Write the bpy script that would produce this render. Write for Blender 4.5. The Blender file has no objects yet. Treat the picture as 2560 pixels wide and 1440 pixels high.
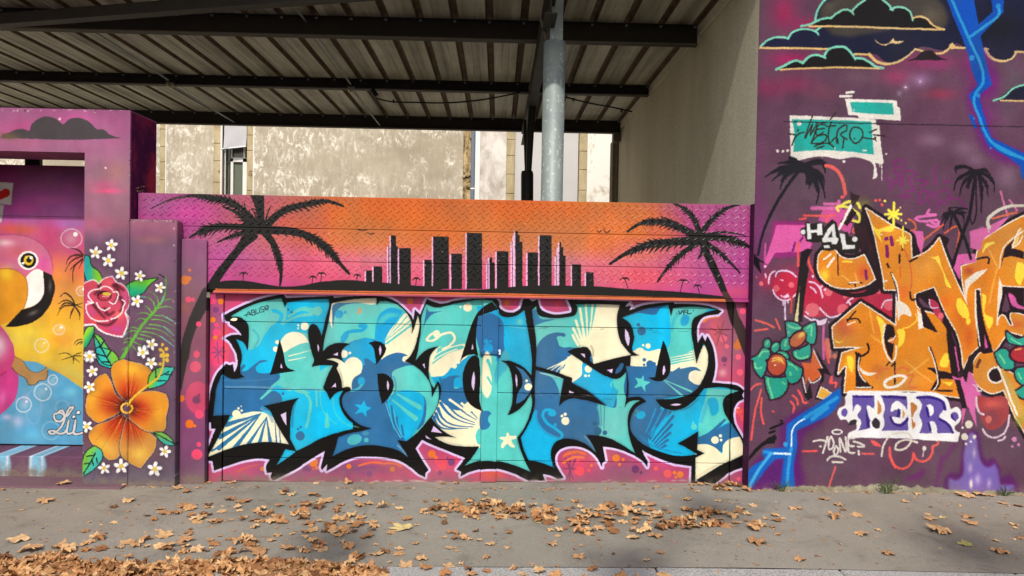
import bpy, bmesh, math, random
import numpy as np
from mathutils import Vector, Matrix
random.seed(7)
RNG = np.random.RandomState(11)

# ------------------------------------------------------------------ camera, world, sun, exposure
F = 1850.0                                    # focal length in pixels of the 2560 px wide picture
YAW, PITCH, ROLL = 0.020, -0.019, 0.018
CAM = Vector((0.0, 0.0, 1.60))
fwd = Vector((math.sin(YAW)*math.cos(PITCH), math.cos(YAW)*math.cos(PITCH), math.sin(PITCH)))
rt0 = fwd.cross(Vector((0, 0, 1))).normalized()
up0 = rt0.cross(fwd).normalized()
rgt = (rt0*math.cos(ROLL) + up0*math.sin(ROLL)).normalized()
upv = (up0*math.cos(ROLL) - rt0*math.sin(ROLL)).normalized()
scene = bpy.context.scene
cd = bpy.data.cameras.new('camera'); cam = bpy.data.objects.new('camera', cd)
scene.collection.objects.link(cam); scene.camera = cam
cam.matrix_world = Matrix(((rgt.x, upv.x, -fwd.x, CAM.x), (rgt.y, upv.y, -fwd.y, CAM.y), (rgt.z, upv.z, -fwd.z, CAM.z), (0, 0, 0, 1)))
cd.sensor_width = 36.0; cd.lens = F/2560*36.0; cd.clip_start = 0.05; cd.clip_end = 600
scene.render.resolution_x = 1024; scene.render.resolution_y = 576

SUN_EL, SUN_AZ = math.radians(43), math.radians(-173.5)    # azimuth measured from +Y towards +X
world = bpy.data.worlds.new('World'); scene.world = world; world.use_nodes = True
wn = world.node_tree.nodes; wl = world.node_tree.links; wn.clear()
sky = wn.new('ShaderNodeTexSky'); sky.sky_type = 'NISHITA'; sky.sun_disc = False
sky.sun_elevation = SUN_EL; sky.sun_rotation = SUN_AZ; sky.air_density = 1.2; sky.dust_density = 3.0
bg = wn.new('ShaderNodeBackground'); bg.inputs['Strength'].default_value = 0.15
wo = wn.new('ShaderNodeOutputWorld')
wl.new(sky.outputs[0], bg.inputs[0]); wl.new(bg.outputs[0], wo.inputs[0])
sd = bpy.data.lights.new('sun', 'SUN'); sd.energy = 2.9; sd.angle = math.radians(1.0); sd.color = (1.0, 0.94, 0.83)
sun = bpy.data.objects.new('sun', sd); scene.collection.objects.link(sun)
to_sun = Vector((math.sin(SUN_AZ)*math.cos(SUN_EL), math.cos(SUN_AZ)*math.cos(SUN_EL), math.sin(SUN_EL)))
sun.rotation_euler = to_sun.to_track_quat('Z', 'Y').to_euler()
vs = scene.view_settings; vs.view_transform = 'Standard'; vs.look = 'None'; vs.gamma = 1; vs.exposure = -0.05
vs.use_curve_mapping = False

def P(px, py, Y):
    """point of the plane y = Y that the picture shows at (px, py)"""
    d = rgt*((px-1280.0)/F) + upv*(-(py-720.0)/F) + fwd
    t = (Y-CAM.y)/d.y
    return CAM.x + d.x*t, CAM.z + d.z*t
def PX(px, py, Y): return P(px, py, Y)[0]
def PZ(px, py, Y): return P(px, py, Y)[1]

# depth of the wall planes
Y_FRONT, Y_INNER, Y_BEAM, Y_POST, Y_GATE, Y_PANEL = 5.55, 5.62, 5.645, 5.685, 5.70, 6.05
# ------------------------------------------------------------------ paint: murals drawn as shapes on wall-sized sheets
TILES = dict(g=(0, 0, 1), a=(500, 720, 2.8805), b=(800, 720, 2.8805), c=(1100, 720, 2.8805), d=(1400, 720, 2.8805), e=(1600, 720, 2.8805),
    m=(340, 460, 3.282), n=(1100, 460, 3.2), A=(0, 260, 2.881), B=(0, 500, 4.0), C=(0, 840, 3.6), D=(190, 560, 4.235), E=(190, 880, 4.0),
    R=(1860, 0, 3.6), S=(1860, 360, 4.0), T=(2180, 360, 4.0), U=(1860, 660, 4.8), V=(2040, 500, 2.769), W=(1860, 920, 4.234), X=(2180, 920, 4.234))
def pts(s, tile='g'):
    """'x,y x,y! c:x,y' -> source points and corner flags; a letter and colon changes the tile"""
    out = []; fl = []
    for t in s.split():
        if ':' in t: tile, t = t.split(':')
        c = t.endswith('!')
        x, y = t.rstrip('!').split(',')
        ox, oy, k = TILES[tile]
        out.append((ox+float(x)/k, oy+float(y)/k)); fl.append(c)
    return out, fl
def curve(s, tile='g', closed=True, n=5):
    if not isinstance(s, str): return np.array(s, float)
    p, c = pts(s, tile); N = len(p)
    if N < 3: return np.array(p, float)
    p = np.array(p); out = []
    segs = N if closed else N-1
    tt = np.linspace(0, 1, n, endpoint=False)[:, None]
    for i in range(segs):
        j = (i+1) % N
        a, b = p[i], p[j]
        if c[i] and c[j]: out.append(a[None, :]); continue
        h = i-1 if (i > 0 or closed) else i
        k = j+1 if (j < N-1 or closed) else j
        L = np.linalg.norm(b-a)
        def tan(q0, q1, q2):
            l0 = np.linalg.norm(q1-q0)+1e-6; l1 = np.linalg.norm(q2-q1)+1e-6
            v = (q1-q0)/l0*l1/(l0+l1) + (q2-q1)/l1*l0/(l0+l1)
            return v
        m0 = tan(p[h], a, b)*L if not c[i] and h != i else None
        m1 = tan(a, b, p[k % N])*L if not c[j] and k % N != j else None
        if m0 is None: m0 = (b-a)*1.5-m1*0.5 if m1 is not None else (b-a)
        if m1 is None: m1 = (b-a)*1.5-m0*0.5
        out.append((2*tt**3-3*tt**2+1)*a+(tt**3-2*tt**2+tt)*m0+(-2*tt**3+3*tt**2)*b+(tt**3-tt**2)*m1)
    if not closed: out.append(p[-1][None, :])
    return np.vstack(out)
def blur(a, r):
    r = int(round(r))
    if r < 1: return a
    for _ in range(2):
        for ax in (0, 1):
            pad = [(0, 0)]*a.ndim; pad[ax] = (r+1, r)
            cs = np.cumsum(np.pad(a, pad, mode='edge'), axis=ax)
            n = a.shape[ax]; w = 2*r+1
            a = (np.take(cs, range(w, w+n), axis=ax)-np.take(cs, range(0, n), axis=ax))/w
    return a
def vnoise(h, w, cell, seed, stretch=1.0):
    rs = np.random.RandomState(seed)
    gh, gw = int(h/cell)+3, int(w/(cell*stretch))+3
    g = rs.rand(gh, gw)
    ys = np.arange(h)/cell; xs = np.arange(w)/(cell*stretch)
    yi = ys.astype(int); xi = xs.astype(int)
    fy = ys-yi; fx = xs-xi
    fy = (fy*fy*(3-2*fy))[:, None]; fx = (fx*fx*(3-2*fx))[None, :]
    g00 = g[yi][:, xi]; g01 = g[yi][:, xi+1]; g10 = g[yi+1][:, xi]; g11 = g[yi+1][:, xi+1]
    return (g00*(1-fx)+g01*fx)*(1-fy)+(g10*(1-fx)+g11*fx)*fy
def fbm(h, w, cell, seed, octs=4, stretch=1.0):
    a = np.zeros((h, w)); amp = 1; tot = 0
    for o in range(octs):
        if cell < 1.5: break
        a += amp*vnoise(h, w, cell, seed+o*17, stretch); tot += amp; amp *= .5; cell /= 2
    return a/tot
class Sheet:
    """a sheet of paint on the plane y = Y, S pixels per metre"""
    def __init__(s, name, x0, x1, z0, z1, Y, S=290, base=(128, 90, 120)):
        s.name, s.x0, s.x1, s.z0, s.z1, s.Y, s.S = name, x0, x1, z0, z1, Y, S
        s.w = int((x1-x0)*S); s.h = int((z1-z0)*S)
        s.a = np.ones((s.h, s.w, 3), np.float32)*np.array(base, np.float32)/255
        s.k = S*Y/F                                        # sheet pixels per picture pixel
        s.clip = None
    def tx(s, q):
        q = np.asarray(q, float)
        d = np.array(rgt)[None]*((q[:, :1]-1280)/F) - np.array(upv)[None]*((q[:, 1:]-720)/F) + np.array(fwd)[None]
        t = s.Y/d[:, 1:2]
        w = d*t
        return np.stack([(w[:, 0]-s.x0)*s.S, (s.z1-(w[:, 2]+CAM.z))*s.S], 1)
    def _put(s, x0, y0, cov, col, a=1.0):
        h, w = cov.shape
        X0, Y0 = max(x0, 0), max(y0, 0); X1, Y1 = min(x0+w, s.w), min(y0+h, s.h)
        if X1 <= X0 or Y1 <= Y0: return
        c = cov[Y0-y0:Y1-y0, X0-x0:X1-x0]*a
        if s.clip is not None: c = c*s.clip[Y0:Y1, X0:X1]
        c = c[..., None]
        if isinstance(col, np.ndarray) and col.ndim == 3: cc = col[Y0-y0:Y1-y0, X0-x0:X1-x0]
        else: cc = np.array(col, np.float32)/255
        v = s.a[Y0:Y1, X0:X1]
        s.a[Y0:Y1, X0:X1] = v*(1-c)+cc*c
    def cover(s, q, soft=0):
        pad = int(2*soft+3)
        x0 = int(math.floor(q[:, 0].min()))-pad; x1 = int(math.ceil(q[:, 0].max()))+pad+2
        y0 = int(math.floor(q[:, 1].min()))-pad; y1 = int(math.ceil(q[:, 1].max()))+pad+2
        x0 = max(x0, -60); y0 = max(y0, -60); x1 = min(x1, s.w+60); y1 = min(y1, s.h+60)
        if x1-x0 < 2 or y1-y0 < 2: return None
        w, h = x1-x0, y1-y0; SS = 4
        acc = np.zeros(h*SS*(w+2))
        xa = np.clip(q[:, 0]-x0, 0, w-.01); ya = (q[:, 1]-y0)*SS
        xb = np.roll(xa, -1); yb = np.roll(ya, -1)
        for i in range(len(q)):
            u0, v0, u1, v1 = xa[i], ya[i], xb[i], yb[i]
            if v0 == v1: continue
            sg = 1.0
            if v0 > v1: u0, v0, u1, v1 = u1, v1, u0, v0; sg = -1.0
            r0 = max(int(math.ceil(v0-.5)), 0); r1 = min(int(math.ceil(v1-.5)), h*SS)
            if r1 <= r0: continue
            r = np.arange(r0, r1)
            x = np.clip(u0+(r+.5-v0)*(u1-u0)/(v1-v0), 0, w-.01)
            xi = x.astype(int); f = x-xi
            idx = r*(w+2)+xi
            acc[idx] += sg*(1-f); acc[idx+1] += sg*f
        c = np.abs(np.cumsum(acc.reshape(h*SS, w+2), 1))[:, :w].clip(0, 1)
        c = c.reshape(h, SS, w).mean(1)
        if soft > 0: c = blur(c, soft*.5)
        return x0, y0, c
    def mask(s, *paths, tile='g'):
        m = np.zeros((s.h, s.w))
        for p in paths:
            r = s.cover(s.tx(curve(p, tile)))
            if r is None: continue
            x0, y0, c = r; h, w = c.shape
            X0, Y0 = max(x0, 0), max(y0, 0); X1, Y1 = min(x0+w, s.w), min(y0+h, s.h)
            m[Y0:Y1, X0:X1] = np.maximum(m[Y0:Y1, X0:X1], c[Y0-y0:Y1-y0, X0-x0:X1-x0])
        return m
    def fill(s, p, col, tile='g', a=1.0, soft=0):
        r = s.cover(s.tx(curve(p, tile)), soft*s.k)
        if r: s._put(r[0], r[1], r[2], col, a)
    def lg(s, p, p0, c0, p1, c1, tile='g', a=1.0, soft=0):
        """fill with a gradient between two points of the tile"""
        r = s.cover(s.tx(curve(p, tile)), soft*s.k)
        if not r: return
        ox, oy, k = TILES[tile]
        q = s.tx([(ox+p0[0]/k, oy+p0[1]/k), (ox+p1[0]/k, oy+p1[1]/k)])
        x0, y0, c = r; h, w = c.shape
        d = q[1]-q[0]; L = d@d+1e-9
        t = (((np.arange(w)+x0-q[0, 0])*d[0])[None]+((np.arange(h)+y0-q[0, 1])*d[1])[:, None])/L
        t = t.clip(0, 1)[..., None]; t = t*t*(3-2*t)
        col = (np.array(c0)*(1-t)+np.array(c1)*t)/255
        s._put(x0, y0, c, col.astype(np.float32), a)
    def line(s, p, col, w, w2=None, tile='g', a=1.0, soft=0, closed=False, n=5):
        """w, w2 are widths in source pixels"""
        q = s.tx(curve(p, tile, closed, n))
        if closed: q = np.vstack([q, q[:1]])
        if w2 is None: w2 = w
        N = len(q); sf = max(soft*s.k, 1.0)
        R = max(w, w2)*s.k/2+sf+1
        x0 = int(q[:, 0].min()-R)-1; y0 = int(q[:, 1].min()-R)-1
        x1 = int(q[:, 0].max()+R)+2; y1 = int(q[:, 1].max()+R)+2
        cov = np.zeros((y1-y0, x1-x0))
        for i in range(N-1):
            a0, a1 = q[i], q[i+1]
            w0_ = (w+(w2-w)*i/max(N-1, 1))*s.k/2; w1_ = (w+(w2-w)*(i+1)/max(N-1, 1))*s.k/2
            bx0 = max(int(min(a0[0], a1[0])-R), x0); bx1 = min(int(max(a0[0], a1[0])+R)+1, x1)
            by0 = max(int(min(a0[1], a1[1])-R), y0); by1 = min(int(max(a0[1], a1[1])+R)+1, y1)
            X = np.arange(bx0, bx1)[None]+.5; Yy = np.arange(by0, by1)[:, None]+.5
            d = a1-a0; L = d@d+1e-9
            t = (((X-a0[0])*d[0]+(Yy-a0[1])*d[1])/L).clip(0, 1)
            dist = np.sqrt((X-a0[0]-t*d[0])**2+(Yy-a0[1]-t*d[1])**2)
            r = w0_+(w1_-w0_)*t
            c = ((r-dist)/sf+.5).clip(0, 1)
            if soft: c = c*c*(3-2*c)
            sl = (slice(by0-y0, by1-y0), slice(bx0-x0, bx1-x0))
            cov[sl] = np.maximum(cov[sl], c)
        s._put(x0, y0, cov, col, a)
    def dot(s, x, y, r, col, tile='g', a=1.0, soft=0, ry=None, rot=0):
        """x, y, r in tile units"""
        ox, oy, k = TILES[tile]
        c = s.tx([(ox+x/k, oy+y/k)])[0]; rx = r/k*s.k; ry_ = (ry if ry else r)/k*s.k
        R = max(rx, ry_)*(1+(1.6 if soft else 0))+2
        x0 = int(c[0]-R); x1 = int(c[0]+R)+2; y0 = int(c[1]-R); y1 = int(c[1]+R)+2
        X = np.arange(x0, x1)[None]+.5-c[0]; Yy = np.arange(y0, y1)[:, None]+.5-c[1]
        cr, sr = math.cos(rot), math.sin(rot)
        u = (X*cr+Yy*sr)/rx; v = (-X*sr+Yy*cr)/ry_
        d = np.sqrt(u*u+v*v)
        if soft: cov = np.exp(-(d*1.2)**2)
        else: cov = ((1-d)*min(rx, ry_)+.5).clip(0, 1)
        s._put(x0, y0, cov, col, a)
    def ring(s, x, y, r, wd, col, tile='g', a=1.0, soft=0, ry=None, t0=0, t1=360):
        ox, oy, k = TILES[tile]; ry = ry or r
        t = np.radians(np.linspace(t0, t1, 28))
        q = np.stack([ox+(x+r*np.cos(t))/k, oy+(y+ry*np.sin(t))/k], 1)
        s.line(q, col, wd/k, tile='g', a=a, soft=soft)
    def grain(s, amp, cell, seed, octs=3):
        s.a *= (1+amp*(fbm(s.h, s.w, cell, seed, octs)-.5)*2)[..., None]
    def age(s, warp, jit, seed, dirt=.0):
        """hand wobble of the strokes, grains of a rough wall breaking the edges, splashed dirt along the foot"""
        rs = np.random.RandomState(seed)
        dy = (fbm(s.h, s.w, 26, seed+1, 3)-.5)*2*warp + rs.normal(0, 1, (s.h, s.w))*jit
        dx = (fbm(s.h, s.w, 26, seed+2, 3)-.5)*2*warp + rs.normal(0, 1, (s.h, s.w))*jit
        yi = (np.arange(s.h)[:, None]+dy).round().astype(int).clip(0, s.h-1); xi = (np.arange(s.w)[None]+dx).round().astype(int).clip(0, s.w-1)
        s.a = s.a[yi, xi]
        s.a = s.a*(1+.05*(fbm(s.h, s.w, 90, seed+5, 3, .25)-.5)*2)[..., None]      # roller and spray passes
        m = s.a.mean(2, keepdims=True); fade = (fbm(s.h, s.w, 110, seed+7, 4)[..., None]-.45).clip(0, .3)*.8
        s.a = s.a*(1-fade)+(m*.9+.06)*fade
        if dirt:
            zz = s.z1-np.arange(s.h)/s.S; n = fbm(s.h, s.w, 9, seed+9, 3)+.7*fbm(s.h, s.w, 60, seed+11, 3)
            f = ((np.exp(-(zz-.0).clip(0, 9)/.045))[:, None]*(n-.35)*1.6*dirt).clip(0, .8)[..., None]
            s.a = s.a*(1-f)+np.array((122, 108, 96), np.float32)/255*f
        s.a = s.a.astype(np.float32)
    def rim(s, m, r, amount):
        """darker, thinner paint along the inside edge of a mask"""
        e = m*(1-blur(m, r*s.k))
        s.a *= (1-amount*e.clip(0, 1))[..., None]
def strokes(s, segs, col, w, tile, a=1.0, soft=0, n=4, w2=None):
    for q in segs.split('|'): s.line(q.strip(), col, w, tile=tile, a=a, soft=soft, n=n, w2=w2)
def fills(s, segs, col, tile, a=1.0, soft=0):
    for q in segs.split('|'): s.fill(q.strip(), col, tile=tile, a=a, soft=soft)
def dots(s, spec, col, tile, a=1.0, soft=0):
    for q in spec.split():
        x, y, r = map(float, q.split(',')); s.dot(x, y, r, col, tile=tile, a=a, soft=soft)
def rays(s, cx, cy, ends, col, w0, w1, tile):
    """a fan of strokes from (cx,cy) widening from w0 to w1 (tile units)"""
    k = TILES[tile][2]
    for q in ends.split():
        x, y = map(float, q.split(',')); s.line('%g,%g %g,%g' % (cx, cy, x, y), col, w0/k, w1/k, tile=tile)
BLACK = (9, 8, 9); TEAL = (84, 198, 194); CYAN = (0, 184, 236); BLUE = (40, 104, 158); CREAM = (240, 232, 198); LAV = (214, 190, 238)
def frond(s, path, tile, w, col=BLACK, leaf=1.0, seed=0, a=1.0, side=0, big=False):
    """a palm frond painted with a brush: a spine and ragged leaflets"""
    rs = np.random.RandomState(seed); k = TILES[tile][2]
    q = curve(path, tile, False, 9)
    s.line(q, col, w*(1.0 if big else .75)/k, w*.25/k, a=a)
    d = np.gradient(q, axis=0); d /= np.linalg.norm(d, axis=1)[:, None]+1e-9
    n = len(q)
    for i in range(2, n-1, 2 if big else 1):
        t = i/(n-1)
        prof = (math.sin(math.pi*min(t*1.15+.1, 1))**.6)
        for sd in (-1, 1):
            if side and sd != side and rs.rand() < .7: continue
            L = w*leaf/k*prof*(.75+.5*rs.rand())
            nrm = np.array([-d[i, 1], d[i, 0]])*sd
            e = q[i]+d[i]*L*.95+nrm*L*.75+np.array([0, L*.22])
            s.line(np.array([q[i]-d[i]*w*.3/k, (q[i]+e)/2+d[i]*L*.08, e]), col, w*(.40 if big else .34)/k, w*(.08 if big else .07)/k, a=a)
# ------------------------------------------------------------------ the gate mural
GX0, GX1 = PX(505, 950, Y_GATE), PX(1885, 950, Y_GATE)
GZ1 = PZ(700, 700, Y_GATE)
gate = Sheet('gate_paint', GX0, GX1, -0.12, GZ1, Y_GATE, 300, (150, 74, 108))
g = gate
# sprayed ground
n1 = fbm(g.h, g.w, 150, 3)[..., None]; n2 = fbm(g.h, g.w, 60, 9)[..., None]
g.a[:] = (np.array((196, 62, 110))*n1.clip(.3, .75)/.75*1.05+np.array((120, 74, 108))*(1-n1.clip(.3, .75)/.75))/255
g.dot(600, 1180, 60, (224, 66, 118), a=.8, soft=1, ry=25); g.dot(1000, 1160, 90, (226, 92, 90), a=.6, soft=1, ry=25)
for x, y, rx, ry, c in ((540, 800, 30, 60, (138, 82, 120)), (535, 1100, 30, 80, (128, 76, 110)), (900, 1170, 120, 22, (120, 74, 110)), (700, 1180, 70, 15, (120, 72, 112)),
        (1230, 1180, 40, 30, (214, 84, 62)), (1560, 1180, 110, 22, (138, 82, 112)), (1500, 1140, 30, 20, (214, 88, 80)), (1790, 840, 26, 70, (226, 78, 92)),
        (1840, 960, 30, 60, (206, 66, 104)), (1850, 1150, 20, 50, (160, 70, 110)), (1300, 740, 70, 16, (190, 50, 84)), (700, 742, 120, 10, (180, 50, 90)), (1840, 860, 20, 60, (150, 84, 110)),
        (545, 1000, 20, 60, (232, 62, 112)), (560, 880, 24, 70, (228, 62, 112)), (530, 1060, 14, 30, (220, 60, 112)), (1130, 1160, 60, 30, (222, 70, 106)), (1440, 1160, 60, 30, (216, 66, 100))):
    g.dot(x, y, rx, c, a=.85, soft=1, ry=ry)
g.dot(560, 862, 12, (222, 100, 50), soft=1, a=.5, ry=60)
# dots and stars on the ground
dots(g, '95,95,22 75,60,16 125,265,16 125,320,28 160,395,20', (232, 70, 122), 'a'); dots(g, '98,228,20 115,356,17 155,95,22', (226, 120, 40), 'a')
dots(g, '120,155,22 152,190,10', (122, 62, 122), 'a'); g.fill('60,380 160,380 176,530 100,560 60,470', (230, 66, 112), tile='a', a=.8, soft=6)
dots(g, '815,1255,32 447,1303,15 838,1293,13 812,1300,7', (224, 112, 44), 'a'); dots(g, '755,1295,26 785,1310,11', (120, 60, 112), 'a')
strokes(g, '130,390 138,540|92,465 185,455|105,420 172,500|170,425 110,500', (138, 70, 120), 3, 'a')
strokes(g, '275,1322 340,1290 430,1275', (224, 96, 60), 4, 'a', w2=1, soft=3)
dots(g, '208,1285,18 522,1303,18 805,1195,28 832,1220,14', (230, 112, 44), 'b'); dots(g, '948,1258,26 918,1225,9 862,1330,16 355,1340,22 315,1335,9', (122, 62, 120), 'b', a=.8)
dots(g, '880,1270,34 835,1250,12 845,1310,12', (232, 72, 84), 'b', a=.7)
strokes(g, '280,1280 380,1255 470,1265|480,1262 540,1265 585,1285', (228, 104, 60), 4.5, 'b', soft=3); strokes(g, '250,1312 330,1292 410,1285', (130, 66, 112), 3, 'b', soft=2)
dots(g, '650,95,22', (224, 110, 40), 'b'); dots(g, '82,1250,25 52,1224,9', (122, 60, 116), 'c'); dots(g, '20,1290,26', (232, 76, 84), 'c', a=.7)
dots(g, '480,105,30', (222, 110, 44), 'c', soft=1); dots(g, '850,110,32', (226, 66, 92), 'c', soft=1)
dots(g, '985,1320,20 1010,1330,26 995,1243,12', (236, 66, 88), 'c', a=.8); strokes(g, '890,1300 985,1305|905,1225 960,1375|975,1235 915,1370|935,1215 935,1390', (128, 54, 96), 4, 'c')
strokes(g, '890,1260 960,1220 1037,1222', (232, 112, 60), 6, 'c', soft=4)
dots(g, '140,1318,34 208,1313,14 130,1245,14', (236, 76, 92), 'd', a=.8); dots(g, '405,1225,28 430,1270,12 226,1278,11 455,1235,12', (226, 116, 44), 'd')
dots(g, '543,1305,28 583,1329,12', (108, 52, 104), 'd'); dots(g, '775,1338,30 690,1300,16', (238, 90, 84), 'd', a=.8); dots(g, '865,1343,24 835,1362,11 825,1330,14', (230, 124, 50), 'd')
g.line('60,1195 120,1180 180,1195', (228, 100, 50), 7, tile='d', soft=4); g.line('30,1210 60,1190 110,1185', (228, 100, 50), 7, tile='d', soft=4)
dots(g, '735,167,21 703,495,21 715,605,24 627,420,17 600,360,30 707,1370,16', (244, 84, 116), 'e'); dots(g, '607,515,22 610,555,8', (112, 52, 96), 'e')
dots(g, '700,415,30 705,380,16', (214, 104, 40), 'e', soft=0); dots(g, '595,610,34', (236, 170, 170), 'e', soft=1, a=.7); strokes(g, '510,290 628,345|540,335 625,295|560,270 608,390|605,235 552,410', (150, 62, 84), 3, 'e')
g.line('460,240 490,215 560,205', (236, 112, 50), 8, tile='e', soft=5)
dots(g, '703,862,7 697,890,6', (250, 222, 180), 'e'); dots(g, '705,885,24 715,915,11 735,880,16 745,930,26', (232, 90, 70), 'e', a=.7)
# outline silhouette with its pale halo
SIL = ('a:175,195! 300,130 430,80 600,44! 620,72! 760,66 b:0,62 95,58! 100,72! 250,60 405,58 480,68 560,108 620,160 660,202! 672,232! 684,155! 722,192! 770,78! '
       '830,104 900,110 c:120,90 300,76 405,76! 420,95 430,140 470,170 530,174 575,145 592,100 600,78! 640,76! 664,98! 704,82! 730,155 790,184 900,185 945,172 936,120 918,86! '
       'd:300,90 500,98! 470,132! 512,128! 500,158! 600,125 700,110 820,102! e:245,102! 246,114! 400,118 500,132 585,165! 562,190! 500,196 450,216 420,260 412,330 415,398! '
       '450,338! 470,385! 486,345! 520,410 540,500 540,600 520,680! 600,688 700,702 745,740! 730,770! 745,797! 700,820 670,880 672,950 720,1050 760,1130 790,1210! 755,1240! 762,1262! 745,1288! '
       '650,1322 600,1360 540,1410! 366,1410! 372,1283! d:800,1258 700,1222 640,1192 590,1165! 632,1250! 628,1290! 600,1250 500,1190 400,1155 308,1142! 328,1245! 304,1262! 304,1292! 260,1215 200,1165 110,1140 30,1150 '
       'c:864,1165 835,1200 830,1250 855,1310 890,1368! 850,1376! 800,1352 742,1340! 755,1388! 640,1390! 580,1360 500,1325 390,1300 290,1306 200,1330 148,1358! 152,1322! 118,1308! 180,1225! 120,1200 0,1150 '
       'b:800,1125 735,1095! 688,1155! 730,1230 782,1310! 760,1330! 755,1362! 720,1345 650,1290 560,1240 480,1222 380,1215 250,1220 180,1245 100,1290 48,1318! 52,1268! 14,1312! 6,1292! 35,1172! '
       'a:800,1232 700,1300 600,1352 525,1388! 508,1358! 518,1328! 482,1332! 475,1290 500,1235! 430,1230 330,1240 230,1270 108,1312! 96,1242! 30,1240! 60,1160 120,1010! 86,1010! 84,965! 62,965! 70,850 85,730 120,630 170,568! '
       '188,545! 215,556! 238,548! 246,608! 268,560 265,480 235,420 212,385! 180,360! 220,342 302,342! 270,300 215,262! 215,246! 180,230!')
g.line(SIL, LAV, 11.5, closed=True)
g.line(SIL, (186, 150, 214), 12.5, closed=True, a=.35)
g.line(SIL, LAV, 10, closed=True)
g.fill(SIL, BLACK)
g.fill('622,130! 644,85 634,60 628,60!', BLACK, 'e')
strokes(g, '645,110 655,210 668,240|650,110 662,230', BLACK, 9, 'e', w2=5)
# letters
LA = ('a:222,205! 340,138 460,96 585,72! 612,142! 625,105! 760,86 925,78! 930,100 905,220 875,345! 858,300 838,266 810,258 785,285 778,330 795,430 820,520! 803,570! 880,556 955,560! 920,630 885,720! 905,745 '
      'b:72,808! 108,762 168,735! 140,790 148,860 200,945 290,1005! 150,1035 0,1085 a:800,1122 695,1172! 650,1087! 660,900 680,830 715,790! 455,850! 500,880 540,960 640,1125! 500,1108 350,1120 200,1160 52,1218! 175,1010 218,915! 100,915! 115,800 130,700 168,620! '
      '200,645 325,640! 295,620 290,585 303,500 290,430 258,370! 310,390 342,452! 352,330 345,260 300,215')
LA2 = 'a:615,1160! 690,1176! 640,1215 550,1277!'
LB = ('b:85,110! 240,82 405,72! 412,126! 430,95! 500,100 570,130 630,190 655,240 658,335! 680,280 705,200! 716,260 705,340 680,430 645,495 610,528! 680,560 740,610 790,680 805,790! 850,700! 856,790 825,890 770,960 700,1040 620,1105! '
      '555,1095! 590,1150 635,1220! 560,1170 450,1140 350,1130 200,1160 88,1212! 112,1150 130,1075! 200,1052 280,1034 372,1010! 300,990 210,920 165,850 160,790 180,755 222,738! 222,725 160,715! 150,650 120,580! 135,545! 110,530 45,515! 100,506 150,520 182,546! 160,510 155,470 175,430 218,402! 170,396 110,398 60,420 20,458! 30,380 60,250')
LU = ('b:765,115! 735,190 725,330 690,524! 760,450 852,420! 798,480 785,590 800,690 822,722! 850,668! 868,700 865,790 805,935! 850,995 920,1050 985,1080! 900,1070 828,1074! 900,1115 1037,1142 c:282,1140! 240,1210 175,1282! 290,1244 395,1243 530,1275 652,1324! 600,1220 556,1077! 600,1020 640,930 665,830 655,762! '
      '620,820 560,880 486,918! 518,830 522,720 512,620 490,560 436,523! 520,530 600,570 658,628! 662,540 640,350 607,158! 540,204 430,190 420,150! 375,88! 300,84 150,104 30,132 b:830,140')
US1 = ('c:664,160! 692,130! 705,190 780,214 900,212 980,190 990,130! d:108,120! 250,116 432,122! 412,190 412,280 435,380 512,480! 380,510 245,547! 215,520 222,460 200,432 130,430 52,457! 160,530 250,590 340,640 410,655 476,604! 482,680 476,780 '
       '465,864! 335,850! 200,745 85,680! 88,648! 0,615 c:690,562! 694,400 672,220')
US2 = ('c:690,590! 800,620 892,655! 870,770 857,852! 900,812 980,795 d:136,800 200,812 335,850! 465,864! 490,825 577,810! 520,850 490,920 490,1010 510,1110 542,1192! 450,1130 350,1080 188,1057! 230,1120 260,1187! 180,1120 80,1085 0,1092 c:830,1112 800,1170 800,1220 826,1297! 730,1258 640,1240! 600,1150 583,1076! 640,980 680,860 682,700')
LE = ('d:445,215! 600,155 780,122! 800,206! 815,146! e:400,135 552,155! 440,190 385,222 370,300 385,420 405,547! 435,460 460,400! 488,470 490,540 455,650 425,705! 380,752 280,790 110,800! 150,850 220,880 300,872 380,820 460,725! 600,716 706,740! 630,770 600,810 605,890 650,970 720,1080 755,1190! 640,1245 400,1387! '
      '400,1222! 466,1190! 412,1165! 420,1030! 340,1080 270,1120! 330,1150 410,1197! d:850,1210 700,1170 580,1110 510,1020 510,940 540,870 622,820! 600,795 490,790! 495,700 474,565! 506,566! 512,490! 577,485! 525,455 535,350 500,250')
# A
g.clip = g.mask(LA, LA2); K = g.clip
g.fill('a:0,0! 1100,0! 1100,1400! 0,1400!', CYAN)
g.fill('200,190 460,80 600,60! 625,150 605,245 520,270 470,330 410,425 350,450! 340,250!', TEAL, 'a')
g.line('478,178 540,165 585,190 575,240 520,285', CYAN, 9, tile='a'); g.dot(495,182,28,TEAL,tile='a'); g.line('640,205 740,150 820,170', TEAL, 6, 14, tile='a'); g.dot(845,165,34,TEAL,tile='a'); g.line('590,262 700,205 800,190', TEAL, 3, 9, tile='a')
g.line('380,300 420,350 390,430', (60, 176, 190), 5, tile='a'); dots(g, '634,155,8 660,172,9', BLUE, 'a')
g.fill('590,360 700,318 800,340 860,430 860,600! 960,540! 990,600! 880,760! 620,735 560,700 445,803 432,785 500,700 560,650 590,600', TEAL, 'a')
g.dot(680, 420, 104, CREAM, tile='a'); g.dot(755, 276, 29, CREAM, tile='a'); dots(g, '707,270,8 706,292,7', CREAM, 'a'); g.dot(556, 390, 15, CREAM, tile='a'); g.dot(545, 440, 20, CREAM, tile='a')
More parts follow.
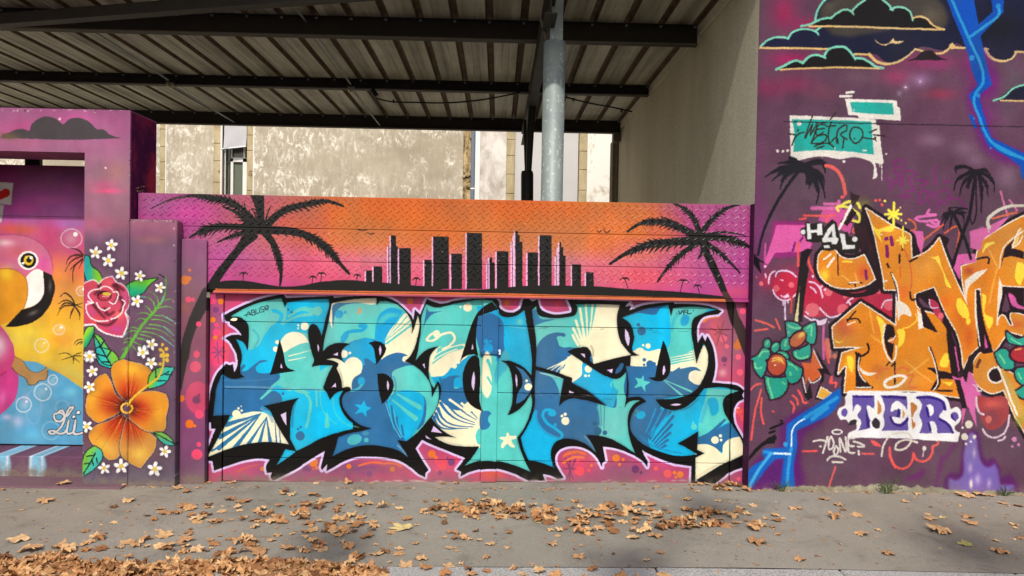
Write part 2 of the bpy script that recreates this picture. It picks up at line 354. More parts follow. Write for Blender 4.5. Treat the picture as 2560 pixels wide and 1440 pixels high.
g.fill('600,490 800,400 820,560 640,600', TEAL, 'a'); strokes(g, '610,470 700,430 790,405|612,495 710,465 800,435', TEAL, 6, 'a'); strokes(g, '640,490 800,450|640,522 760,500', CREAM, 3, 'a', w2=1)
g.fill('160,640! 280,590 310,600 400,545 440,520 490,525 430,545 402,575 415,605 470,615 560,605 578,640 520,700 440,795 530,738 575,760 590,820 540,850 440,850! 500,880! 430,890 230,925 90,920! 110,700!', BLUE, 'a')
g.line('165,660 300,668 540,650', (56, 122, 170), 4, tile='a', a=.6); g.line('185,712 400,714 560,722 860,735', (96, 152, 190), 5, tile='a', a=.7, soft=4); g.line('280,600 318,560', BLUE, 7, tile='a')
g.line('440,795 500,740', TEAL, 6, tile='a'); dots(g, '598,760,10 578,795,16', BLUE, 'a')
g.fill('235,930! 420,890 470,900 560,960 660,1140! 500,1120 350,1130 190,1170 40,1230! 160,1010!', CREAM, 'a'); g.dot(262, 908, 30, CREAM, tile='a'); dots(g, '300,883,9 277,866,9 297,852,5', CREAM, 'a')
rays(g, 440, 905, '190,985 150,1070 140,1150 245,1160', (44, 112, 160), 6, 34, 'a'); rays(g, 480, 930, '345,1130 430,1110 505,1105', (44, 112, 160), 5, 26, 'a'); rays(g, 540, 960, '550,1110', BLUE, 3, 12, 'a'); rays(g, 570, 1000, '578,1110', BLUE, 3, 10, 'a')
g.line('90,1170 180,1120', (44, 112, 160), 5, tile='a'); g.line('445,870 490,900 520,960', (110, 160, 196), 8, tile='a', a=.6)
g.fill('655,740 860,745 1100,740! 1100,1100! 640,1240! 640,900', CYAN, 'a'); g.line('690,740 760,760 768,1000', TEAL, 7, tile='a'); g.line('838,735 840,850', TEAL, 5, tile='a'); g.line('915,905 915,990', TEAL, 5, 12, tile='a')
g.fill('640,720! 760,735 800,755 700,745', TEAL, 'a')
dots(g, '722,1065,33 706,1017,9 726,1003,9', BLUE, 'a'); g.line('0,740 30,900 120,980', TEAL, 3, tile='b', a=.7); g.line('95,790 110,900 200,985 280,1000', TEAL, 4, tile='b', a=.6)
g.line('695,800 675,870 665,1000', (30, 120, 170), 5, tile='a', a=.7)
g.rim(K, 4, .3)
# B
g.clip = g.mask(LB); K = g.clip
g.fill('b:-20,0! 900,0! 900,1300! -20,1300!', BLUE)
g.fill('0,0! 700,0! 700,350 560,430 470,400 380,370 220,390 150,460 0,480', TEAL, 'b')
g.fill('85,110 240,80 410,70! 412,100 250,105 130,125 100,180 90,290 75,260', CREAM, 'b'); g.fill('95,120 200,108 300,108 160,130 118,170 92,290 88,200', (44, 110, 160), 'b')
g.fill('400,380 400,300 430,190 500,145 560,150 620,190 560,280 500,360 470,400', (20, 158, 214), 'b'); g.fill('415,260 450,200 520,180 580,200 500,215 440,260', (70, 190, 200), 'b', soft=5)
dots(g, '138,188,30 182,175,11', (20, 158, 214), 'b'); g.line('160,380 180,330 240,310 310,300 330,275 290,272', (20, 160, 214), 7, 10, tile='b'); g.fill('150,350 210,320 190,370 160,400', (20, 160, 214), 'b')
g.fill('150,430 220,395 340,360 400,390 400,560 300,560 150,560', (16, 160, 216), 'b')
g.fill('470,395 620,180! 800,180! 720,520! 600,560! 440,510 470,440', CREAM, 'b'); rays(g, 468, 385, '600,175 625,205 650,235', TEAL, 3, 10, 'b'); g.line('480,400 660,265', TEAL, 5, tile='b')
rays(g, 468, 375, '610,185 638,222', CREAM, 2, 7, 'b')
g.fill('300,560 400,540 500,480 570,465 630,488 600,495 592,520 640,540 700,560 560,580 520,610 400,620', BLUE, 'b'); g.fill('320,505 380,530 400,560 330,560', BLUE, 'b')
g.fill('520,610 590,570 690,560 760,610 900,700! 880,900! 700,1100! 600,1090 745,980 750,780 480,760 530,720', TEAL, 'b')
g.fill('490,800 560,745 745,780 745,900 700,1010 620,1100 560,1060 500,900', (10, 170, 222), 'b'); rays(g, 500, 790, '690,940', TEAL, 6, 36, 'b'); rays(g, 560, 765, '720,860', TEAL, 14, 36, 'b')
strokes(g, '462,830 480,920 540,1040|515,850 525,930 560,1060|552,930 570,1040 600,1090|588,990 600,1060', BLUE, 4.5, 'b'); strokes(g, '475,830 500,920 580,1080|530,880 545,960 590,1070', (120, 200, 226), 1.4, 'b')
g.fill('40,510! 110,505 150,520 200,560 300,600 235,660 230,740! 150,740! 100,580!', CREAM, 'b'); g.dot(240, 563, 66, CREAM, tile='b'); dots(g, '172,475,28 214,467,11', CREAM, 'b')
g.dot(298, 672, 26, (24, 160, 214), tile='b', ry=32); g.line('300,700 270,728 225,738', (60, 176, 200), 6, tile='b')
g.fill('318,808! 332,852! 370,862! 334,885! 335,930! 305,895! 248,908! 283,868! 248,838! 298,845!', (20, 168, 218), 'b')
g.dot(248, 1092, 54, (86, 204, 196), tile='b', ry=36, rot=-.35); dots(g, '333,1095,17', (90, 206, 196), 'b'); g.dot(328, 1045, 24, (70, 150, 180), tile='b', ry=17); g.fill('110,1120 180,1060 330,1030 370,1010 560,1100 600,1150 640,1220! 80,1220!', (44, 118, 172), 'b', a=.35, soft=6)
g.line('560,1135 600,1180 625,1215', (110, 168, 204), 5, tile='b', a=.8)
g.line('530,640 545,700 535,760 500,820', (44, 140, 170), 4, tile='b', a=.8); g.line('140,585 160,650 165,700', (196, 188, 160), 4, tile='b', a=.8)
g.rim(K, 4, .3)
# U
g.clip = g.mask(LU); K = g.clip
g.fill('b:600,0! c:800,0! 800,1400! b:600,1400!', TEAL)
g.fill('b:770,135! 780,165 830,170 880,165 810,190 760,250 735,340!', (44, 110, 160)); dots(g, '201,138,31 148,136,8', CREAM, 'c')
g.fill('b:800,640! 800,480 830,440 1000,410 1037,400! c:200,420 180,520 120,560 60,600 -30,640!', CREAM); g.fill('b:850,435! c:140,400 170,420 60,470 -60,555!', TEAL)
strokes(g, '-60,500 40,440 170,405|-60,535 20,480 120,440', CREAM, 3, 'c'); g.line('b:850,315 790,340 770,375 800,380 890,330 950,325 970,360 940,410 880,440', CREAM, 6); g.dot(838, 330, 26, CREAM, tile='b'); g.dot(868, 590, 85, CREAM, tile='b', ry=46)
dots(g, '103,563,19 135,538,8', CREAM, 'c')
g.fill('b:800,640! 900,625 950,570 1000,540 c:190,500 270,480! 280,620! 160,720! b:860,700! 830,690!', (16, 160, 216)); g.dot(103, 563, 19, CREAM, tile='c'); g.dot(135, 538, 9, CREAM, tile='c')
g.fill('c:0,690 60,640 120,630 150,635 110,650 98,680 104,725 160,715 190,790 310,890 0,900! b:860,760! 870,690! 900,660 930,680', BLUE)
strokes(g, '0,650 15,690|25,655 30,700', BLUE, 5, 'c')
g.fill('b:860,800! 900,840 1000,880 c:200,820 300,890! 290,1150! 0,1150! b:800,1060! 800,930!', CREAM); 
for q in ('b:870,830 c:60,905 250,985', 'b:850,870 c:20,940 240,1000', 'b:835,905 c:0,965 200,1010', 'b:900,800 c:80,875 250,970', 'b:950,790 c:120,845 262,950', 'c:110,800 200,870 270,940', 'b:820,930 c:-20,985 140,1012'): g.line(q, BLUE, 8.5, 1.5)
strokes(g, '70,805 150,860|155,830 215,885|222,850 260,890', CREAM, 6, 'c')
g.line('b:840,1000 c:20,1090 150,1130', (220, 206, 196), 5, a=.6, soft=3)
g.dot(290, 1070, 34, TEAL, tile='c', ry=60)
g.fill('c:265,130! 620,130! 700,640! 590,570! 430,520 400,530! 400,250 300,300!', (12, 172, 224))
g.fill('c:300,190 360,180 440,225 460,400 470,480 480,600 450,720 405,640 405,490 300,500!', (42, 104, 160)); g.fill('305,150 330,150 420,150! 420,185 360,180 305,190', (20, 160, 214), 'c')
g.dot(575, 245, 26, TEAL, tile='c', soft=1); g.line('440,270 620,290', (120, 200, 220), 1.5, tile='c', a=.6)
dots(g, '349,432,35 334,384,18 366,384,9', (26, 148, 206), 'c')
g.fill('312,500 340,450 362,480 372,560 380,640 370,740 340,790 305,740 300,600', CREAM, 'c', soft=3); g.line('345,520 375,600 385,680 370,800', TEAL, 8, tile='c'); g.line('345,640 370,690', TEAL, 5, tile='c')
g.fill('405,560 480,450 500,480 470,620 445,760 405,700', (58, 168, 192), 'c', soft=3); g.fill('405,700! 430,640 520,560! 530,700 530,760! 405,760!', TEAL, 'c', soft=4)
g.fill('300,890 340,880 370,900 350,920 350,960 362,975 330,1015 295,1010 285,960', (40, 112, 166), 'c'); dots(g, '305,1000,18 340,990,14', (40, 112, 166), 'c')
g.fill('483,1040! 500,1060 548,1062! 550,1080 516,1095 540,1140! 525,1148 487,1120! 445,1152! 440,1140 460,1100! 430,1082! 440,1074 470,1074', CREAM, 'c'); 
strokes(g, '487,1050 488,1110|440,1080 540,1080|450,1145 490,1095|532,1140 490,1095', CREAM, 6, 'c')
g.line('600,1020 560,1085 600,1200', (50, 150, 160), 4, tile='c', a=.6)
g.rim(K, 4, .3)
g.clip = None
g.fill('c:420,150! 375,100! 320,130 270,180 225,270 190,380 143,534! 175,495 240,478! 275,490! 262,420 262,300 275,205!', BLACK); g.fill('225,442! 234,400! 243,444!', LAV, 'c')
g.fill('c:250,486 200,525 170,600 162,690 178,770 215,835 260,868 312,886! 288,830 290,700 286,560 272,495', BLACK); g.fill('244,598! 252,640 250,700 242,742! 230,710 230,650', LAV, 'c')
g.fill('545,615! 555,660 551,722! 545,690', LAV, 'c')
# S
g.clip = g.mask(US1, US2); K = g.clip
g.fill('c:560,0! d:700,0! 700,1400! c:560,1400!', BLUE)
g.fill('c:640,100! d:200,100! 150,300 60,455 c:900,470 820,330 690,440 650,300', TEAL); g.fill('c:655,165! 690,150! 720,215 830,225 750,245 665,270', (44, 118, 166))
g.fill('c:690,440 720,385 780,335 850,320 905,338 900,350 860,345 830,365 835,400 880,425 950,430 d:60,455 110,520 c:870,520 760,590! 690,570!', BLUE)
g.fill('d:150,430 110,425 100,380 180,330 180,115! 440,115! 420,260 520,490! 240,560! 200,440', CREAM); g.fill('d:100,115! 285,115! 250,200 215,330 150,420 90,430 60,300', TEAL); 
strokes(g, '180,390 145,150|165,400 115,235|150,405 95,290|130,412 90,340', CREAM, 6.5, 'd'); strokes(g, '200,380 185,120|212,360 235,120|222,350 272,120', CREAM, 4, 'd', w2=5); g.dot(190, 380, 50, CREAM, tile='d', soft=1)
g.fill('d:0,600 40,560 60,500 100,470! 165,540 160,620 90,680! 0,640!', CREAM); g.dot(110, 590, 60, CREAM, tile='d'); rays(g, 905, 520, '760,590 790,600 830,610', CREAM, 12, 5, 'c'); rays(g, 60, 500, '0,590 20,600', CREAM, 12, 4, 'd')
g.fill('d:165,540 260,590 400,660 400,800 380,860 240,780 95,680 150,640', (16, 166, 220)); dots(g, '203,582,27 183,632,11 208,632,8', CREAM, 'd')
g.fill('d:390,650 480,590! 490,800 600,800! 560,1200! 420,1130 300,1080 270,1040 290,960 270,840 400,860 400,760 360,700', TEAL); g.fill('d:380,670 395,720 418,740 395,800 375,850 340,840 370,740', (30, 160, 200), soft=3)
strokes(g, '272,835 290,1000|292,838 300,990|320,850 318,1010', (60, 150, 170), 3, 'd'); dots(g, '250,977,18 270,1030,30 323,1042,17', (30, 92, 140), 'd')
g.fill('c:560,1060! 690,870! 690,950 730,1020 800,1070 870,1080 850,1120! 800,1300! 620,1250!', (8, 172, 224))
g.line('c:695,885 695,940 740,1020 850,1080', (30, 150, 206), 5); g.line('c:815,885 760,880 740,910 760,960 840,1020 880,1060 870,1085', (20, 164, 216), 7); g.dot(808, 902, 30, (20, 164, 216), tile='c', ry=24); g.dot(829, 986, 10, (20, 164, 216), tile='c')
dots(g, '904,958,29 902,910,12 878,923,10', CREAM, 'c'); dots(g, '634,712,27 624,668,10', CREAM, 'c')
g.fill('c:720,612 850,632 893,650! 880,700 865,780! 850,720 810,650', (80, 184, 192)); g.line('c:720,612 880,650', (200, 226, 210), 2, a=.7)
g.line('c:700,180 780,215 930,205', (90, 160, 170), 4, a=.6); g.line('d:225,418 240,460 232,500', (196, 188, 160), 4); g.line('d:180,1070 230,1130 255,1180', (90, 150, 190), 5, a=.7); g.line('d:110,690 240,770 330,840', (40, 96, 140), 4, a=.7)
g.rim(K, 4, .3)
g.clip = g.mask('c:540,560! 600,590! 662,700 655,740! 600,810 548,835! 560,760 590,700 590,640'); g.fill('c:500,500! 700,500! 700,900! 500,900!', (44, 108, 160)); dots(g, '634,712,27 624,668,10', CREAM, 'c'); g.clip = None
# E
g.clip = g.mask(LE); K = g.clip
g.fill('d:380,0! e:800,0! 800,1420! d:380,1420!', CYAN)
g.fill('e:200,100! 600,100! 440,200 420,560! 200,560! 180,470 215,400 220,300', TEAL); g.fill('e:295,220 330,190 355,210 330,270 300,270', (30, 150, 200), soft=3); g.line('e:230,300 250,220 300,170', (50, 170, 200), 8, soft=5, a=.7)
g.fill('d:440,215! 600,150 790,120 720,150 690,190 640,190 560,180 480,205', (38, 102, 158)); dots(g, '588,310,32 565,265,13', (38, 100, 154), 'd')
g.fill('d:500,470 580,440 640,455 720,440 800,560 780,600 500,600', CREAM); dots(g, '575,462,34 634,417,19 599,412,9 530,500,30', CREAM, 'd')
g.fill('e:200,520 330,470 400,440 500,400! 520,600! 440,720! 330,720 220,600', CREAM); 
for y in range(440, 560, 18): g.line('e:215,%d 300,%d 390,%d' % (y, y-16, y-34), TEAL, 5, 2)
g.fill('d:470,560! 600,565 700,560 800,600 850,600 e:250,600 330,575 400,570 440,600 400,592 360,610 350,650 390,690 430,705 400,760! 100,810! d:640,800 480,800!', BLUE); dots(g, '607,517,13 606,553,9 648,548,27 675,550,18', (38, 102, 158), 'd'); g.line('d:820,605 860,580', BLUE, 5)
g.fill('598,628! 605,668! 652,678! 612,705! 616,750! 588,710! 532,720! 562,685! 538,645! 580,655!', TEAL, 'd'); rays(g, 735, 655, '880,775 945,745', TEAL, 4, 16, 'd')
g.fill('d:500,800! 700,790! e:150,870 240,900 260,950 140,1180 d:560,1120! 490,1000!', BLUE)
g.fill('e:60,1120 230,900! 500,720! 720,730! 640,770 620,850 620,950! 500,1060 400,1110 410,1210! 100,1180!', (6, 170, 222))
g.fill('e:480,720! 720,735! 640,770 620,850 660,960! 560,1000 460,1060 430,1080! 420,1000 450,860 470,800', TEAL); g.fill('e:490,800 540,790 565,830 550,910 520,920 500,870', (20, 160, 206), soft=3); g.line('e:480,830 460,900 440,960', (40, 160, 210), 10, soft=6, a=.5)
for a0, a1 in (('640,1080', '720,850'), ('650,1090', '765,870'), ('665,1105', '815,925'), ('680,1120', '805,985'), ('690,1135', '790,1045'), ('700,1150', '775,1095'), ('715,1160', '760,1135')): g.line('d:%s %s' % (a0, a1), (36, 98, 152), 4, 7)
strokes(g, '620,1040 690,870|640,1060 740,880|655,1070 780,900', (30, 150, 206), 2.6, 'd')
g.dot(583, 915, 34, (12, 164, 218), tile='d', ry=28, rot=-.4); dots(g, '553,887,15 540,915,10', (60, 130, 150), 'd'); dots(g, '965,1000,22 958,970,9', TEAL, 'd')
g.fill('e:405,1080! 500,1040 640,970! 700,1040 740,1090 640,1100 590,1180 560,1170 500,1130 405,1130!', (40, 104, 156)); strokes(g, '510,1040 590,965|560,1000 610,950', (40, 104, 156), 6, 'e')
g.fill('e:395,1130! 500,1130 550,1155 590,1190 600,1130 660,1080 740,1070 780,1200! 400,1400!', CREAM); dots(g, '540,1095,28 580,1064,12 584,1095,10', CREAM, 'e')
g.line('e:640,1010 645,1250', (60, 100, 110), 2.5, a=.6); g.line('e:405,1360 540,1280 700,1220', (214, 206, 176), 5, a=.7)
g.line('e:220,885 330,870 420,800', (30, 120, 160), 4, a=.7); g.line('e:0,1060 80,1130 160,1160 300,1190', (30, 130, 180), 4, a=.7)
g.rim(K, 4, .3)
g.clip = None
# counters and glints
fills(g, '573,372! 600,460 630,572 690,598! 600,610 503,626! 540,500', BLACK, 'a')
fills(g, '583,540! 596,577! 578,574!|580,912! 620,893! 623,992! 605,965|846,402! 856,420 852,462! 846,430', LAV, 'a')
g.fill('b:350,397! 400,383 450,396 476,430 460,480 430,520 405,549! 395,470 375,415', BLACK); g.fill('b:413,618! 470,620 520,665 524,735 485,800 448,836! 430,760 418,690', BLACK)
fills(g, '432,412! 443,440 432,490! 426,450|485,664! 496,690 490,740! 482,710|92,482! 130,462! 128,488!|78,722! 112,682! 118,716! 96,712|740,552! 752,540! 758,582!|800,1035! 818,992! 882,1046!|758,1060! 802,1092! 765,1082!', LAV, 'b')
g.fill('d:742,378! 775,460 797,560 775,640 725,672 636,647! 685,642! 712,500', BLACK); fills(g, '748,555! 758,590 742,630! 738,600|470,292! 495,330 502,380 492,420! 475,380 468,330|145,472! 178,475! 182,505!|335,592! 382,582! 374,614!|66,738! 106,756! 66,756!', LAV, 'd')
g.fill('d:440,540 458,545 450,580 420,612 400,618 400,600 420,565', (40, 92, 140)); g.fill('e:215,842! 260,832 302,838! 260,848', LAV)
g.fill('235,215! 270,222 262,234 215,232!', CREAM, 'a')
# tags
strokes(g, '316,196 330,192|334,206 348,170 366,192|338,190 360,186|375,192 370,160|370,160 390,158 392,170 376,174 396,176 398,188 376,192|404,150 408,180 420,182 428,175 424,145|458,135 436,140 440,152 458,156 462,166 438,172|466,150 490,140 492,128 474,130 466,150 478,158 494,150', (20, 22, 34), 1.7, 'a')
strokes(g, '838,182 840,182|855,165 862,187 882,163|892,192 896,160 912,160|894,176 908,174|922,158 920,188 945,182|960,163 962,163', (16, 30, 40), 2.1, 'd')
# painted leaf stuck, scuffs along seams
g.fill('b:285,140! 298,150 295,175 285,192 270,185 272,160', (196, 158, 112))
rs = np.random.RandomState(5)
for i in range(60):
    x = rs.uniform(1300, 1850); y = rs.choice([812+(x-1100)*.027, 985+(x-1100)*.012]) + rs.normal(0, 3)
    g.line([(x, y), (x+rs.uniform(6, 30), y+rs.normal(.5, 1))], rs.choice([20, 150])*np.ones(3), 1.2, a=.35)
for i in range(40):
    x = rs.uniform(560, 1840); g.dot(x, 1203+rs.normal(0, 1.5), rs.uniform(3, 14), (206, 180, 176), a=.6, ry=2.2)
g.a *= (1+.05*(fbm(g.h, g.w, 40, 77)-.5)*2+.03*(vnoise(g.h, g.w, 3, 5)-.5))[..., None]
g.a *= (1-.10*(fbm(g.h, g.w, 300, 31, 3)-.4).clip(0, 1))[..., None]
g.fill('e:600,0! 660,0! 700,180 768,330 770,545! 690,330 640,200', (58, 42, 42)); g.fill('e:606,0! 672,0! 674,100 660,270! 632,180', (26, 20, 24))  # palm trunk on the jamb, the beam's shadow painted into its black top
g.age(1.0, .2, 201, .6)
# ------------------------------------------------------------------ the sunset on the chequer plate beam
BX0, BX1 = PX(345, 520, Y_BEAM), PX(1876, 620, Y_BEAM)
BZ0, BZ1 = PZ(1100, 752, Y_BEAM)-.03, PZ(1100, 495, Y_BEAM)+.02
beam = Sheet('beam_paint', BX0-.02, BX1+.04, BZ0-.06, BZ1+.06, Y_BEAM, 300)
s = beam
ys = np.linspace(0, 1, s.h)[:, None]; xs = np.linspace(0, 1, s.w)[None, :]
def mix(stops, t):
    k = [q[0] for q in stops]
    return np.stack([np.interp(t, k, [q[1][i] for q in stops]) for i in range(3)], -1)
mid = mix([(0, (192, 86, 26)), (.3, (204, 100, 30)), (.45, (208, 106, 52)), (.58, (206, 104, 122)), (.74, (206, 80, 114)), (.88, (190, 58, 132)), (1, (178, 60, 140))], ys*np.ones_like(xs))
side = mix([(0, (150, 74, 120)), (.3, (164, 58, 130)), (.6, (166, 74, 136)), (.85, (172, 58, 138)), (1, (160, 60, 130))], ys*np.ones_like(xs))
wv = fbm(s.h, s.w, 90, 41)-.5
t = np.interp((xs+.10*wv+.05*(ys-.5)*(1-2*(xs > .5))), [0, .08, .19, .33, .80, .90, 1], [1, 1, .55, 0, 0, .9, 1])[..., None]
s.a[:] = (mid*(1-t)+side*t)/255
for x, y, rx, ry, c, a in ((600, 600, 60, 30, (190, 90, 140), .6), (760, 660, 80, 40, (216, 76, 116), .7), (560, 640, 60, 50, (176, 70, 150), .6), (480, 530, 60, 26, (196, 60, 146), .7), (390, 510, 50, 30, (148, 86, 136), .6),
        (1530, 560, 120, 50, (196, 112, 70), .5), (1480, 500, 80, 20, (196, 128, 50), .5), (1600, 690, 120, 30, (222, 80, 96), .7), (1700, 660, 60, 40, (190, 80, 130), .6), (1800, 540, 60, 40, (160, 56, 130), .6), (1850, 640, 40, 60, (172, 60, 142), .6), (1600, 620, 80, 24, (196, 96, 140), .5), (1840, 730, 60, 20, (214, 74, 112), .6), (650, 500, 40, 14, (196, 64, 90), .6)):
    s.dot(x, y, rx, c, soft=1, ry=ry, a=a)
for x0, x1, yt in ((915, 933, 676), (934, 955.5, 666), (971, 995, 615), (977, 990, 588), (998, 1027, 620), (1061, 1091, 649.5), (1083, 1122, 591), (1128, 1155, 634), (1167, 1205, 582), (1219, 1237, 656), (1224, 1231, 643),
        (1242, 1271, 628), (1280, 1306, 604), (1285, 1299, 586.5), (1288.5, 1294.5, 577), (1319, 1345, 631), (1349, 1379, 588), (1390, 1414, 639), (1395, 1408, 618), (1398.5, 1403, 605), (1430, 1452.5, 661), (1465, 1484, 680.5)):
    dy = 722+(x0-900)*.002
    s.fill('%g,%g! %g,%g! %g,%g! %g,%g!' % (x0-3.6, yt+1.5, x0+1, yt+1.5, x0+1, dy, x0-3.6, dy), (236, 176, 222), a=.95)
    s.fill('%g,%g! %g,%g! %g,%g! %g,%g!' % (x0, yt, x1, yt+.5, x1, dy, x0, dy), BLACK)
s.fill('m:560,870! 570,835! 640,815 700,800 900,795 1050,820 1200,842 1350,835 1500,805 1750,788 1900,800 2100,815 2300,835 2560,852 n:0,845! 300,845 700,815 1100,815 1230,818 1500,840 1900,862 2200,892 2285,902! 2292,922! 1000,891! m:2560,893! 640,862! 620,930! 560,930!', BLACK)
s.line('m:640,872! 2560,900! n:1000,899! 2290,930!', (206, 108, 60), 8); s.line('m:640,898! 2560,925! n:1000,926! 2450,957!', (172, 76, 104), 8)
for i, (p, w, lf, c) in enumerate((('m:1000,350 900,240 760,140 620,112 480,95 330,115', 60, .7, BLACK), ('m:400,98 250,140 120,205', 22, .5, (74, 44, 58)), ('m:1035,340 1010,220 985,85', 64, .5, BLACK),
        ('m:1080,330 1200,225 1400,165 1560,140 1700,182', 62, .55, BLACK), ('m:1060,380 1350,405 1500,470 1600,560 1680,660 1750,738', 66, .6, BLACK), ('m:1050,390 1120,480 1170,600 1190,720 1182,830', 60, .5, BLACK),
        ('m:1000,365 800,350 620,355 520,395 440,440', 54, .8, BLACK), ('m:1010,390 900,395 780,430 670,478', 44, .6, BLACK), ('m:1020,360 930,330 820,230 720,190', 44, .6, BLACK))):
    frond(s, p, 'm', w*1.05, c, lf*1.5, i+3, big=True)
s.fill('m:880,440 960,400 1000,420 900,520 800,640 700,780 640,880! 560,890! 590,820 700,660 800,540', BLACK); s.dot(1040, 370, 60, BLACK, tile='m', ry=45); s.fill('m:930,82! 1050,80! 1052,200 1050,340! 1010,340 1000,260 975,180', BLACK); strokes(s, '1000,350 980,260 950,200|1060,330 1080,240 1105,185|1060,330 1110,270 1150,230|930,330 905,230 890,160', BLACK, 4.5, 'm', w2=2); s.dot(900, 440, 50, BLACK, tile='m', ry=24, rot=-.6)
for i, (p, w, lf) in enumerate((('n:2070,400 2040,290 1960,200 1870,158', 46, .6), ('n:2090,400 2170,290 2280,200 2400,165', 46, .6), ('n:2050,420 1900,340 1740,300 1620,310 1500,380', 62, .55), ('n:2000,390 1900,320 1770,262', 34, .5),
        ('n:2070,450 1850,465 1650,490 1500,550 1360,640', 70, .6), ('n:2050,480 1930,560 1830,660 1740,782', 46, .6), ('n:2100,430 2300,435 2420,475 2500,520', 56, .6), ('n:2110,410 2280,385 2450,418', 24, .4), ('n:2110,460 2250,560 2400,712', 44, .6), ('n:2080,450 2090,560 2060,600', 24, .6))):
    frond(s, p, 'n', w*1.05, BLACK, lf*1.5, i+23, big=True)
s.fill('n:2075,480! 2120,470! 2200,620 2260,760 2300,860! 2250,870! 2190,740 2130,620', BLACK); s.fill('n:2250,860! 2300,860! 2370,980! 2300,980!', (66, 40, 34)); s.dot(2085, 440, 60, BLACK, tile='n', ry=40)
for x, y, h in ((607, 685, 16), (780, 694, 14), (802, 685, 18), (891, 690, 14), (1039, 698, 14)): 
    s.line([(x, y+h*1.2), (x+2, y)], BLACK, 1.6)
    for k in range(7): a_ = math.pi*(k/6); s.line([(x+2, y), (x+2+math.cos(a_)*h*.35, y-3-math.sin(a_)*2), (x+2+math.cos(a_)*h*.65, y+3-math.sin(a_)*5)], BLACK, 1.5)
for x, y, h in ((1562, 698, 18), (1708, 703, 22), (1744, 716, 16)):
    s.line([(x+(8 if x < 1600 else -8 if x < 1720 else 6), y+h*1.3), (x, y)], BLACK, 1.6)
    for k in range(7): a_ = math.pi*(k/6); s.line([(x, y), (x+math.cos(a_)*h*.35, y-3-math.sin(a_)*2), (x+math.cos(a_)*h*.65, y+3-math.sin(a_)*5)], BLACK, 1.5)
strokes(s, '1820,378 1840,378 1858,385 1880,378 1895,380|1900,402 1920,408 1928,415 1935,405 1950,403', BLACK, 1.8, 'm'); strokes(s, '1255,370 1270,388 1290,373|1310,360 1332,392 1362,370', BLACK, 1.6, 'n')
rs = np.random.RandomState(8)
for i in range(60): s.dot(rs.uniform(360, 1870), rs.uniform(490, 720), rs.uniform(.5, 1.1), (250, 236, 220), a=.9)
s.a *= (1+.05*(fbm(s.h, s.w, 60, 17)-.5))[..., None]
s.age(.8, .2, 211)
# ------------------------------------------------------------------ the mural on the left wall
left = Sheet('left_paint', PX(-330, 700, Y_FRONT), PX(462, 700, Y_FRONT), -.25, PZ(200, 255, Y_FRONT), Y_FRONT, 300)
s = left
def grad_base(s, stops):
    """vertical colour run given at source rows"""
    zz = [PZ(1280-900, y, s.Y) for y, c in stops]; rows = [(s.z1-z)*s.S for z in zz]
    t = (np.arange(s.h))[:, None]+18*(fbm(s.h, s.w, 70, 51)-.5)*2
    s.a[:] = np.stack([np.interp(t, rows, [c[i] for y, c in stops]) for i in range(3)], -1)/255
grad_base(s, [(270, (150, 78, 124)), (330, (168, 86, 136)), (400, (158, 98, 130)), (460, (150, 100, 122)), (560, (154, 92, 120)), (600, (116, 80, 108)), (900, (100, 70, 96)), (1150, (98, 72, 98)), (1200, (92, 82, 110))])
for x, y, rx, ry, c, a in ((190, 300, 60, 24, (196, 74, 146), .7), (60, 320, 50, 20, (190, 70, 130), .6), (60, 355, 40, 14, (168, 92, 122), .6), (290, 430, 36, 30, (178, 112, 112), .7), (270, 477, 44, 8, (236, 74, 128), .9), (260, 462, 40, 14, (206, 78, 126), .7),
        (250, 560, 60, 20, (176, 80, 116), .7), (320, 330, 20, 60, (150, 82, 126), .6), (380, 600, 40, 12, (156, 98, 96), .7), (360, 580, 60, 20, (140, 78, 110), .6), (400, 650, 40, 40, (122, 82, 112), .6), (260, 1110, 30, 60, (112, 66, 70), .5), (390, 1130, 40, 24, (122, 72, 80), .5), (220, 1090, 20, 30, (110, 62, 60), .6), (100, 375, 160, 12, (152, 88, 124), .5)):
    s.dot(x, y, rx, c, soft=1, ry=ry, a=a)
s.fill('A:-40,246! 0,244 20,215 60,210 100,190 140,180 185,185 210,195 225,150 270,110 330,92 400,105 455,145 500,110 560,98 620,115 665,150 700,182 745,185 790,220 880,246! 600,258 0,246', (70, 62, 68)); s.dot(60, 235, 90, (108, 90, 62), tile='A', soft=1, ry=30, a=.8)
s.dot(40, 215, 60, (150, 70, 90), tile='A', soft=1, ry=12, a=.3)
dots(s, '430,108,9 760,459,8', (236, 200, 226), 'A')
for i in range(26): s.dot(RNG.uniform(-100, 325), 275+RNG.normal(0, 3), RNG.uniform(1, 4), (190, 160, 176), a=.7, ry=1.5)
# leaves behind the rose
def leafp(p, c1, c2, tile, p0, p1, out=(18, 30, 26)):
    s.line(p, out, 4.5, tile=tile, closed=True, soft=3); s.lg(p, p0, c1, p1, c2, tile)
leafp('95,340! 120,335 160,440 250,520 290,620! 200,640 120,600 85,480', (26, 164, 160), (118, 190, 40), 'D', (120, 520), (230, 520))
leafp('530,650! 620,605 750,590 865,572! 780,640 700,730 600,770 560,740', (104, 196, 44), (20, 172, 124), 'D', (700, 590), (680, 740))
leafp('185,1090! 185,1150 140,1250 80,1330! 70,1250 90,1150 130,1090', (140, 206, 44), (20, 160, 110), 'D', (100, 1150), (170, 1200))
leafp('195,1170! 260,1200 300,1260 350,1330 420,1440! 440,1540! 350,1520 250,1480 210,1330', (28, 180, 176), (110, 196, 50), 'D', (290, 1380), (370, 1300))
strokes(s, '195,1180 260,1290 350,1440|262,1290 215,1322|262,1290 300,1230|320,1390 225,1370|320,1390 350,1320', (16, 24, 22), 3, 'D')
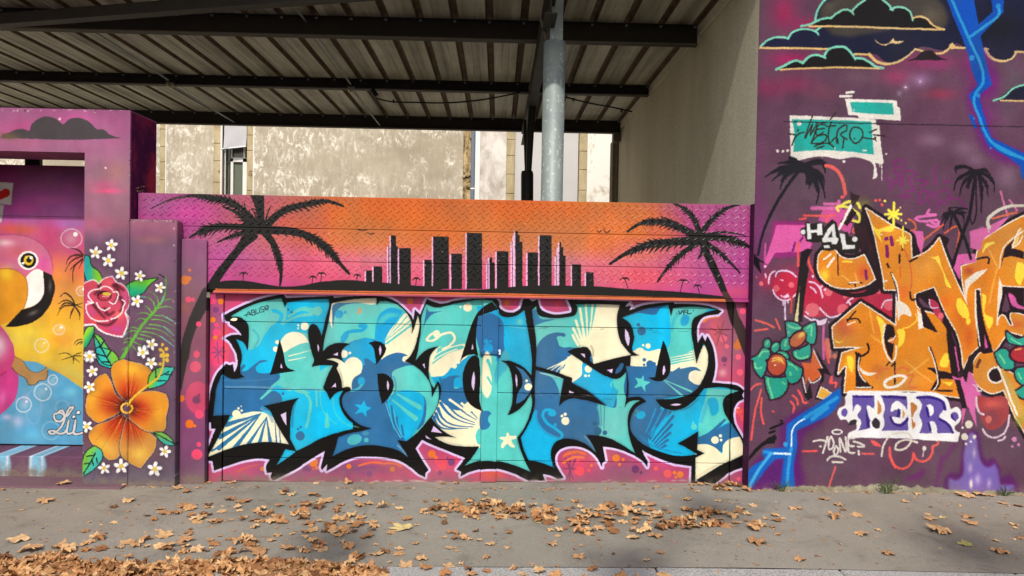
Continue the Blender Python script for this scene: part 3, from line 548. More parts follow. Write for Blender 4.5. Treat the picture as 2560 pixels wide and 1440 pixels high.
leafp('360,130! 420,90 395,20 330,-20! 200,-30 230,60 290,120', (34, 186, 180), (120, 196, 52), 'E', (280, 60), (370, 40)); strokes(s, '240,-60 350,128|215,20 310,50|310,60 345,-10|260,100 340,100', (16, 24, 22), 3, 'E')
# rose
RO = 'D:75,640! 130,610 200,600 245,640 275,600 380,558! 425,620 490,645 545,720 560,780 545,880 520,930 560,990! 540,1080 490,1190! 400,1175 300,1140 190,1060! 75,1070!'
s.line(RO, (240, 220, 232), 5, closed=True, soft=4); s.lg(RO, (200, 650), (206, 62, 84), (480, 1150), (186, 62, 140))
s.clip = s.mask(RO)
for x, y, rx, ry, c in ((120, 760, 60, 90, (196, 60, 110)), (520, 760, 40, 120, (214, 74, 140)), (200, 1010, 110, 40, (232, 70, 74)), (450, 960, 80, 60, (236, 98, 90)), (160, 940, 60, 60, (196, 64, 128)), (350, 620, 60, 40, (216, 84, 96)), (430, 1110, 70, 40, (200, 66, 150))): s.dot(x, y, rx, c, tile='D', soft=1, ry=ry, a=.8)
for p in ('250,640 240,700 200,740', '400,650 440,700 440,780 400,840', '180,840 220,900 300,990', '420,1000 360,1060 230,1050', '470,780 500,860 470,920', '300,900 340,960 400,930', '420,640 500,700'): s.line(p, (64, 20, 34), 9, 5, tile='D', soft=8, a=.8)
s.dot(300, 760, 78, (70, 20, 36), tile='D', ry=54, soft=0); s.dot(300, 770, 60, (186, 46, 66), tile='D', ry=36); s.dot(325, 740, 44, (216, 176, 50), tile='D', ry=20); s.line('280,765 330,770 370,740', (240, 210, 210), 1.5, tile='D')
s.clip = None
strokes(s, '125,820 180,830 130,755 140,730 240,690|255,690 280,665 350,670 385,700|390,720 440,725 440,780 400,845 355,825|220,830 240,880 300,915 360,885|110,850 105,900 140,980 220,1025 340,1020|370,1005 440,980 490,930 500,870 520,830 490,800|110,850 190,830|520,940 545,1000 500,1180|200,1065 250,1125 400,1180 490,1190|80,1065 180,1060', (240, 226, 232), 3.2, 'D', soft=2)
# fern
s.line('480,1435 600,1230 720,1050 870,880 920,810 950,700 945,560', (92, 180, 52), 9, 2.5, tile='D')
for q in ('870,890 1000,880 1040,900', '860,870 960,800 1040,795', '830,970 950,980 1035,1035', '800,1010 920,1020 1030,1080', '770,1060 900,1080 1000,1130 1035,1180', '740,1100 880,1120 980,1180 1035,1240', '700,1140 830,1160 950,1230 1035,1295', '680,1170 790,1200 850,1240', '650,1210 760,1240 830,1300', '620,1250 700,1290 760,1330', '600,1290 640,1340 660,1370',
          '840,900 820,820 760,775 680,765', '880,860 860,780 820,730 760,712', '800,940 760,880 690,865', '780,960 720,940 640,960', '740,1010 690,1000 630,1030', '660,1110 590,1095 540,1125', '650,1130 560,1140 500,1190', '600,1210 540,1210 500,1230', '580,1250 520,1250 490,1280', '550,1300 500,1320 480,1345'):
    s.line(q, (20, 30, 30), 3.4, 1.4, tile='D', a=.6); s.line(q, (110, 196, 70), 2.8, .9, tile='D')
s.line('D:880,530 940,570', (30, 30, 40), 3)
for q in ('950,985 1035,1035', '930,1085 1035,1180', '900,1190 1035,1295', '680,765 740,775', '500,1190 540,1150', '930,760 900,840'): s.line(q, (90, 196, 200), 2.2, 1, tile='D')
# hibiscus
PET = ['475,75! 370,130 375,300 430,420 500,490! 540,470 620,400 730,300 745,180 660,125 560,100', '480,495! 400,430 350,300 300,215! 230,240 170,310 130,400 105,500 105,600 160,670 220,705 300,670 420,610', '450,625! 330,690 200,735 130,820 150,900 200,950 260,1020 330,1080! 420,1050 450,960 490,760 500,660',
       '510,655! 560,700 700,780 800,860! 790,960 710,1080 650,1160! 540,1110 460,1040 440,930 470,780', '530,610 560,470 640,415 760,390 900,420! 925,520 900,640 880,780 800,795 700,785 600,720 530,650']
CE = np.array(TILES['E'][:2])+np.array((510, 560))/4
for i, p in enumerate(PET):
    p = 'E:'+p
    s.line(p, (34, 20, 20), 5, closed=True, soft=4); s.line(p, (238, 224, 214), 2.6, closed=True, a=.7); s.fill(p, (222, 142, 34))
    s.clip = s.mask(p); cq = curve(p); m = cq.mean(0)
    tip = CE+(m-CE)*1.7
    s.dot(*(CE+(m-CE)*1.25), 26, (240, 188, 40), soft=1, a=.9)
    s.dot(*(CE+(m-CE)*.75), 36, (206, 92, 24), soft=1, a=.95); s.dot(*(CE+(m-CE)*.5), 32, (184, 38, 16), soft=1, a=1.0); s.dot(*(CE+(m-CE)*.2), 22, (64, 12, 14), soft=1, a=.95)
    for k in range(9):
        e = CE+(m-CE)*1.3+np.array([RNG.normal(0, 14), RNG.normal(0, 14)])
        s.line([tuple(CE+(e-CE)*.3), tuple(e)], ((226, 120, 34), (160, 44, 18), (240, 186, 44))[k % 3], 1.6, .6, a=.45, soft=1.5)
    s.clip = None
s.line('E:480,490 440,620', (60, 20, 18), 6, soft=4); s.ring(508, 560, 55, 22, (228, 170, 40), tile='E', t0=-30, t1=290, ry=48); s.ring(505, 556, 50, 6, (246, 220, 140), tile='E', t0=120, t1=250)
leafp('725,365! 740,240 790,180 880,155 980,160! 950,220 890,310 800,350', (112, 196, 56), (30, 190, 176), 'E', (790, 230), (860, 270)); strokes(s, '800,260 930,200|880,225 960,232|800,290 900,288|800,180 800,250', (16, 24, 22), 2.6, 'E')
leafp('785,805! 860,805 920,840 985,930! 900,925 840,880', (112, 196, 56), (30, 184, 168), 'E', (880, 830), (860, 900)); s.line('E:790,810 975,915', (16, 24, 22), 2.6)
leafp('180,940! 250,990 260,1060 200,1150 60,1240! 60,1130 100,1010', (112, 196, 56), (40, 190, 176), 'E', (110, 1040), (200, 1090)); strokes(s, '195,1010 160,1080 70,1220|130,1110 80,1120|160,1070 175,1130|190,1030 110,1045|205,1060 215,1110', (16, 24, 22), 2.8, 'E')
s.line('E:520,530 560,470 640,400 740,320 820,260 860,180 880,80 875,0 D:920,1340', (226, 184, 40), 5); dots(s, '855,35,18 910,30,18 915,85,18 845,120,18', (228, 180, 40), 'E'); dots(s, '915,1275,17 955,1320,20 895,1330,20 910,1390,22 965,1390,22 965,1435,18', (232, 184, 40), 'D')
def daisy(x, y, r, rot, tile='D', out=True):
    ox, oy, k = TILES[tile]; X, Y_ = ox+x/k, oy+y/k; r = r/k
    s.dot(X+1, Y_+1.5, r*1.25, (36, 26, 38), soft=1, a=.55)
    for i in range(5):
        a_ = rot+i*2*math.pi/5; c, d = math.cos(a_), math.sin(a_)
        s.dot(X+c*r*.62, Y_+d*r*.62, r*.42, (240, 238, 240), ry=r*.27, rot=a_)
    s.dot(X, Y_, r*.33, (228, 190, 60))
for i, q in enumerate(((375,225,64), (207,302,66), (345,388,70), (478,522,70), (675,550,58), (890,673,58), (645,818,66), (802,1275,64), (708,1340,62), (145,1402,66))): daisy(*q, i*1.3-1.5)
for i, q in enumerate(((135,45,60), (162,192,58), (135,350,58), (105,745,60), (755,108,60), (670,5,60), (890,996,60), (790,1172,74), (452,1142,74), (282,1162,60))): daisy(*q, i*1.1-1.6, 'E')
# hand-worn joint between the two pillar blocks, bottom splash
s.line([(320, 556), (318, 900), (317, 1210)], (60, 40, 56), 1.1, a=.5)
for i in range(160): s.dot(RNG.uniform(205, 440), 1205-abs(RNG.normal(0, 30)), RNG.uniform(.5, 1.6), (74, 62, 90), a=.6)
for i in range(40): s.dot(RNG.uniform(320, 450), 1212-abs(RNG.normal(0, 3)), RNG.uniform(1, 4), (150, 140, 132), a=.6, ry=1.6)
s.grain(.05, 30, 61)

s.a = s.a*.92+s.a.mean(2, keepdims=True)*.08
for i in range(70):      # chipped arrises and scuffs
    e = i % 5
    x, y = ((RNG.normal(329, 1.2)-(i % 3), RNG.uniform(285, 545)), (RNG.uniform(322, 438), 551+abs(RNG.normal(0, 1.5))), (208+RNG.normal(0, 1), RNG.uniform(390, 1200)), (RNG.uniform(-100, 325), 274+abs(RNG.normal(0, 2))), (436+RNG.normal(0, 1.5), RNG.uniform(560, 1200)))[e]
    s.dot(x, y, RNG.uniform(.8, 2.6), (196, 178, 172) if i % 2 else (70, 50, 62), a=.75, ry=RNG.uniform(.8, 3.2), rot=RNG.uniform(0, 3))
for i in range(26):
    x, y = RNG.uniform(0, 440), RNG.uniform(290, 1150); a_ = RNG.uniform(-1.9, -1.2); L = RNG.uniform(4, 16); s.line([(x, y), (x+math.cos(a_)*L, y+math.sin(a_)*L)], (186, 150, 170), .8, a=.45)
s.age(1.0, .5, 221, .8)
# ------------------------------------------------------------------ inner pillar paint
inner = Sheet('inner_paint', PX(435, 700, Y_INNER), PX(524, 700, Y_INNER), -.25, PZ(480, 590, Y_INNER)+.02, Y_INNER, 300)
s = inner
grad_base(s, [(598, (140, 82, 122)), (680, (128, 82, 112)), (760, (136, 86, 100)), (860, (128, 76, 98)), (960, (146, 72, 104)), (1050, (126, 66, 108)), (1200, (112, 70, 106))])
s.fill('D:1340,690! 1375,660! 1390,900! 1340,980 1240,1200 1190,1440! 1090,1440! 1150,1140 1240,900', (52, 48, 50)); s.fill('E:1030,-20! 1140,-20! 1090,200 1050,400! 1025,300!', (50, 44, 42))
dots(s, '1204,490,16 1155,595,48 1200,577,24', (222, 110, 44), 'D'); dots(s, '1190,800,32 1237,800,20 1275,1382,34 1300,1060,28', (232, 78, 112), 'D'); s.dot(1150, 880, 60, (150, 92, 84), tile='D', soft=1, a=.7)
s.dot(1215, 455, 120, (220, 66, 102), tile='E', a=.7, ry=160); dots(s, '1205,20,32 1195,148,56', (220, 72, 104), 'E'); dots(s, '1235,622,42 1228,923,24 1210,1023,54', (232, 70, 108), 'E'); dots(s, '1203,480,40 1228,432,16', (120, 60, 96), 'E')
dots(s, '1050,465,34 1135,718,42 1185,738,16', (226, 110, 36), 'E')
s.grain(.05, 30, 62)

s.age(.8, .5, 231, 1.0)
# ------------------------------------------------------------------ flamingo panel seen through the opening
panel = Sheet('panel_paint', PX(-330, 700, Y_PANEL), PX(226, 700, Y_PANEL), PZ(100, 1118, Y_PANEL)-.05, PZ(100, 405, Y_PANEL)+.03, Y_PANEL, 300)
s = panel
grad_base(s, [(410, (112, 34, 80)), (470, (146, 58, 124)), (520, (166, 78, 160)), (545, (170, 86, 164)), (570, (190, 84, 156)), (620, (206, 70, 110)), (700, (220, 128, 60)), (780, (230, 168, 44)), (860, (232, 196, 44)), (900, (228, 184, 44)), (1120, (90, 160, 200))])
for x, y, rx, ry, c, a in ((60, 520, 50, 20, (206, 70, 150), .6), (120, 500, 60, 14, (190, 76, 150), .6), (180, 440, 60, 20, (110, 40, 120), .6), (20, 570, 40, 14, (220, 90, 80), .7), (60, 575, 50, 16, (226, 90, 60), .7), (180, 560, 50, 14, (160, 96, 180), .8), (180, 620, 40, 24, (170, 80, 140), .6), (120, 600, 30, 50, (206, 60, 116), .8),
        (150, 700, 30, 60, (222, 140, 60), .6), (160, 850, 50, 30, (236, 150, 44), .8), (60, 830, 60, 20, (240, 210, 50), .8), (185, 760, 30, 40, (216, 150, 44), .6)): s.dot(x, y, rx, c, soft=1, ry=ry, a=a)
s.fill('C:-900,480! 130,190 220,222 330,235 430,290 560,350 680,430 800,520! 800,1020! -900,1020!', (78, 158, 204)); s.fill('C:130,190 220,218 330,235 430,285 560,345 740,465! 740,410 640,360 500,300 380,250', (222, 160, 40), a=.5)
for x, y, rx, ry, c in ((460, 430, 80, 40, (120, 176, 214)), (640, 500, 60, 50, (110, 190, 214)), (160, 770, 70, 60, (186, 186, 226)), (60, 730, 50, 30, (206, 180, 226)), (300, 900, 120, 60, (86, 180, 216)), (560, 620, 60, 60, (60, 140, 196)), (230, 560, 40, 60, (150, 150, 206)), (520, 800, 120, 80, (60, 150, 206))): s.dot(x, y, rx, c, tile='C', soft=1, ry=ry, a=.7)
s.ring(560, 640, 60, 8, (150, 200, 226), tile='C', a=.5, soft=6); s.ring(300, 640, 70, 8, (140, 170, 220), tile='C', a=.5, soft=6, ry=150); s.ring(460, 850, 80, 8, (160, 210, 230), tile='C', a=.6, soft=5)
# bird
s.fill('B:-700,330! 0,350 200,350 350,400 450,480 510,580 530,760! 400,700 260,760 0,690 -700,800!', (208, 100, 140)); s.dot(50, 430, 110, (226, 180, 190), tile='B', soft=1, ry=40); s.dot(180, 520, 160, (216, 92, 108), tile='B', soft=1, ry=60, a=.8); s.dot(430, 640, 70, (214, 76, 158), tile='B', soft=1, a=.8, ry=120); s.dot(120, 660, 100, (196, 120, 150), tile='B', soft=1, ry=30)
s.line('B:0,350 200,350 350,400 450,480 510,580 530,700', (150, 60, 110), 1.6)
s.fill('B:-700,760! 0,690 80,688 170,710 250,770 275,870 270,980 240,1080! 190,1140 120,1200 -700,1200!', (222, 150, 40)); s.dot(60, 740, 70, (230, 190, 50), tile='B', soft=1, ry=80); s.line('B:0,690 80,688 170,710 250,770 275,870 270,980 240,1080', (150, 90, 60), 1.6)
s.fill('B:262,770! 320,710 380,690 430,715! 440,850 430,960 380,1030 240,1085! 275,980 280,870', (238, 234, 230)); s.fill('B:430,712! 520,750! 548,850 530,980 470,1100 380,1190 250,1250 55,1268! 140,1180 220,1095! 380,1030 430,960 440,850', (28, 24, 24)); s.dot(330, 1130, 60, (90, 84, 84), tile='B', soft=1, ry=24, rot=-.4); s.dot(500, 860, 20, (80, 76, 76), tile='B', soft=1, ry=70)
s.dot(280, 605, 100, (238, 232, 232), tile='B', ry=93); s.dot(283, 605, 76, (24, 22, 22), tile='B', ry=74); s.dot(286, 604, 48, (222, 186, 40), tile='B'); s.dot(290, 598, 28, (26, 22, 22), tile='B'); dots(s, '312,578,17 232,632,14', (240, 240, 240), 'B'); s.dot(262,574,16,(230,200,50),tile='B')
s.fill('B:-200,1200! 0,1250 60,1320 130,1440! C:130,150 130,260 60,320 0,360 -600,360!', (196, 60, 120)); s.dot(-10, 90, 80, (226, 186, 206), tile='C', soft=1, ry=130)
s.fill('C:-600,360! 0,362 60,320 110,280! 160,340 164,440 140,560 60,660 0,710! -600,760!', (196, 58, 132)); s.dot(20, 560, 40, (222, 96, 170), tile='C', soft=1, ry=90); s.line('C:60,320 0,362', (130, 40, 80), 1.5)
s.fill('C:135,185! 200,220 260,300 300,325 380,310 420,280! 430,310 410,390 350,410 310,440 260,440 235,390 160,340 105,280!', (178, 130, 72)); s.line('C:135,185 200,220 260,300 300,325 380,310 420,280', (90, 60, 40), 1.2); s.line('C:105,280 160,340 235,390 260,440 310,440 350,405 410,390 430,310', (70, 50, 44), 1.6)
for x, y, r in ((375,85,62), (475,395,42), (385,505,76), (213,618,68)): s.ring(x, y, r, 9, (226, 222, 230), tile='C', a=.85, soft=3); s.dot(x, y, r*.7, (230, 220, 220), tile='C', soft=1, a=.3); s.dot(x+r*.4, y-r*.4, r*.16, (250, 250, 250), tile='C', soft=1)
for x, y, r in ((715,385,105), (590,1297,56), (815,912,52)): s.ring(x, y, r, 9, (232, 214, 214), tile='B', a=.85, soft=3, ry=r*.9); s.dot(x, y, r*.8, (222, 190, 190), tile='B', soft=1, a=.5); s.dot(x+r*.4, y-r*.4, r*.22, (250, 246, 246), tile='B')
for q in ('830,545 780,500 700,480', '830,545 740,540', '830,560 730,600 650,720', '830,580 740,680 730,830', '830,600 790,690', '830,560 700,570 660,650', '830,590 760,640 700,700'): frond(s, 'B:'+q, 'B', 16, (50, 34, 26), .9, 3)
for q in ('750,1050 700,960 650,930 600,970', '750,1050 660,1000 580,1040', '750,1060 640,1060 570,1160', '750,1060 720,1120 700,1190', '750,1060 790,1120 800,1200', '760,1050 830,1080', '750,1050 830,1030', '750,1055 650,1030 590,1090'): frond(s, 'B:'+q, 'B', 15, (40, 28, 24), .9, 5)
for q in ('650,185 590,150 530,165', '650,185 600,200 550,220', '650,185 700,160 735,150', '650,185 700,180 740,180', '650,185 690,215 720,240', '650,185 660,210 660,250'): frond(s, 'C:'+q, 'C', 9, (50, 40, 30), .7, 7)
for q in ('740,30 700,35 665,80', '740,50 710,60 680,90', '740,60 720,75'): frond(s, 'C:'+q, 'C', 10, (50, 50, 34), .7, 7)
s.line('C:510,700 560,670 580,720 540,770 500,760 490,710 540,690 600,720 640,670 660,640 640,640 600,700 560,800 520,850 460,880 440,860 470,850 540,880 580,870 620,760 610,880 650,870 680,760 670,880 740,870', (40, 40, 50), 8); s.line('C:510,700 560,670 580,720 540,770 500,760 490,710 540,690 600,720 640,670 660,640 640,640 600,700 560,800 520,850 460,880 440,860 470,850 540,880 580,870 620,760 610,880 650,870 680,760 670,880 740,870', (206, 206, 210), 5)
dots(s, '705,690,22 665,730,20', (30, 40, 60), 'C'); dots(s, '705,688,15 665,728,13', (236, 236, 240), 'C')
s.fill('-80,452! 34,457! 28,512! -80,505!', (206, 200, 196)); s.fill('-80,505! 10,513! 4,555! -80,570!', (200, 196, 196)); s.fill('0,500! 25,480 22,474 8,473 2,478 -8,474 -18,480!', (196, 30, 28)); s.line('34,457 28,512', (120, 90, 110), 2)
s.grain(.06, 30, 63)

s.age(1.0, .4, 241)
# ------------------------------------------------------------------ sill and plinth paint under the panel
sill = Sheet('sill_paint', PX(-330, 1140, 5.72), PX(226, 1140, 5.72), -.25, PZ(100, 1100, 5.72)+.3, 5.72, 300, (104, 66, 94))
s = sill
s.dot(600, 1220, 200, (86, 78, 100), tile='C', soft=1, ry=50, a=.6)
for x0, x1 in ((-60, 65), (265, 385)): s.fill('C:%g,1000! %g,1000! %g,1262 %g,1268!' % (x0, x1, x1+4, x0-4), (116, 178, 214), soft=3); s.line('C:%g,1060 %g,1262' % (x1, x1), (220, 224, 232), 4, soft=3); s.line('C:%g,1260 %g,1262' % (x0, x1), (206, 220, 230), 5, soft=4); s.line('C:%g,1080 %g,1262' % (x0+12, x0+10), (220, 226, 232), 5, soft=5, a=.8)
s.grain(.08, 14, 64)
s.age(2.2, 1.4, 251, 1.2)
# ------------------------------------------------------------------ the mural on the right wall
right = Sheet('right_paint', PX(1870, 700, Y_FRONT)-.06, PX(2820, 700, Y_FRONT), -.2, PZ(2000, -340, Y_FRONT), Y_FRONT, 280, (92, 66, 92))
s = right
nz = fbm(s.h, s.w, 120, 71)[..., None]; n2 = fbm(s.h, s.w, 50, 73)[..., None]
s.a[:] = (np.array((100, 64, 88))*nz+np.array((80, 54, 74))*(1-nz)+10*(n2-.5))/255
for x, y, rx, ry, c, a in ((1960, 30, 40, 50, (150, 32, 80), .8), (2020, 60, 60, 20, (150, 30, 84), .7), (1980, 150, 70, 24, (160, 26, 90), .8), (1920, 220, 60, 30, (120, 40, 76), .8), (1990, 210, 60, 26, (130, 46, 84), .8), (2060, 230, 50, 24, (110, 56, 76), .6), (2300, 150, 120, 24, (140, 34, 92), .7), (2240, 190, 60, 26, (156, 44, 92), .8), (2330, 160, 60, 20, (150, 50, 110), .6),
        (2300, 200, 40, 24, (150, 110, 160), .6), (2350, 235, 50, 16, (146, 48, 76), .7), (2150, 190, 60, 20, (96, 70, 84), .8), (2440, 160, 40, 80, (124, 30, 110), .8), (2480, 250, 30, 60, (130, 20, 110), .8), (2500, 260, 70, 50, (82, 66, 84), .7), (2540, 200, 40, 40, (90, 74, 90), .8), (2100, 330, 80, 60, (96, 66, 90), .5), (2330, 350, 40, 20, (130, 100, 124), .7), (2410, 370, 40, 26, (128, 96, 122), .7),
        (2440, 400, 30, 20, (136, 108, 132), .5), (2520, 440, 30, 40, (126, 98, 122), .6), (1900, 600, 20, 120, (120, 40, 110), .7), (1890, 500, 24, 200, (108, 50, 96), .5), (2070, 1170, 60, 30, (92, 72, 92), .6)): s.dot(x, y, rx, c, soft=1, ry=ry, a=a)
s.dot(2000, 700, 70, (176, 36, 74), soft=1, ry=40, a=.9)
# clouds
MINT = (116, 196, 172); SAND = (212, 176, 112); NIGHT = (22, 24, 52); COAL = (20, 18, 22)
s.fill('R:645,240! 640,190 640,120 680,40 740,-10 800,-60 2560,-200! 2900,-100! 2900,440 2520,470 2440,460 2400,520 2320,550 2250,540 2190,460 2150,430! 2000,425 1900,395 1850,440 1540,440 1500,490 1400,550 1280,555 1190,490 1000,485 900,440 760,440 140,425! 250,350 390,345 430,290 500,262 600,270 640,280', NIGHT)
s.fill('R:680,160! 680,90 760,20 900,-60 1700,-60 1800,60 1840,180 1800,262! 1500,250 700,220', (62, 56, 52), soft=10); s.dot(1700, 150, 120, (96, 84, 70), tile='R', soft=1, a=.7, ry=90); s.dot(760, 60, 60, (80, 74, 66), tile='R', soft=1, a=.7)
s.dot(2300, 250, 260, (16, 18, 34), tile='R', soft=1, ry=150)
s.fill('R:620,225! 720,170 790,165 850,110 910,90 980,100 1020,50 1100,0 1180,-40 1320,40 1350,70 1440,65 1500,110 1525,170 1600,140 1680,200 1790,262! 1000,240', COAL)
strokes(s, '515,235 600,215 700,170 790,160|780,165 850,110 900,88 960,100 985,130|970,105 1020,50 1090,0|1250,0 1310,50 1340,90|1320,85 1400,65 1460,80 1500,115 1520,180|645,190 660,100 700,30 740,-10|645,275 690,240', MINT, 5.5, 'R')
strokes(s, '590,235 1000,240 1400,258 1800,264|1520,160 1590,148 1640,165 1700,225 1790,262', SAND, 5, 'R')
strokes(s, '150,420 240,350 320,335 400,350|395,350 440,290 500,265 570,262 640,280 670,310', MINT, 5, 'R'); strokes(s, '140,432 500,435 770,440|1000,488 1130,492|1540,440 1840,445 1870,400 1900,425 1985,430|2155,438 2195,440|2440,465 2520,470 2600,500', SAND, 5, 'R')
s.line('R:1130,490 1190,550 1300,575 1400,550 1490,490 1545,440', SAND, 8, 4); s.line('R:2170,440 2220,515 2320,548 2400,530 2450,470', SAND, 8, 4); s.fill('R:1850,440! 1875,388! 1905,420! 1990,425! 1990,440!', SAND); s.fill('R:1170,345! 1230,395 1290,395 1345,340! 1360,370! 1440,368! 1380,395 1330,388 1270,410 1210,395', SAND)
s.fill('R:300,625! 380,590 470,550 530,570 580,515 650,490 725,515 760,450 830,425 900,430 960,480 1000,530 1070,530 1150,580 1240,615! 700,615', COAL)
strokes(s, '290,625 380,580 470,545 530,565|530,565 590,510 650,492 730,520|725,500 770,440 840,420 920,430 970,480 1000,535|1000,525 1070,530 1130,560 1190,600 1255,612', MINT, 6, 'R'); s.line('R:330,625 700,610 1220,615', SAND, 4.5)
s.fill('R:1465,545! 1560,510 1600,470 1700,462 1740,500 1850,540!', (34, 24, 32)); s.fill('R:2240,905! 2330,860 2400,800 2560,760! 2560,910!', (26, 26, 50)); s.line('R:2245,905 2340,870 2420,800 2560,755', MINT, 5); s.line('R:2310,905 2560,908', SAND, 4)
dots(s, '1590,734,11 1457,785,11', (226, 216, 236), 'R'); s.dot(1590, 734, 40, (160, 120, 170), tile='R', soft=1, a=.6); s.dot(1457, 785, 40, (160, 120, 170), tile='R', soft=1, a=.5); s.dot(1400, 840, 30, (150, 116, 156), tile='R', soft=1, a=.6)
# blue lightning
LB_ = (6, 72, 172); LBH = (34, 140, 204)
s.line('R:2100,480 2200,760 2080,860 2130,1060 2200,1280 2560,1440', (104, 20, 120), 40, soft=30, a=.7)
s.fill('R:1800,-60! 2060,-60! 2110,220! 2240,100! 2220,-60! 2340,-60! 2335,110! 2130,320! 2200,640 2230,760! 2120,850! 2150,1000 2230,1240! 2560,1400! 2560,1520! 2200,1310! 2130,1160 2090,1010 2020,860! 2100,770! 2050,620 2000,440 1930,260', LB_)
s.fill('T:1140,-30! 1250,-10! 1520,120! 1700,200! 1700,600! 1500,330! 1480,220!', LB_); strokes(s, '1870,0 1960,200 2020,340 2150,740 2070,880 2120,1060 2220,1270 2560,1440|2020,340 2200,210 2300,120 2290,50', LBH, 7, 'R', soft=3); strokes(s, '1220,0 1520,150', LBH, 7, 'T', soft=3)
dots(s, '2290,55,22 2060,1070,18 2050,520,24 2110,860,18', (30, 130, 200), 'R'); s.line('R:2040,1040 2080,1140', LB_, 8); s.dot(2220, 1333, 9, LBH, tile='R')
# METRO sign
GRN = (30, 158, 150); WHT = (214, 210, 204)
s.fill('R:910,890! 1375,900! 1380,960! 1400,965! 1412,1085! 1200,1075 1030,1065! 1025,1045! 940,1035!', WHT); s.fill('R:955,918! 1335,925! 1352,1030! 1200,1028 975,1010!', GRN); strokes(s, '865,866 965,866|925,832 985,828', WHT, 6, 'R'); s.dot(988,992,8,WHT,tile='R')
s.fill('R:410,1040! 700,1048 1185,1075! 1190,1130! 1215,1130! 1235,1330 1260,1470! S:1400,180! 1380,200! 1310,190! 1305,350 1285,350! 1280,190 1200,150 1100,130 950,150 850,130 700,130 600,150 540,160 520,140 465,135!', WHT)
s.fill('R:430,1075! 800,1080 1145,1095! 1170,1392! 900,1360 700,1350 440,1370! 450,1200', GRN); dots(s, '495,1112,22 300,1358,14 348,1360,13 390,1356,13 1280,1388,9 820,1333,8', WHT, 'R'); s.line('R:1070,1355 1100,1355', WHT, 4); s.dot(1000, 172, 15, WHT, tile='S'); strokes(s, '1375,200 1380,365|1355,200 1358,225|785,120 785,140', WHT, 1.8, 'S')
INK = (44, 34, 28)
strokes(s, '620,1035 560,1200 545,1245 620,1120 595,1215 660,1120 605,1285|540,1190 500,1200 430,1310|480,1180 488,1168|400,1205 475,1215|735,1128 680,1125 650,1175 655,1215 715,1190|660,1165 722,1160|650,1110 690,1105|705,1108 735,1104|775,1075 825,1015|745,1140 820,1130|785,1100 760,1215 770,1290|835,1290 870,1140 920,1125 925,1165 870,1205 930,1255|960,1175 955,1240 1000,1290 1050,1265 1072,1205 1040,1150 985,1145 955,1180|1060,1240 1180,1255|1175,1235 1186,1268|605,1285 680,1290 740,1255 745,1220 660,1225 620,1270|780,1285 830,1240 850,1290|890,1330 900,1250|1130,1195 1190,1165|1165,1215 1265,1225|635,1320 680,1298 760,1290 810,1325|655,1335 720,1315|992,1250 996,1250', INK, 3.4, 'R')
s.line([(1957, 304), (2270, 311), (2560, 317), (2800, 322)], (34, 26, 40), 2.2)
# left palm and arcs
for i, q in enumerate(('560,190 480,150 450,145', '600,200 470,180 340,195', '570,230 400,230 300,270 210,330', '560,240 400,270 280,370', '540,260 420,310 360,450', '600,230 700,260 780,330 810,380', '620,200 740,165 830,190', '640,210 780,190 810,290', '640,240 700,350 740,450 725,600', '660,250 760,350 810,540', '620,250 640,350 620,410', '640,260 660,360 650,450')): frond(s, 'S:'+q, 'S', 46, (26, 24, 34), .8, i)
s.dot(560, 240, 130, (26, 24, 34), tile='S', ry=50); s.dot(680, 300, 80, (26, 24, 34), tile='S', ry=60, rot=.6); s.dot(430, 250, 90, (26, 24, 34), tile='S', ry=36, rot=-.4)
s.line('S:540,280 420,440 310,620 230,780 170,960 140,1110', (26, 24, 34), 9, 6)
CORAL = (222, 82, 78)
s.line('S:820,215 900,240 960,300 990,380 1010,500', CORAL, 9); s.fill('S:960,525 1010,520 1000,535 965,545', CORAL)
# pink blocks
PNK = (204, 86, 156); PNK2 = (150, 30, 116)
s.fill('S:290,770! 640,775! 700,960! 640,1120! 400,1140! 240,1130!', PNK2, soft=8, a=.8); s.fill('S:325,808! 620,808! 680,1000! 650,1080! 310,1085! 225,1235! 205,1190!', PNK); s.fill('S:790,655! 1100,650! 1100,760! 1060,900! 900,820! 740,760!', (196, 66, 140)); s.line('S:680,640 960,640', PNK, 9); s.line('S:805,600 960,600', PNK, 7); s.dot(947, 572, 17, PNK, tile='S')
strokes(s, '600,710 820,720|560,750 620,740|820,780 870,710 910,720|545,990 540,1220|640,1110 660,1220 705,1300|1120,820 1090,880 1180,860|1195,820 1240,980 1270,1050|1160,900 1190,1000', CORAL, 5.5, 'S'); s.line('S:510,985 490,1070', (110, 30, 100), 5); s.line('S:590,930 565,970', (110, 30, 100), 5)
s.line('S:215,1000 205,1230', PNK, 5, soft=2, a=.8); s.line('S:1140,820 1190,900 1200,1000 1170,1060', (190, 80, 160), 5)
# tail of the gate's palm crossing the corner
s.fill('S:0,960! 100,970! 70,1050! 130,1130 240,1215! 150,1170! 175,1300! 100,1200 40,1090 0,1080!', BLACK)
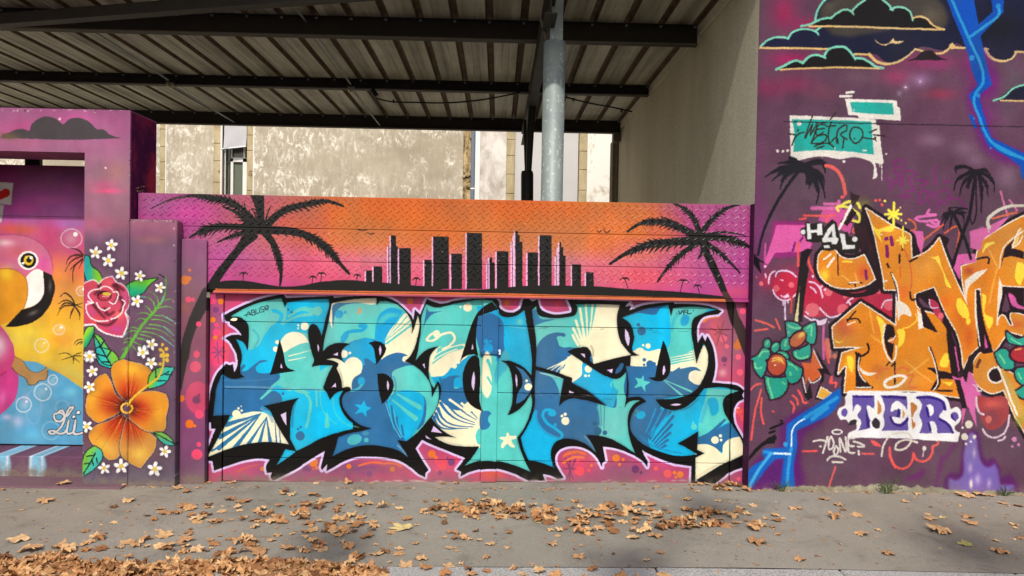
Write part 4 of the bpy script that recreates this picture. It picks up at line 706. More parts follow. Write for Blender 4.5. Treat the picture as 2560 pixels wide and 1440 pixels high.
# berries
RED = (176, 36, 66); ROSE = (214, 96, 110); PALE = (212, 186, 216)
s.dot(500, 260, 150, RED, tile='U', ry=170); s.dot(300, 200, 120, (166, 36, 70), tile='U', soft=1, ry=120, a=.9); s.fill('U:700,620! 720,180 900,200 1100,320 1700,320 1800,440 1800,680! 1500,560 1100,620 900,640', RED); s.fill('U:700,560! 700,300! 800,200! 860,560', RED)
dots(s, '565,250,35 210,235,27 150,160,12 1010,330,55', ROSE, 'U'); s.dot(390, 295, 42, ROSE, tile='U', a=.8); dots(s, '820,550,85 1180,545,66 1735,500,62 1210,395,25 1615,335,22', ROSE, 'U', a=.85)
strokes(s, '380,150 400,100 480,78 560,95 630,155|300,235 305,160 330,110 370,85|350,315 380,380 440,430 520,440 620,365|260,120 265,155|780,210 860,230 910,290 940,400|800,275 840,300 865,340|920,290 940,260 965,255|910,530 960,590 1030,640 1120,620 1180,590|730,625 800,670 860,700 920,700 990,660|1230,470 1280,420 1305,410|1250,450 1280,500|745,575 770,595|1650,525 1690,450 1780,430', PALE, 4.2, 'U'); s.line('U:840,680 900,710 960,690', PALE, 12); s.fill('U:430,370! 490,380 530,350! 545,400! 480,410', PALE); strokes(s, '495,440 495,680|475,450 475,495|530,440 530,470', PALE, 3.6, 'U'); dots(s, '827,150,16 1013,694,9 255,30,15 966,308,16', PALE, 'U')
s.line('U:440,190! 470,195! 465,200!', PALE, 3)
# dark pole and dagger
s.fill('S:570,1080! 620,1050! 680,1060 650,1120 600,1440! 530,1440!', (28, 22, 26)); s.fill('U:680,0! 745,0! 780,60! 740,300 700,700! 590,700! 620,400', (32, 26, 28)); s.fill('U:600,695! 670,260! 650,695!', (206, 196, 150)); s.line('U:600,690 665,300', (60, 40, 30), 2); s.line('U:575,400 565,580', (190, 70, 46), 5)
s.fill('U:490,690! 700,700! 860,690! 860,900! 500,900!', (30, 24, 28), a=.0)
# teal flowers
TG = (34, 150, 132); TGH = (96, 196, 140); PL = (48, 18, 38)
FLW = ['U:500,700! 600,705 690,760! 640,830 570,870 520,880!', 'U:710,770! 790,720 850,700! 860,850 830,960 750,920 720,840', 'U:590,1040! 700,1010 790,960! 780,1120 640,1140 600,1110', 'U:440,1020! 470,900 530,880! 550,1010 520,1035', 'U:250,920 290,900 320,940 300,1000 260,1000', 'U:330,1010 380,940 420,950 400,1040 360,1060',
       'U:75,1140! 180,1080 240,1010 310,1040 300,1110 200,1170 110,1160', 'U:110,1170! 260,1170 250,1290 210,1360! 150,1300', 'U:520,1150! 600,1200 700,1260! 650,1400 560,1430 510,1350', 'U:400,1060 470,1050 520,1080 540,1140 470,1120', 'U:250,1340! 350,1370 500,1360! 490,1450 400,1520 300,1560 270,1460', 'W:230,100! 340,150 450,100! 460,200 400,290 275,330! 250,220']
for p in FLW: s.line(p, PL, 9, closed=True, soft=4)
for p in FLW: s.fill(p, TG)
s.fill('U:70,1130! 75,1140 100,1160!', TG)
strokes(s, '530,740 600,770 680,770|760,770 800,740 800,860|620,1060 630,1110 770,1110|490,980 500,920|275,960 290,930|350,990 390,960|180,1110 230,1050 290,1050|130,1190 150,1250 210,1240|540,1200 620,1240 640,1270|420,1070 500,1100|535,810 540,830|290,1370 295,1440|555,1300 560,1330', TGH, 4.5, 'U'); strokes(s, '250,120 270,200 300,320|410,155 435,170|490,50 495,75', TGH, 4.5, 'W')
s.dot(395, 1210, 130, PL, tile='U', ry=145); s.dot(395, 1212, 112, (170, 70, 50), tile='U', ry=124); s.dot(420, 1150, 60, (214, 160, 70), tile='U', soft=1, ry=40); strokes(s, '340,1140 430,1130 460,1170|330,1170 420,1150 480,1200', (226, 180, 80), 2.4, 'U'); s.dot(370, 1215, 10, (240, 220, 170), tile='U')
s.dot(645, 900, 130, PL, tile='U', ry=90, rot=-.75); s.dot(645, 905, 110, (176, 86, 50), tile='U', ry=70, rot=-.75); s.dot(690, 850, 60, (222, 190, 80), tile='U', soft=1, ry=30, rot=-.7)
strokes(s, '140,675 260,710 360,760|380,660 430,780|130,800 280,780|1050,1360 1060,1430', CORAL, 5, 'U'); strokes(s, '175,165 120,180 65,240|180,230 120,450 80,760|185,320 185,500 205,590|305,460 312,462|570,230 610,300 640,370 670,370|510,290 560,330 570,385|495,355 530,400 520,470|930,90 915,160 980,160 970,200|620,880 770,878|1245,905 1370,910|970,1050 885,1290|1350,770 1380,810 1430,820|1545,840 1550,960 1600,1050', CORAL, 5, 'W')
# bits left of the orange letters
s.line('U:955,750 950,900 960,1130', PNK, 6); s.fill('U:970,890! 1045,890! 1050,1130! 1000,1140!', (206, 106, 96), soft=3); s.line('U:960,930 1020,1180', CORAL, 6); s.dot(1090, 1105, 30, (196, 100, 96), tile='U')
s.fill('U:690,1180! 800,1190! 830,1040! 940,1250! 890,1265! 930,1340! 800,1430! 770,1370! 740,1450! 720,1250!', (204, 94, 50)); s.line('U:830,1030 940,1250', WHT, 3); strokes(s, '890,1270 930,1340 800,1425 775,1370|705,1370 725,1450', WHT, 3, 'U'); s.fill('U:850,1000! 1050,1340! 960,1310! 960,1400! 900,1470! 930,1340! 880,1260! 945,1250!', (34, 22, 26))
s.fill('W:600,90! 660,260! 700,160! 730,310! 680,345! 640,300!', (30, 22, 26)); s.line('W:620,100 655,260', WHT, 3)
s.fill('W:790,180! 940,260! 850,350! 750,330!', (30, 22, 26)); s.fill('W:815,200! 930,265! 850,335! 775,310!', (216, 160, 60)); s.line('W:815,200! 930,265! 850,335! 775,310!', WHT, 2.6, closed=True)
# orange letters
OR = (210, 126, 32); ORD = (198, 92, 34); YEL = (236, 204, 60); DK = (34, 20, 26); WL = (226, 218, 208)
M1 = 'V:15,440 25,380 50,352 130,350! 180,400 260,410 330,380! 370,460 405,550! 340,590 240,608 130,600 60,560 20,500'
M2 = ('V:345,60! 560,195 655,240! 660,405! 780,350 855,265! 890,370 960,540 1050,735! 1015,560 1008,460! 1110,430! 1130,320 1160,275! 1290,190 1440,110! 1750,0! 1750,600! 1440,600! 1290,590! 1268,525! 1282,640 1262,740 1250,880! 1290,800 1340,870! 1370,870! 1350,790 1440,800! 1600,850! 1440,940! 1330,905! 1235,1050! '
      '1160,1050 1100,1110 1085,1200 1130,1290 1220,1335 1300,1310! 1380,1500! 1500,1700! 1600,1700! 1440,1250! 1260,1150! 1235,1050! 1180,920 1140,610! 1100,620! 1100,800 1130,1010! 1060,1080 1020,1165! 990,960 900,780 820,600! 680,650! 700,740 850,810 905,890! 920,1060 940,1200! 850,1180! 850,1240! 960,1240! 1012,1370! 830,1340 '
      '700,1322 390,1330 200,1330! 215,1150! 195,1150! 155,1200! 180,1062! 330,1015! 128,1020! 115,880! 310,710! 555,872! 562,620! 475,620! 470,560 430,350 385,160')
s.dot(330, 40, 60, (120, 120, 50), tile='V', soft=1, a=.7); s.dot(190, 1060, 60, (130, 140, 70), tile='V', soft=1, a=.6, ry=70)
s.line(M1, DK, 24, closed=True); s.line(M2, DK, 22, closed=True)
s.fill('V:60,590 200,640 320,640 450,560 440,620 330,670 180,660', DK); s.fill('V:345,60! 300,100 440,560! 480,600! 440,350', DK, a=.9)
s.fill('V:860,240! 920,270 900,330 960,480! 1000,620!', DK); s.fill('V:650,230! 715,260! 735,370! 660,400!', DK)
s.line(M1, WL, 6, closed=True); s.line(M2, WL, 6, closed=True)
s.fill(M1, OR); s.fill(M2, OR)
s.clip = s.mask(M1, M2)
for x, y, rx, ry, c, a in ((330, 500, 60, 70, (200, 76, 36), .9), (200, 450, 90, 60, (216, 120, 40), .6), (60, 520, 40, 50, YEL, .9), (600, 640, 60, 60, (216, 96, 30), .9), (200, 900, 90, 60, (190, 84, 40), .9), (170, 850, 50, 40, (196, 70, 44), .7), (430, 900, 60, 200, (214, 120, 32), .6), (1000, 800, 80, 120, (206, 104, 34), .8), (1060, 950, 60, 120, (198, 88, 34), .8), (1150, 450, 80, 160, (200, 110, 36), .8), (1060, 490, 50, 40, (170, 66, 44), .9),
        (900, 700, 60, 60, (210, 92, 30), .6), (420, 1180, 80, 60, (172, 90, 40), .6), (700, 1100, 120, 80, (206, 134, 44), .6), (1400, 500, 90, 120, (206, 146, 44), .5), (1390, 860, 60, 40, (206, 90, 44), .8), (800, 480, 80, 80, (208, 140, 48), .6), (640, 1250, 200, 50, (214, 138, 50), .6), (560, 200, 90, 60, (222, 148, 40), .5), (240, 1130, 40, 60, (226, 184, 50), .9), (1340, 1400, 60, 200, (206, 160, 60), .7), (730, 950, 50, 120, (200, 128, 40), .6)): s.dot(x, y, rx, c, tile='V', soft=1, ry=ry, a=a)
fills(s, '375,140! 430,200 470,190 540,180 530,215 450,220 460,300! 430,260|745,380 790,395 850,385! 860,430 940,610! 925,610 870,480 820,410|420,800 470,840 455,1000! 440,880|560,900 600,890 605,990 565,1030! 570,950|1180,300 1240,290 1170,340 1150,370|1150,650! 1165,650 1175,790 1225,820 1200,900! 1175,850 1160,780|890,1060! 905,1060 910,1160! 860,1150|1395,430! 1440,440 1415,590! 1400,580|210,1080! 240,1080 250,1200! 225,1150|130,960! 150,980 195,975 140,990|870,1260! 950,1260! 930,1290!|1040,820! 1065,820 1060,860 1050,860|980,680 1050,820 1040,820 975,690', YEL, 'V')
strokes(s, '370,750 400,920|1200,350 1260,480|1250,480 1200,710|380,935 460,1000|620,1120 800,1260|780,1100 650,1200|180,520 230,560|270,510 290,570', (226, 164, 70), 5, 'V', a=.7)
strokes(s, '640,880 700,820 690,790|645,880 600,890', YEL, 3, 'V')
fills(s, '555,560! 570,680 640,740 660,810 600,790 570,840! 560,740|1270,540! 1290,640 1280,740 1340,790 1330,850 1290,770 1260,880! 1255,780|1030,560! 1110,500 1180,480 1100,560 1060,600 1045,720! 1030,620|300,1150 330,1180 425,1195! 370,1215 320,1200', (216, 206, 194), 'V')
s.line('V:700,430 790,345', WL, 1, a=0)
s.clip = None
s.fill('V:500,858 530,870 545,930 540,1010 528,1110! 495,1060 475,990 472,910', DK); s.line('V:478,860 465,950 475,1040 528,1118 556,1060 556,1010', WL, 4); s.fill('V:520,950 545,960 545,990 500,985', (206, 120, 50)); s.line('V:500,975 525,970 545,940', WL, 3)
s.fill('V:700,750! 740,800 860,935! 740,885 710,895!', WL); s.fill('V:712,690! 760,780 845,920! 745,880!', DK); s.fill('V:275,1055! 300,1060 300,1180 390,1300! 275,1302!', DK); strokes(s, '275,1055 290,1080 365,1040 355,995|275,1302 390,1298', DK, 5, 'V'); s.line('V:275,1300 380,1298', WL, 3); s.line('V:300,1090 300,1200 340,1260', WL, 3)
s.dot(1245, 1213, 62, WL, tile='V', ry=60); s.dot(1245, 1213, 50, DK, tile='V', ry=48); s.fill('V:1270,1200! 1340,1200! 1330,1300! 1290,1270!', OR)
s.fill('V:780,1165! 850,1180 940,1200! 960,1240! 850,1240! 830,1320! 790,1320! 845,1220!', DK); strokes(s, '790,1020 810,1080 840,1180 850,1290 820,1315|840,1320 940,1320|780,1165 830,1172', DK, 5, 'V'); s.line('V:780,1020 805,1080 832,1180 835,1290 810,1320', WL, 3)
s.fill('V:690,650! 815,610! 880,760 950,960 1020,1165! 1000,1230! 940,1210! 915,1060 900,890! 840,800 740,690!', DK); s.fill('V:780,680! 830,700 870,800 880,840 820,790 800,740', (170, 50, 80)); s.line('V:790,690 800,740 840,740 850,700|', PALE, 3) if False else s.line('V:785,690 800,745 845,745', PALE, 3); s.dot(865, 803, 22, ROSE, tile='V')
s.fill('V:1105,625! 1135,625! 1165,850 1230,1050! 1150,1060 1120,1010! 1110,800', DK); s.fill('V:1165,920! 1190,1020! 1170,1030!', PNK); s.line('V:1105,625 1110,800 1135,1010', WL, 3)
s.fill('V:1310,330! 1340,300 1400,240! 1360,330 1385,340! 1440,360! 1440,410! 1345,388! 1300,400! 1275,470!', DK); s.fill('V:1360,330! 1390,230 1420,190 1390,310!', (224, 176, 90)); s.line('V:1360,330 1375,270 1415,195', WL, 3); s.line('V:1360,330 1390,315 1430,250', WL, 3); s.line('V:1270,470 1300,330 1440,215', WL, 3)
s.fill('V:1290,600! 1440,615! 1440,780! 1345,780! 1330,700 1310,640', DK); s.fill('V:1330,640! 1370,660 1400,720 1440,740! 1440,760! 1360,730', PNK)
s.fill('V:940,1215! 1000,1240! 1060,1150! 1085,1210 1140,1340! 1160,1440! 1060,1440! 1010,1370!', PNK); s.fill('V:1000,1230! 1060,1080! 1120,1030! 1090,1110 1080,1200 1060,1180! 1040,1280! 1020,1220!', DK); s.fill('V:960,1240! 1000,1250! 1050,1440! 1010,1440!', DK); s.fill('V:930,1000! 960,1010! 1000,1200! 960,1200!', DK); s.line('V:960,1020 990,1180', PNK, 4)
strokes(s, '485,270 492,268|520,260 528,310|490,320 495,390', (110, 24, 90), 9, 'V'); s.line('V:345,490 350,545', (110, 24, 90), 7); strokes(s, '578,380 575,435|495,440 505,465|597,325 598,345', DK, 5, 'V'); s.line('V:1115,1155 1135,1110', (110, 50, 30), 8); strokes(s, '540,1130 525,1150|510,1120 490,1145|545,1120 545,1275', DK, 4, 'V')
strokes(s, '610,340 640,420 660,500 655,615|580,460 582,530', (206, 80, 40), 3, 'V'); strokes(s, '245,155 275,150|150,380 155,520', DK, 3, 'V'); s.line('V:80,460 125,400', WL, 6); s.line('V:55,410 100,375', WL, 5); s.line('V:190,425 245,430', YEL, 5); strokes(s, '230,580 270,570 320,575|270,580 275,600', DK, 3, 'V'); s.line('V:235,572 300,570', WL, 3)
strokes(s, '215,830 300,835 305,850|215,840 275,770', DK, 4, 'V'); s.line('V:215,865 270,845', WL, 3); strokes(s, '520,505 545,570 570,690|650,640 665,690 720,660|650,425 700,400', DK, 5, 'V'); s.line('V:525,510 560,600 575,700', WL, 4)
strokes(s, '470,560 490,560|1180,480 1110,545|1115,405 1195,405 1195,435', WL, 3, 'V'); s.line('V:1115,408 1198,408 1195,435', DK, 5)
s.line('V:480,1260 520,1230 580,1215 620,1230 600,1260 540,1295 480,1290 475,1265 520,1235', WL, 7); strokes(s, '630,1220 670,1210 640,1290 700,1300|420,1240 440,1180 500,1165|540,1190 600,1160 640,1180', (208, 84, 60), 4, 'V', a=.8)
strokes(s, '460,240 450,240', WL, 2, 'V')
# stars, squiggles
strokes(s, '540,20 535,190|480,100 590,98|500,70 570,130|570,70 505,128', (226, 214, 70), 6.5, 'V'); strokes(s, '600,185 600,330|560,280 640,280|580,260 622,300|620,258 582,302', (226, 214, 70), 4.5, 'V'); strokes(s, '155,75 145,50 200,45 260,70 300,110 295,150 260,140|185,30 230,10 285,20 305,55', (222, 212, 70), 7, 'V'); dots(s, '478,8,10 585,52,6 590,140,7 622,160,8', (226, 214, 90), 'V'); dots(s, '413,2,10 458,32,11 440,0,10', CORAL, 'V')
strokes(s, '245,30 160,200', WL, 6, 'V'); s.line('V:262,0 250,25', WL, 4); s.fill('V:150,190! 165,160! 290,140 250,220 200,200', DK, a=.0); s.fill('V:170,150! 245,50! 280,90! 220,180!', DK); s.line('V:245,40 165,195', WL, 6); s.fill('V:235,-60! 270,-40 300,-30 290,0 250,40 240,0', (44, 26, 32), a=.9)
strokes(s, '785,70 770,95 830,100 690,130 720,145 850,150 840,180 770,170|800,155 850,175', (204, 100, 166), 7, 'V'); s.fill('V:660,210! 740,215! 750,280! 730,380! 700,300! 690,240!', PNK); s.fill('V:740,300! 860,260 870,330! 800,350! 740,330!', PNK, a=.0)
strokes(s, '640,130 690,170 690,200 660,210|745,280 880,170|890,230 975,180 960,380', (206, 90, 60), 4.5, 'V'); s.fill('V:1070,215! 1180,190! 1260,150 1330,120 1260,200 1150,290 1140,340 1070,330!', PNK); s.fill('V:1060,215! 1170,180! 1070,330!', PNK, a=.7); s.fill('V:960,380! 1100,370! 1110,430! 1000,450! 1000,560! 950,470!', PNK)
strokes(s, '1280,-60 1310,50 1330,110|1340,0 1390,70', (200, 96, 150), 5, 'V'); s.line('V:1220,130 1390,85', (206, 90, 60), 5); s.line('V:1200,190 1190,150 1250,80 1340,45 1450,40', (196, 190, 176), 9, 7); s.line('V:1195,150 1198,220', (196, 190, 176), 3)
# faded magenta tag
strokes(s, '210,180 320,170 320,215 210,210 205,180|630,220 630,400|140,300 150,370|200,260 250,300 240,400 200,350 210,440|280,260 300,440 340,260 440,300 360,360 430,460 340,470|430,370 480,360 560,380 480,420|720,380 800,380|470,520 520,460 560,480 520,580 480,600 470,520|600,470 580,620|620,480 660,560 640,650|680,480 740,450 780,520 720,600 680,560|760,540 880,560 940,640|170,410 180,460|280,520 380,520 340,550', (128, 28, 112), 5, 'T', a=.65, soft=3)
# right palms
for i, q in enumerate(('1020,270 900,220 840,240 840,290', '1030,280 930,300 860,350 820,470', '1030,300 930,360 880,520', '1060,290 1150,310 1210,370 1225,480', '1060,300 1130,380 1160,520', '1060,300 1090,420 1100,560', '1050,270 1120,255 1180,300', '1030,300 960,400 960,450', '1080,320 1095,500 1092,690')): frond(s, 'T:'+q, 'T', 40, (26, 22, 30), .7, i+40)
s.dot(1030, 285, 90, (26, 22, 30), tile='T', ry=34); s.line('T:1030,330 1010,480 980,680 900,920 860,1040 810,1200', (26, 22, 30), 8, 9); s.line('T:1045,340 1040,500 1040,700 1000,800 980,740', (26, 22, 30), 3.5)
for i, q in enumerate(('800,680 740,690 690,740', '800,690 740,720 680,810', '800,690 750,740 710,860', '810,690 790,780 775,860', '820,690 900,700 920,790', '820,680 880,645 960,650', '810,680 780,650 860,635', '820,690 900,680 945,690')): frond(s, 'T:'+q, 'T', 30, (26, 22, 30), .7, i+60)
s.line('T:820,700 880,840 940,980 990,1150', (26, 22, 30), 9, 7); s.fill('T:840,1060! 870,1060! 820,1230! 790,1250!', (26, 22, 30))
# grab bag right edge: teal flower and ball
s.fill('V:1330,940! 1360,950 1440,1000! 1440,1020! 1380,1000 1340,1010', TG); RF = ['V:1320,910! 1400,960 1500,900! 1500,1010! 1380,1000 1335,985', 'V:1240,1060! 1300,1030 1360,1100 1370,1160 1300,1170 1260,1120', 'V:1380,1180 1440,1160 1500,1200! 1500,1270! 1430,1280 1390,1240', 'V:1375,1330! 1440,1290! 1500,1300! 1500,1380! 1430,1370']
for p in RF: s.line(p, PL, 9, closed=True, soft=4); s.fill(p, TG)
s.dot(1430, 1070, 100, PL, tile='V', ry=66); s.dot(1432, 1070, 84, (158, 40, 50), tile='V', ry=54); s.line('V:1380,1040 1420,1030', (226, 170, 90), 3); s.line('V:1270,1070 1310,1130', TGH, 5); s.line('V:1350,960 1420,1000', TGH, 4); s.line('V:1400,1200 1420,1240', TGH, 5)
s.fill('X:1110,290! 1250,310 1400,300 1440,340! 1440,520 1400,580 1330,640 1230,650 1160,560 1130,430', (160, 50, 56)); s.dot(1280, 380, 130, (206, 76, 66), tile='X', soft=1, ry=60); s.dot(1260, 520, 90, (110, 50, 70), tile='X', soft=1, ry=90, a=.7); s.dot(1233, 545, 34, (206, 90, 80), tile='X', ry=42)
strokes(s, '1110,310 1110,400 1140,470 1185,490|1175,650 1210,700 1270,735 1330,730 1400,690 1430,620 1455,500|1335,770 1390,755 1410,730|1080,180 1110,220|1120,240 1155,245', (206, 180, 196), 5, 'X')
s.fill('X:955,420! 995,425! 945,640!', PNK); s.fill('X:905,0! 925,110! 1090,190! 1110,260 1080,300! 1110,640! 1030,440! 1040,410 960,220!', PNK)
s.fill('X:1380,0! 1609,420! 1609,560! 1540,500! 1360,30!', (196, 150, 60)); s.line('X:1335,-10 1540,500', WL, 5); s.dot(1560, 560, 70, (150, 150, 60), tile='X', soft=1, a=.8)
# purple mountain
VIO = (86, 26, 96); VI2 = (112, 90, 170)
s.fill('X:780,1400! 790,1140 850,1100 900,1120 940,950 980,750 1050,650 1120,670 1170,900 1210,980 1280,950 1340,1040 1370,1160 1450,1130 1520,1200 1560,1400!', VIO, soft=6); s.fill('X:810,1400! 815,1160! 880,1190! 930,1170 970,900 1010,750 1050,680 1090,700 1120,850 1160,1000 1220,1050 1300,1010! 1340,1120 1360,1240! 1500,1230! 1510,1400!', VI2, soft=4)
for x, y, rx, ry in ((1050,1230,24,60), (1080,900,20,60), (1240,1220,26,60), (1040,1060,30,60), (1120,1180,40,70)): s.dot(x, y, rx, (190, 170, 210), tile='X', soft=1, ry=ry, a=.7)
s.dot(1050, 1225, 18, (236, 226, 214), tile='X', ry=50, soft=1)
# TER
PUR = (92, 74, 156); PUD = (44, 24, 120); WT = (222, 222, 226)
s.fill('W:1110,240! 1300,240 1609,250 X:400,260 600,255 700,270 790,320 825,400 830,430 900,410 945,480 930,560 870,640 930,690! 905,785! 600,765 300,745 0,750 W:1609,745 1100,740! 1105,700 1190,640 1190,580 1110,590! 1080,545 1030,550 990,490 1010,420 1060,400 1070,310!', WT)
s.fill('W:1147,290! 1380,292! 1380,400! 1345,560 1330,640! 1210,665! 1240,560 1200,500 1240,420 1200,380 1150,470!', PUR); s.fill('W:1200,470! 1240,400! 1190,500! 1150,540!', WT)
s.fill('W:1150,288! 1380,290! 1380,315! 1150,312!', PUD); s.fill('W:1300,400! 1310,500 1350,620! 1300,640! 1290,500!', PUD); s.fill('W:1300,395 1370,430 1390,510 1350,560 1310,470', WT)
s.fill('W:1380,290! 1430,290 1480,380 1490,480 1430,520 1490,600 1450,665 1380,660 1330,590 1370,520 1390,470!', WT); s.fill('W:1415,340! 1450,400 1440,480 1410,490!', (196, 120, 50)); s.fill('W:1350,580 1390,525 1440,570 1425,635 1390,640', (46, 38, 46)); s.fill('W:1100,600! 1130,560 1190,545 1195,580 1150,605', (46, 38, 46))
s.fill('X:0,300! 20,300! 10,400! 0,420!', PUR)
s.fill('X:90,290! 370,300! 370,370! 385,660! 100,665! 135,590 120,500 135,420 120,350', PUR); s.fill('X:95,290! 370,298! 370,340! 350,330! 110,320!', PUD); s.fill('X:200,465 210,390 270,350 330,390 380,470 350,550 300,590 240,590 200,520 270,520 300,470 250,440', WT); s.fill('X:320,440! 350,490 325,540!', (206, 140, 70)); s.line('X:195,520 230,590 300,610 380,540', PUD, 6); s.fill('X:270,430! 300,440! 300,530! 260,520!', PUD)
s.line('X:380,270 395,400 410,660', WT, 9); s.fill('X:405,370! 440,360 480,420 440,490 440,540 460,600 430,660!', (186, 110, 50)); s.line('X:430,340 500,400 490,480 450,530 490,600 440,670', WT, 11)
s.fill('X:480,310! 640,310 740,350 770,420 710,520 800,580 855,690! 690,690! 680,640 640,570 600,580 640,690! 500,690! 530,600 500,500 530,400', PUR); s.line('X:480,312 640,315 750,360 775,440', PUD, 7); s.line('X:715,540 800,590 850,685', PUD, 6); s.fill('X:575,400 620,385 655,440 645,490 610,520! 600,440', WT); s.line('X:580,420 600,515', PUD, 6); s.fill('X:605,580 640,565 690,640 690,690! 640,660', WT); s.line('X:600,590 620,660', PUD, 6)
s.dot(875, 510, 42, PUR, tile='X', ry=48, rot=-.4); s.line('X:840,490 860,540 880,560', PUD, 4); s.dot(1062, 470, 34, PUR, tile='W', ry=46)
# white loop under TER
strokes(s, '180,720 120,830 100,930|210,700 300,690 380,690 415,740 380,830 300,870 250,860 260,810 330,765 420,770 480,790', (206, 200, 190), 5, 'X', soft=2)
dots(s, '1025,600,42 982,728,38 993,803,17', (200, 194, 176), 'X'); dots(s, '956,635,13 1046,778,13', (232, 222, 226), 'X'); s.dot(1087, 725, 18, (206, 200, 190), tile='X', ry=24); s.dot(554, 850, 20, (206, 200, 190), tile='X', ry=28); s.line('X:550,870 538,935', (206, 200, 190), 2); dots(s, '1505,752,28 1551,808,17 1481,828,13', (196, 110, 176), 'X')
strokes(s, '190,850 200,950 250,1040 310,1065 380,1040 430,970 440,900 460,960 530,990 600,960 640,880 640,830 690,810 700,780|20,780 80,825', CORAL, 6, 'X', soft=2)
# TOONE tag
strokes(s, '735,775 800,765 860,775|885,730 835,900|920,725 895,790 905,865 935,850 945,780 925,728|975,830 950,890 965,930 990,900 992,850 972,828|1022,890 1015,745 1075,890 1078,735|1170,745 1110,750 1105,820 1110,890 1165,900|1105,825 1160,832|1160,780 1230,800 1270,828 1205,835|880,980 900,950 1000,940 1075,970|935,995 1045,1000|805,830 812,832|1210,880 1215,915', (206, 200, 194), 5, 'W'); s.ring(988, 678, 52, 14, (226, 222, 222), tile='W', ry=24)
# HAL
HK = (34, 30, 28)
fills(s, '615,780! 660,775! 665,800! 735,785! 790,800! 800,840! 880,750! 930,790! 950,890! 1040,880! 1050,930! 1150,930! 1160,1000! 1140,1100! 980,1090! 960,1050! 860,1070! 770,1060! 780,980! 680,985! 620,970! 610,920! 570,910! 565,850! 610,830!', HK, 'S')
fills(s, '628,795! 660,790! 665,860! 735,855! 735,800! 780,795! 788,910! 735,915! 730,885! 670,890! 672,950! 635,955!|840,850! 905,790! 920,930! 945,950! 925,1000! 880,1005! 880,980! 790,985! 780,960!|955,895! 1010,900! 1020,1010! 1105,1010! 1110,1045! 985,1055!|800,1015! 855,1010! 862,1038! 800,1040!', (206, 206, 208), 'S'); s.fill('S:840,935! 880,870! 885,935!', HK); dots(s, '592,880,24 1108,955,26', (206, 206, 208), 'S')
# lower blue bolt and purple glow
s.fill('W:620,1310! 640,1200 600,1000 640,700 850,540 880,470 560,470 400,600 360,850 120,980 60,1100 60,1310!', (86, 22, 100), soft=14)
s.fill('W:40,960! 150,820 250,745 330,700! 350,740! 320,800! 230,810 150,870 90,940 30,1010!', (22, 18, 24)); strokes(s, '280,640 410,585|270,685 325,665|392,555 400,560', (22, 18, 24), 6, 'W')
s.fill('W:1030,205! 1030,340! 900,500 780,560 560,660! 560,850 530,1000 550,1310! 370,1310! 410,1000 420,960! 330,970! 120,1220! 60,1310! 20,1310! 30,1110 220,960! 190,890 220,850! 440,845! 450,600! 600,490 800,370 940,260', (14, 88, 180), soft=2); s.fill('W:420,960! 330,975! 200,1140 160,1300! 380,1300!', (84, 26, 106), soft=4)
s.line('W:990,310 850,400 640,530', (36, 140, 206), 9); s.line('W:880,420 720,540', (36, 140, 206), 11); s.line('W:640,540 530,620 500,850 480,1000', (214, 232, 240), 3.6); s.line('W:500,850 470,1060 455,1290', (44, 140, 206), 8, soft=3); s.line('W:290,900 490,910', (206, 226, 236), 5, soft=1); s.line('W:210,885 300,900', (36, 130, 204), 8, soft=3); s.line('W:290,900 180,1040 60,1250', (60, 160, 214), 8, soft=4); s.dot(438, 810, 24, (40, 140, 206), tile='W', ry=30)
strokes(s, '540,1090 480,1160|520,1120 380,1180|740,950 680,1240|870,820 780,950', (104, 24, 106), 12, 'X', a=.6, soft=10)
# bare concrete foot with worn paint
n = fbm(s.h, s.w, 14, 91, 3)
rows = np.arange(s.h)[:, None]; 
xs_ = np.arange(s.w)/s.S+s.x0
foot = np.interp(xs_, [PX(x, 1210, Y_FRONT) for x in (1870, 1990, 2060, 2110, 2170, 2250, 2350, 2420, 2560, 2800)], [(s.z1-PZ(x, y, Y_FRONT))*s.S for x, y in ((1870, 1228), (1990, 1215), (2060, 1212), (2110, 1217), (2170, 1209), (2250, 1212), (2350, 1219), (2420, 1225), (2560, 1232), (2800, 1240))])[None]
m = ((rows-foot+(n-.5)*16)/2).clip(0, 1)
cn = fbm(s.h, s.w, 12, 95, 3)[..., None]
s.a[:] = s.a*(1-m[..., None])+m[..., None]*(np.array((148, 144, 122))*(.75+.5*cn)/255)
s.grain(.06, 40, 65)
s.a *= (1+.10*(np.random.RandomState(3).rand(s.h, s.w)-.5))[..., None]
s.age(1.1, .55, 261, .4)
